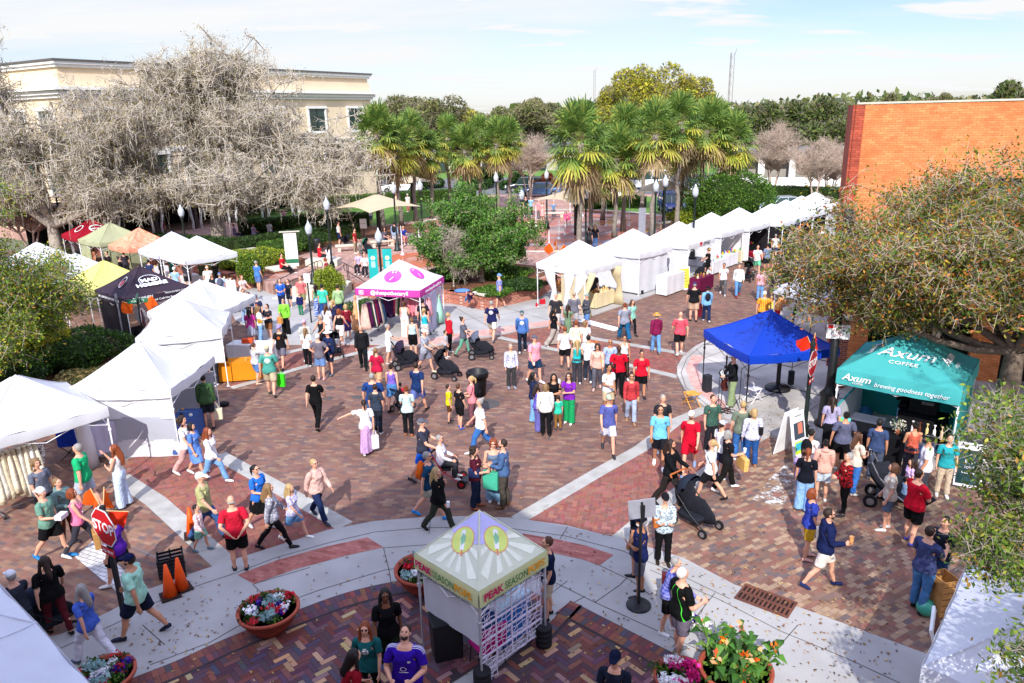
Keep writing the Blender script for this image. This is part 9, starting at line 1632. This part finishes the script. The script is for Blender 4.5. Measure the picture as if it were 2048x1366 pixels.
p=at(1868,1345,.03); e=empty('framed_board',(p.x,p.y,.035),R(58),'wooden framed board leaning under the lower right canopy','board'); MB().box((0,0,.55),(.75,.05,1.0),rx=R(-18)).build('frame',whs,e,bevel=.01); MB().box((0,-.035,.55),(.62,.02,.86),rx=R(-18)).build('panel',mat('dark_wood2','#5c3424'),e)
p=at(1085,608,.05); bag((p.x,p.y,.05+.24),.4,'red bag with white emblem on the pavement left of the curtained canopy, the taller one','#c81c30',h=.24,drop=0); p=at(1074,612,.05); bag((p.x,p.y,.05+.14),1.4,'low red bag on the pavement left of the curtained canopy','#b81428',h=.14,w_=.3,drop=0)
for x,y,l in ((1281,588,'black weight at the near leg of the second canopy'),(1334,572,'black weight at the far leg of the second canopy'),(1430,530,'black box at the leg of the fourth canopy'),(1474,520,'black box at the right leg of the fourth canopy')): p=at(x,y,.05); o=MB().box((0,0,.1),(.3,.24,.2)).build('ballast_box',mat('weight_black'),bevel=.03); o.location=(p.x,p.y,.055); tag(o,l,'weight')
p=at(1283,560,.05); e=empty('bar_table',(p.x+.4,p.y+.8,.05),0,'tall table in a tight black cover under the second canopy','table'); mb=MB(); mb.smooth=True; mb.lathe([(.3,0),(.18,.4),(.2,.8),(.34,1.05),(.001,1.06)],n=16); mb.build('stretch_cover',blc,e)
for (x,y,l) in ((428,722,'sandbag at the foot of the grey sheet canopy leg'),(449,812,'black foot weight at the front leg of the third left canopy')): p=at(x,y+80 if y<800 else y); o=MB(); o.smooth=True; o.ball((0,0,.08),(.18,.14,.09),10,6); o=o.build('sandbag',mat('weight_black')); o.location=(p.x,p.y,.004); tag(o,l,'weight')
p=at(1512,525,.0); e=empty('crimson_pushchair',(p.x,p.y,.0),R(20),'crimson wagon pushchair among the stalls of the long row','wagon'); MB().box((0,0,.5),(.6,.9,.35),taper=1.1).build('tub',cloth('#a01c34'),e,bevel=.04); MB().tube([(0,-.45,.6),(0,-.75,1.0)],.02,6).build('handle',blk,e)
for sx in (-1,1):
 for sy in (-1,1): MB().tube([(sx*.3-.02,sy*.3,.16),(sx*.3+.02,sy*.3,.16)],.16,14).build('wheel',mat('tyre'),e)
def bicycle(x,y,z,yaw,label,fat=.05,rr=.34,fc='#2a2c30'):
 p=at(x,y,z); e=empty('bicycle',(p.x,p.y,z),yaw,label,'bicycle')
 for yy in (-.55,.55):
  n=24;m_=8; mb=MB(); mb.smooth=True; vs=[(fat*math.cos(2*math.pi*j/m_),yy+(rr+fat*math.sin(2*math.pi*j/m_))*math.cos(2*math.pi*i/n),rr+fat+(rr+fat*math.sin(2*math.pi*j/m_))*math.sin(2*math.pi*i/n)) for i in range(n) for j in range(m_)]; mb.add(vs,[(i*m_+j,((i+1)%n)*m_+j,((i+1)%n)*m_+(j+1)%m_,i*m_+(j+1)%m_) for i in range(n) for j in range(m_)]); w_=mb.build('wheel',mat('tyre'),e); sp=MB()
  for k in range(10): a=2*math.pi*k/10; sp.tube([(0,yy,rr+fat),(0,yy+rr*math.cos(a),rr+fat+rr*math.sin(a))],.004,3)
  sp.build('spokes',frs,w_)
 fm=mat('bike_'+fc,fc,rough=.35,coat=.3); c=rr+fat; mb=MB(); mb.tube([(0,-.55,c),(0,-.08,c-.02),(0,-.22,c+.45),(0,-.55,c)],.016,6); mb.tube([(0,-.08,c-.02),(0,.38,c+.42),(0,-.20,c+.40)],.02,6); mb.build('frame',fm,e); MB().tube([(0,.55,c),(0,.38,c+.42),(0,.34,c+.60)],.02,6).build('fork',fm,e); MB().tube([(-.3,.26,c+.62),(0,.34,c+.60),(.3,.26,c+.62)],.014,6).build('handlebar',blk,e); s_=MB(); s_.smooth=True; s_.ball((0,-.25,c+.52),(.08,.14,.04),8,6); s_.build('saddle',blk,e); return e
bicycle(1556,560,0,R(150),'black fat-tyred bicycle in the far street',fat=.06,rr=.30)
def bench(x,y,z,yaw,L,label,h=.45):
 p=at(x,y,z); e=empty('concrete_bench',(p.x,p.y,z),yaw,label,'bench','pale concrete benches of the plaza'); MB().box((0,0,h-.06),(L,.5,.12)).build('seat',cap,e,bevel=.02)
 for s in (-1,1): MB().box((s*(L/2-.25),0,(h-.12)/2),(.22,.38,h-.12)).build('support',cap,e)
bench(700,502,G,R(15),1.9,'concrete bench under the shade umbrella, left one'); bench(766,493,G,R(20),1.8,'concrete bench where the woman in navy shorts sits'); bench(820,486,G,R(15),1.9,'concrete bench at the left rim of the fountain'); bench(1376,442,G,R(10),2.0,'concrete bench under the right palms'); bench(1330,455,G,R(35),1.8,'concrete bench by the right lamp posts'); bench(1108,435,G,R(0),1.8,'concrete bench by the bare trunk'); bench(1505,455,G,0,1.5,'concrete bench behind the fifth canopy')
p=at(648,530,G); e=empty('concrete_slab',(p.x,p.y,G),R(-5),'low wide concrete slab seat at the head of the steps','bench'); MB().box((0,0,.2),(2.0,1.0,.40)).build('slab',cap,e,bevel=.02)
p=at(586,533,G); e=empty('directory_sign',(p.x,p.y,G),R(10),'tall white park directory sign behind the seated red shirt','sign'); MB().box((0,0,1.05),(.75,.10,2.1)).build('panel',mat('sign_pale','#e0e6e0',k=.85),e,bevel=.01); MB().box((0,0,2.14),(1.2,.3,.04)).build('top',cap,e); text('WELCOME\nDOWNTOWN\nPARK\nDIRECTORY',.10,mat('ink2','#7c8c88'),e,(0,-.06,1.45),(R(90),0,0)); MB().box((0,-.06,.35),(.75,.01,.25)).build('green_band',gsn,e)
p=at(729,478,G); e=signpost(729,478,1.5,.5,.7,whs,'white notice on a post under the shade umbrella',z=G,txt='RULES',ts=.11,tm=blk)
signpost(1187,420,3.0,.8,1.6,whs,'tall white banner board behind the tallest palm',z=G,txt='PLAZA',ts=.2,tm=gsn) if 0 else None
signpost(1235,415,2.6,.9,1.5,whs,'white banner board beyond the fountain',z=G); signpost(1440,425,2.6,.25,1.4,whs,'white street sign beside the parked cars',z=G); signpost(1283,478,2.2,.5,1.8,gal,'grey panel sign behind the second white canopy peak',z=G)
p=at(925,612); o=MB(); o.smooth=True; o.ball((0,0,.0),(.42,.3,.10),12,6); o=o.build('blanket',cloth('#5c88c8')); o.location=(p.x,p.y+.25,.74); tag(o,'crumpled blue blanket on the brick wall by the reclining child','blanket')
def car(x,y,z,yaw,label,c,kind='suv',loc=None):
 p=at(x,y,z) if loc is None else Vector(loc); e=empty('parked_car',(p.x,p.y,z),yaw,label,'car','cars parked beyond the park'); L,Wd,Hh={'suv':(4.6,1.88,1.68),'sedan':(4.6,1.8,1.42),'van':(5.2,2.0,2.1),'pickup':(5.6,1.95,1.8)}[kind]; bm_=mat('car_'+c,c,rough=.25,spec=.5,coat=.5,metal=.2,var=.03)
 hl=L/2; base=.30; belt={'suv':.98,'sedan':.88,'van':1.15,'pickup':1.05}[kind]
 prof=[(-hl,base+.1),(-hl+.05,belt-.08),(-hl+.25,belt),(hl-1.15,belt),(hl-.25,belt-.18),(hl-.02,belt-.4),(hl,base+.05),(hl-.1,base),(-hl+.1,base)]
 mb=MB(); n=len(prof); w2=Wd/2; sec=[(-w2,.0),(-w2*.93,.06),(w2*.93,.06),(w2,.0)]; mb.smooth=False
 vs=[(-w2,yy,zz) for yy,zz in prof]+[(w2,yy,zz) for yy,zz in prof]; mb.add(vs,[tuple(range(n)),tuple(range(2*n-1,n-1,-1))]+[(i,n+i,n+(i+1)%n,(i+1)%n) for i in range(n)]); mb.build('body',bm_,e,bevel=.07)
 y0,y1={'suv':(-hl+.1,hl-1.3),'sedan':(-hl+.7,hl-1.3),'van':(-hl+.05,hl-.9),'pickup':(-.3,hl-1.5)}[kind]; w3=w2*.80; wb=w2*.95; ri=.35
 rp=[(y0,belt-.02,wb),(y0+(.25 if kind!='sedan' else .5),Hh-.04,w3),(y1-.55,Hh,w3),(y1,belt-.02,wb)]
 mb=MB(); vs=[(-w_,yy,zz) for yy,zz,w_ in rp]+[(w_,yy,zz) for yy,zz,w_ in rp]; mb.add(vs,[(0,1,2,3),(7,6,5,4),(0,4,5,1),(1,5,6,2),(2,6,7,3)]); mb.build('windows',glass,e)
 mb=MB(); mb.box((0,(rp[1][0]+rp[2][0])/2,Hh+.0),(w3*2+.04,rp[2][0]-rp[1][0]+.05,.06)); 
 for s in (-1,1):
  mb.tube([(s*wb,y0,belt),(s*w3,rp[1][0],Hh)],.05,4); mb.tube([(s*wb,y1,belt),(s*w3,rp[2][0],Hh)],.04,4); mb.tube([(s*wb,(y0+y1)/2,belt),(s*w3,(rp[1][0]+rp[2][0])/2,Hh)],.04,4)
 mb.build('roof',bm_,e,bevel=.02)
 for yy in (-hl+.85,hl-.9):
  for s in (-1,1): w_=MB().tube([(s*(w2-.2),yy,.33),(s*(w2+.01),yy,.33)],.33,18).build('wheel',mat('tyre'),e); MB().tube([(s*(w2-.1),yy,.33),(s*(w2+.03),yy,.33)],.19,12).build('rim',frs,w_)
 for s in (-1,1): MB().box((s*(w2-.3),hl-.05,belt-.30),(.40,.12,.14)).build('headlight',mat('headlight','#dfe6ea',rough=.1),e); MB().box((s*(w2-.2),-hl+.03,belt-.2),(.3,.08,.16)).build('tail_light',mat('taillight','#8c1014',rough=.3),e)
 MB().box((0,hl-.02,base+.32),(1.0,.06,.22)).build('grille',bkp,e); MB().box((0,hl+.005,base+.18),(.5,.02,.12)).build('number_plate',whs,e); return e
car(1344,425,G,R(180),'blue suv facing us behind the right shade umbrella','#1c3c8c'); car(1415,392,.63,R(80),'white suv behind the grey pale trunk right of the palms','#e8e8ea'); car(1425,410,G,R(60),'dark blue sedan left of the big round shrub','#2c3c50','sedan'); car(1200,404,.63,R(150),'white pickup beyond the fountain, left of the tan one','#e4e4e6','pickup'); car(1228,402,.63,R(95),'tan pickup truck beyond the fountain','#a89484','pickup'); car(1560,425,.2,R(95),'silver sedan behind the far canopies','#b8bcc4','sedan'); car(800,385,.63,R(90),'white suv behind the leftmost palms','#e4e6e8'); car(1292,378,.63,R(90),'white van behind the right-hand palms','#e8eaec','van'); car(1080,392,.63,R(90),'blue sedan behind the red-brown tree','#3c6c9c','sedan'); car(1050,384,.63,R(90),'dark car behind the pale lamp globe','#3a3c44','suv'); car(780,372,.63,R(90),'silver car deep behind the lawn','#b0b4b8','sedan'); car(1365,380,.63,R(92),'grey suv behind the right palms trunks','#5c6068','suv')
bicycle(1572,412,.12,R(80),'bicycle passing beyond the far canopies',fat=.02); person(1572,412,1.7,280,'bike','L#d8dce4','P#2c3038','short:gr','rider in a pale shirt on the far bicycle',sit=.85)
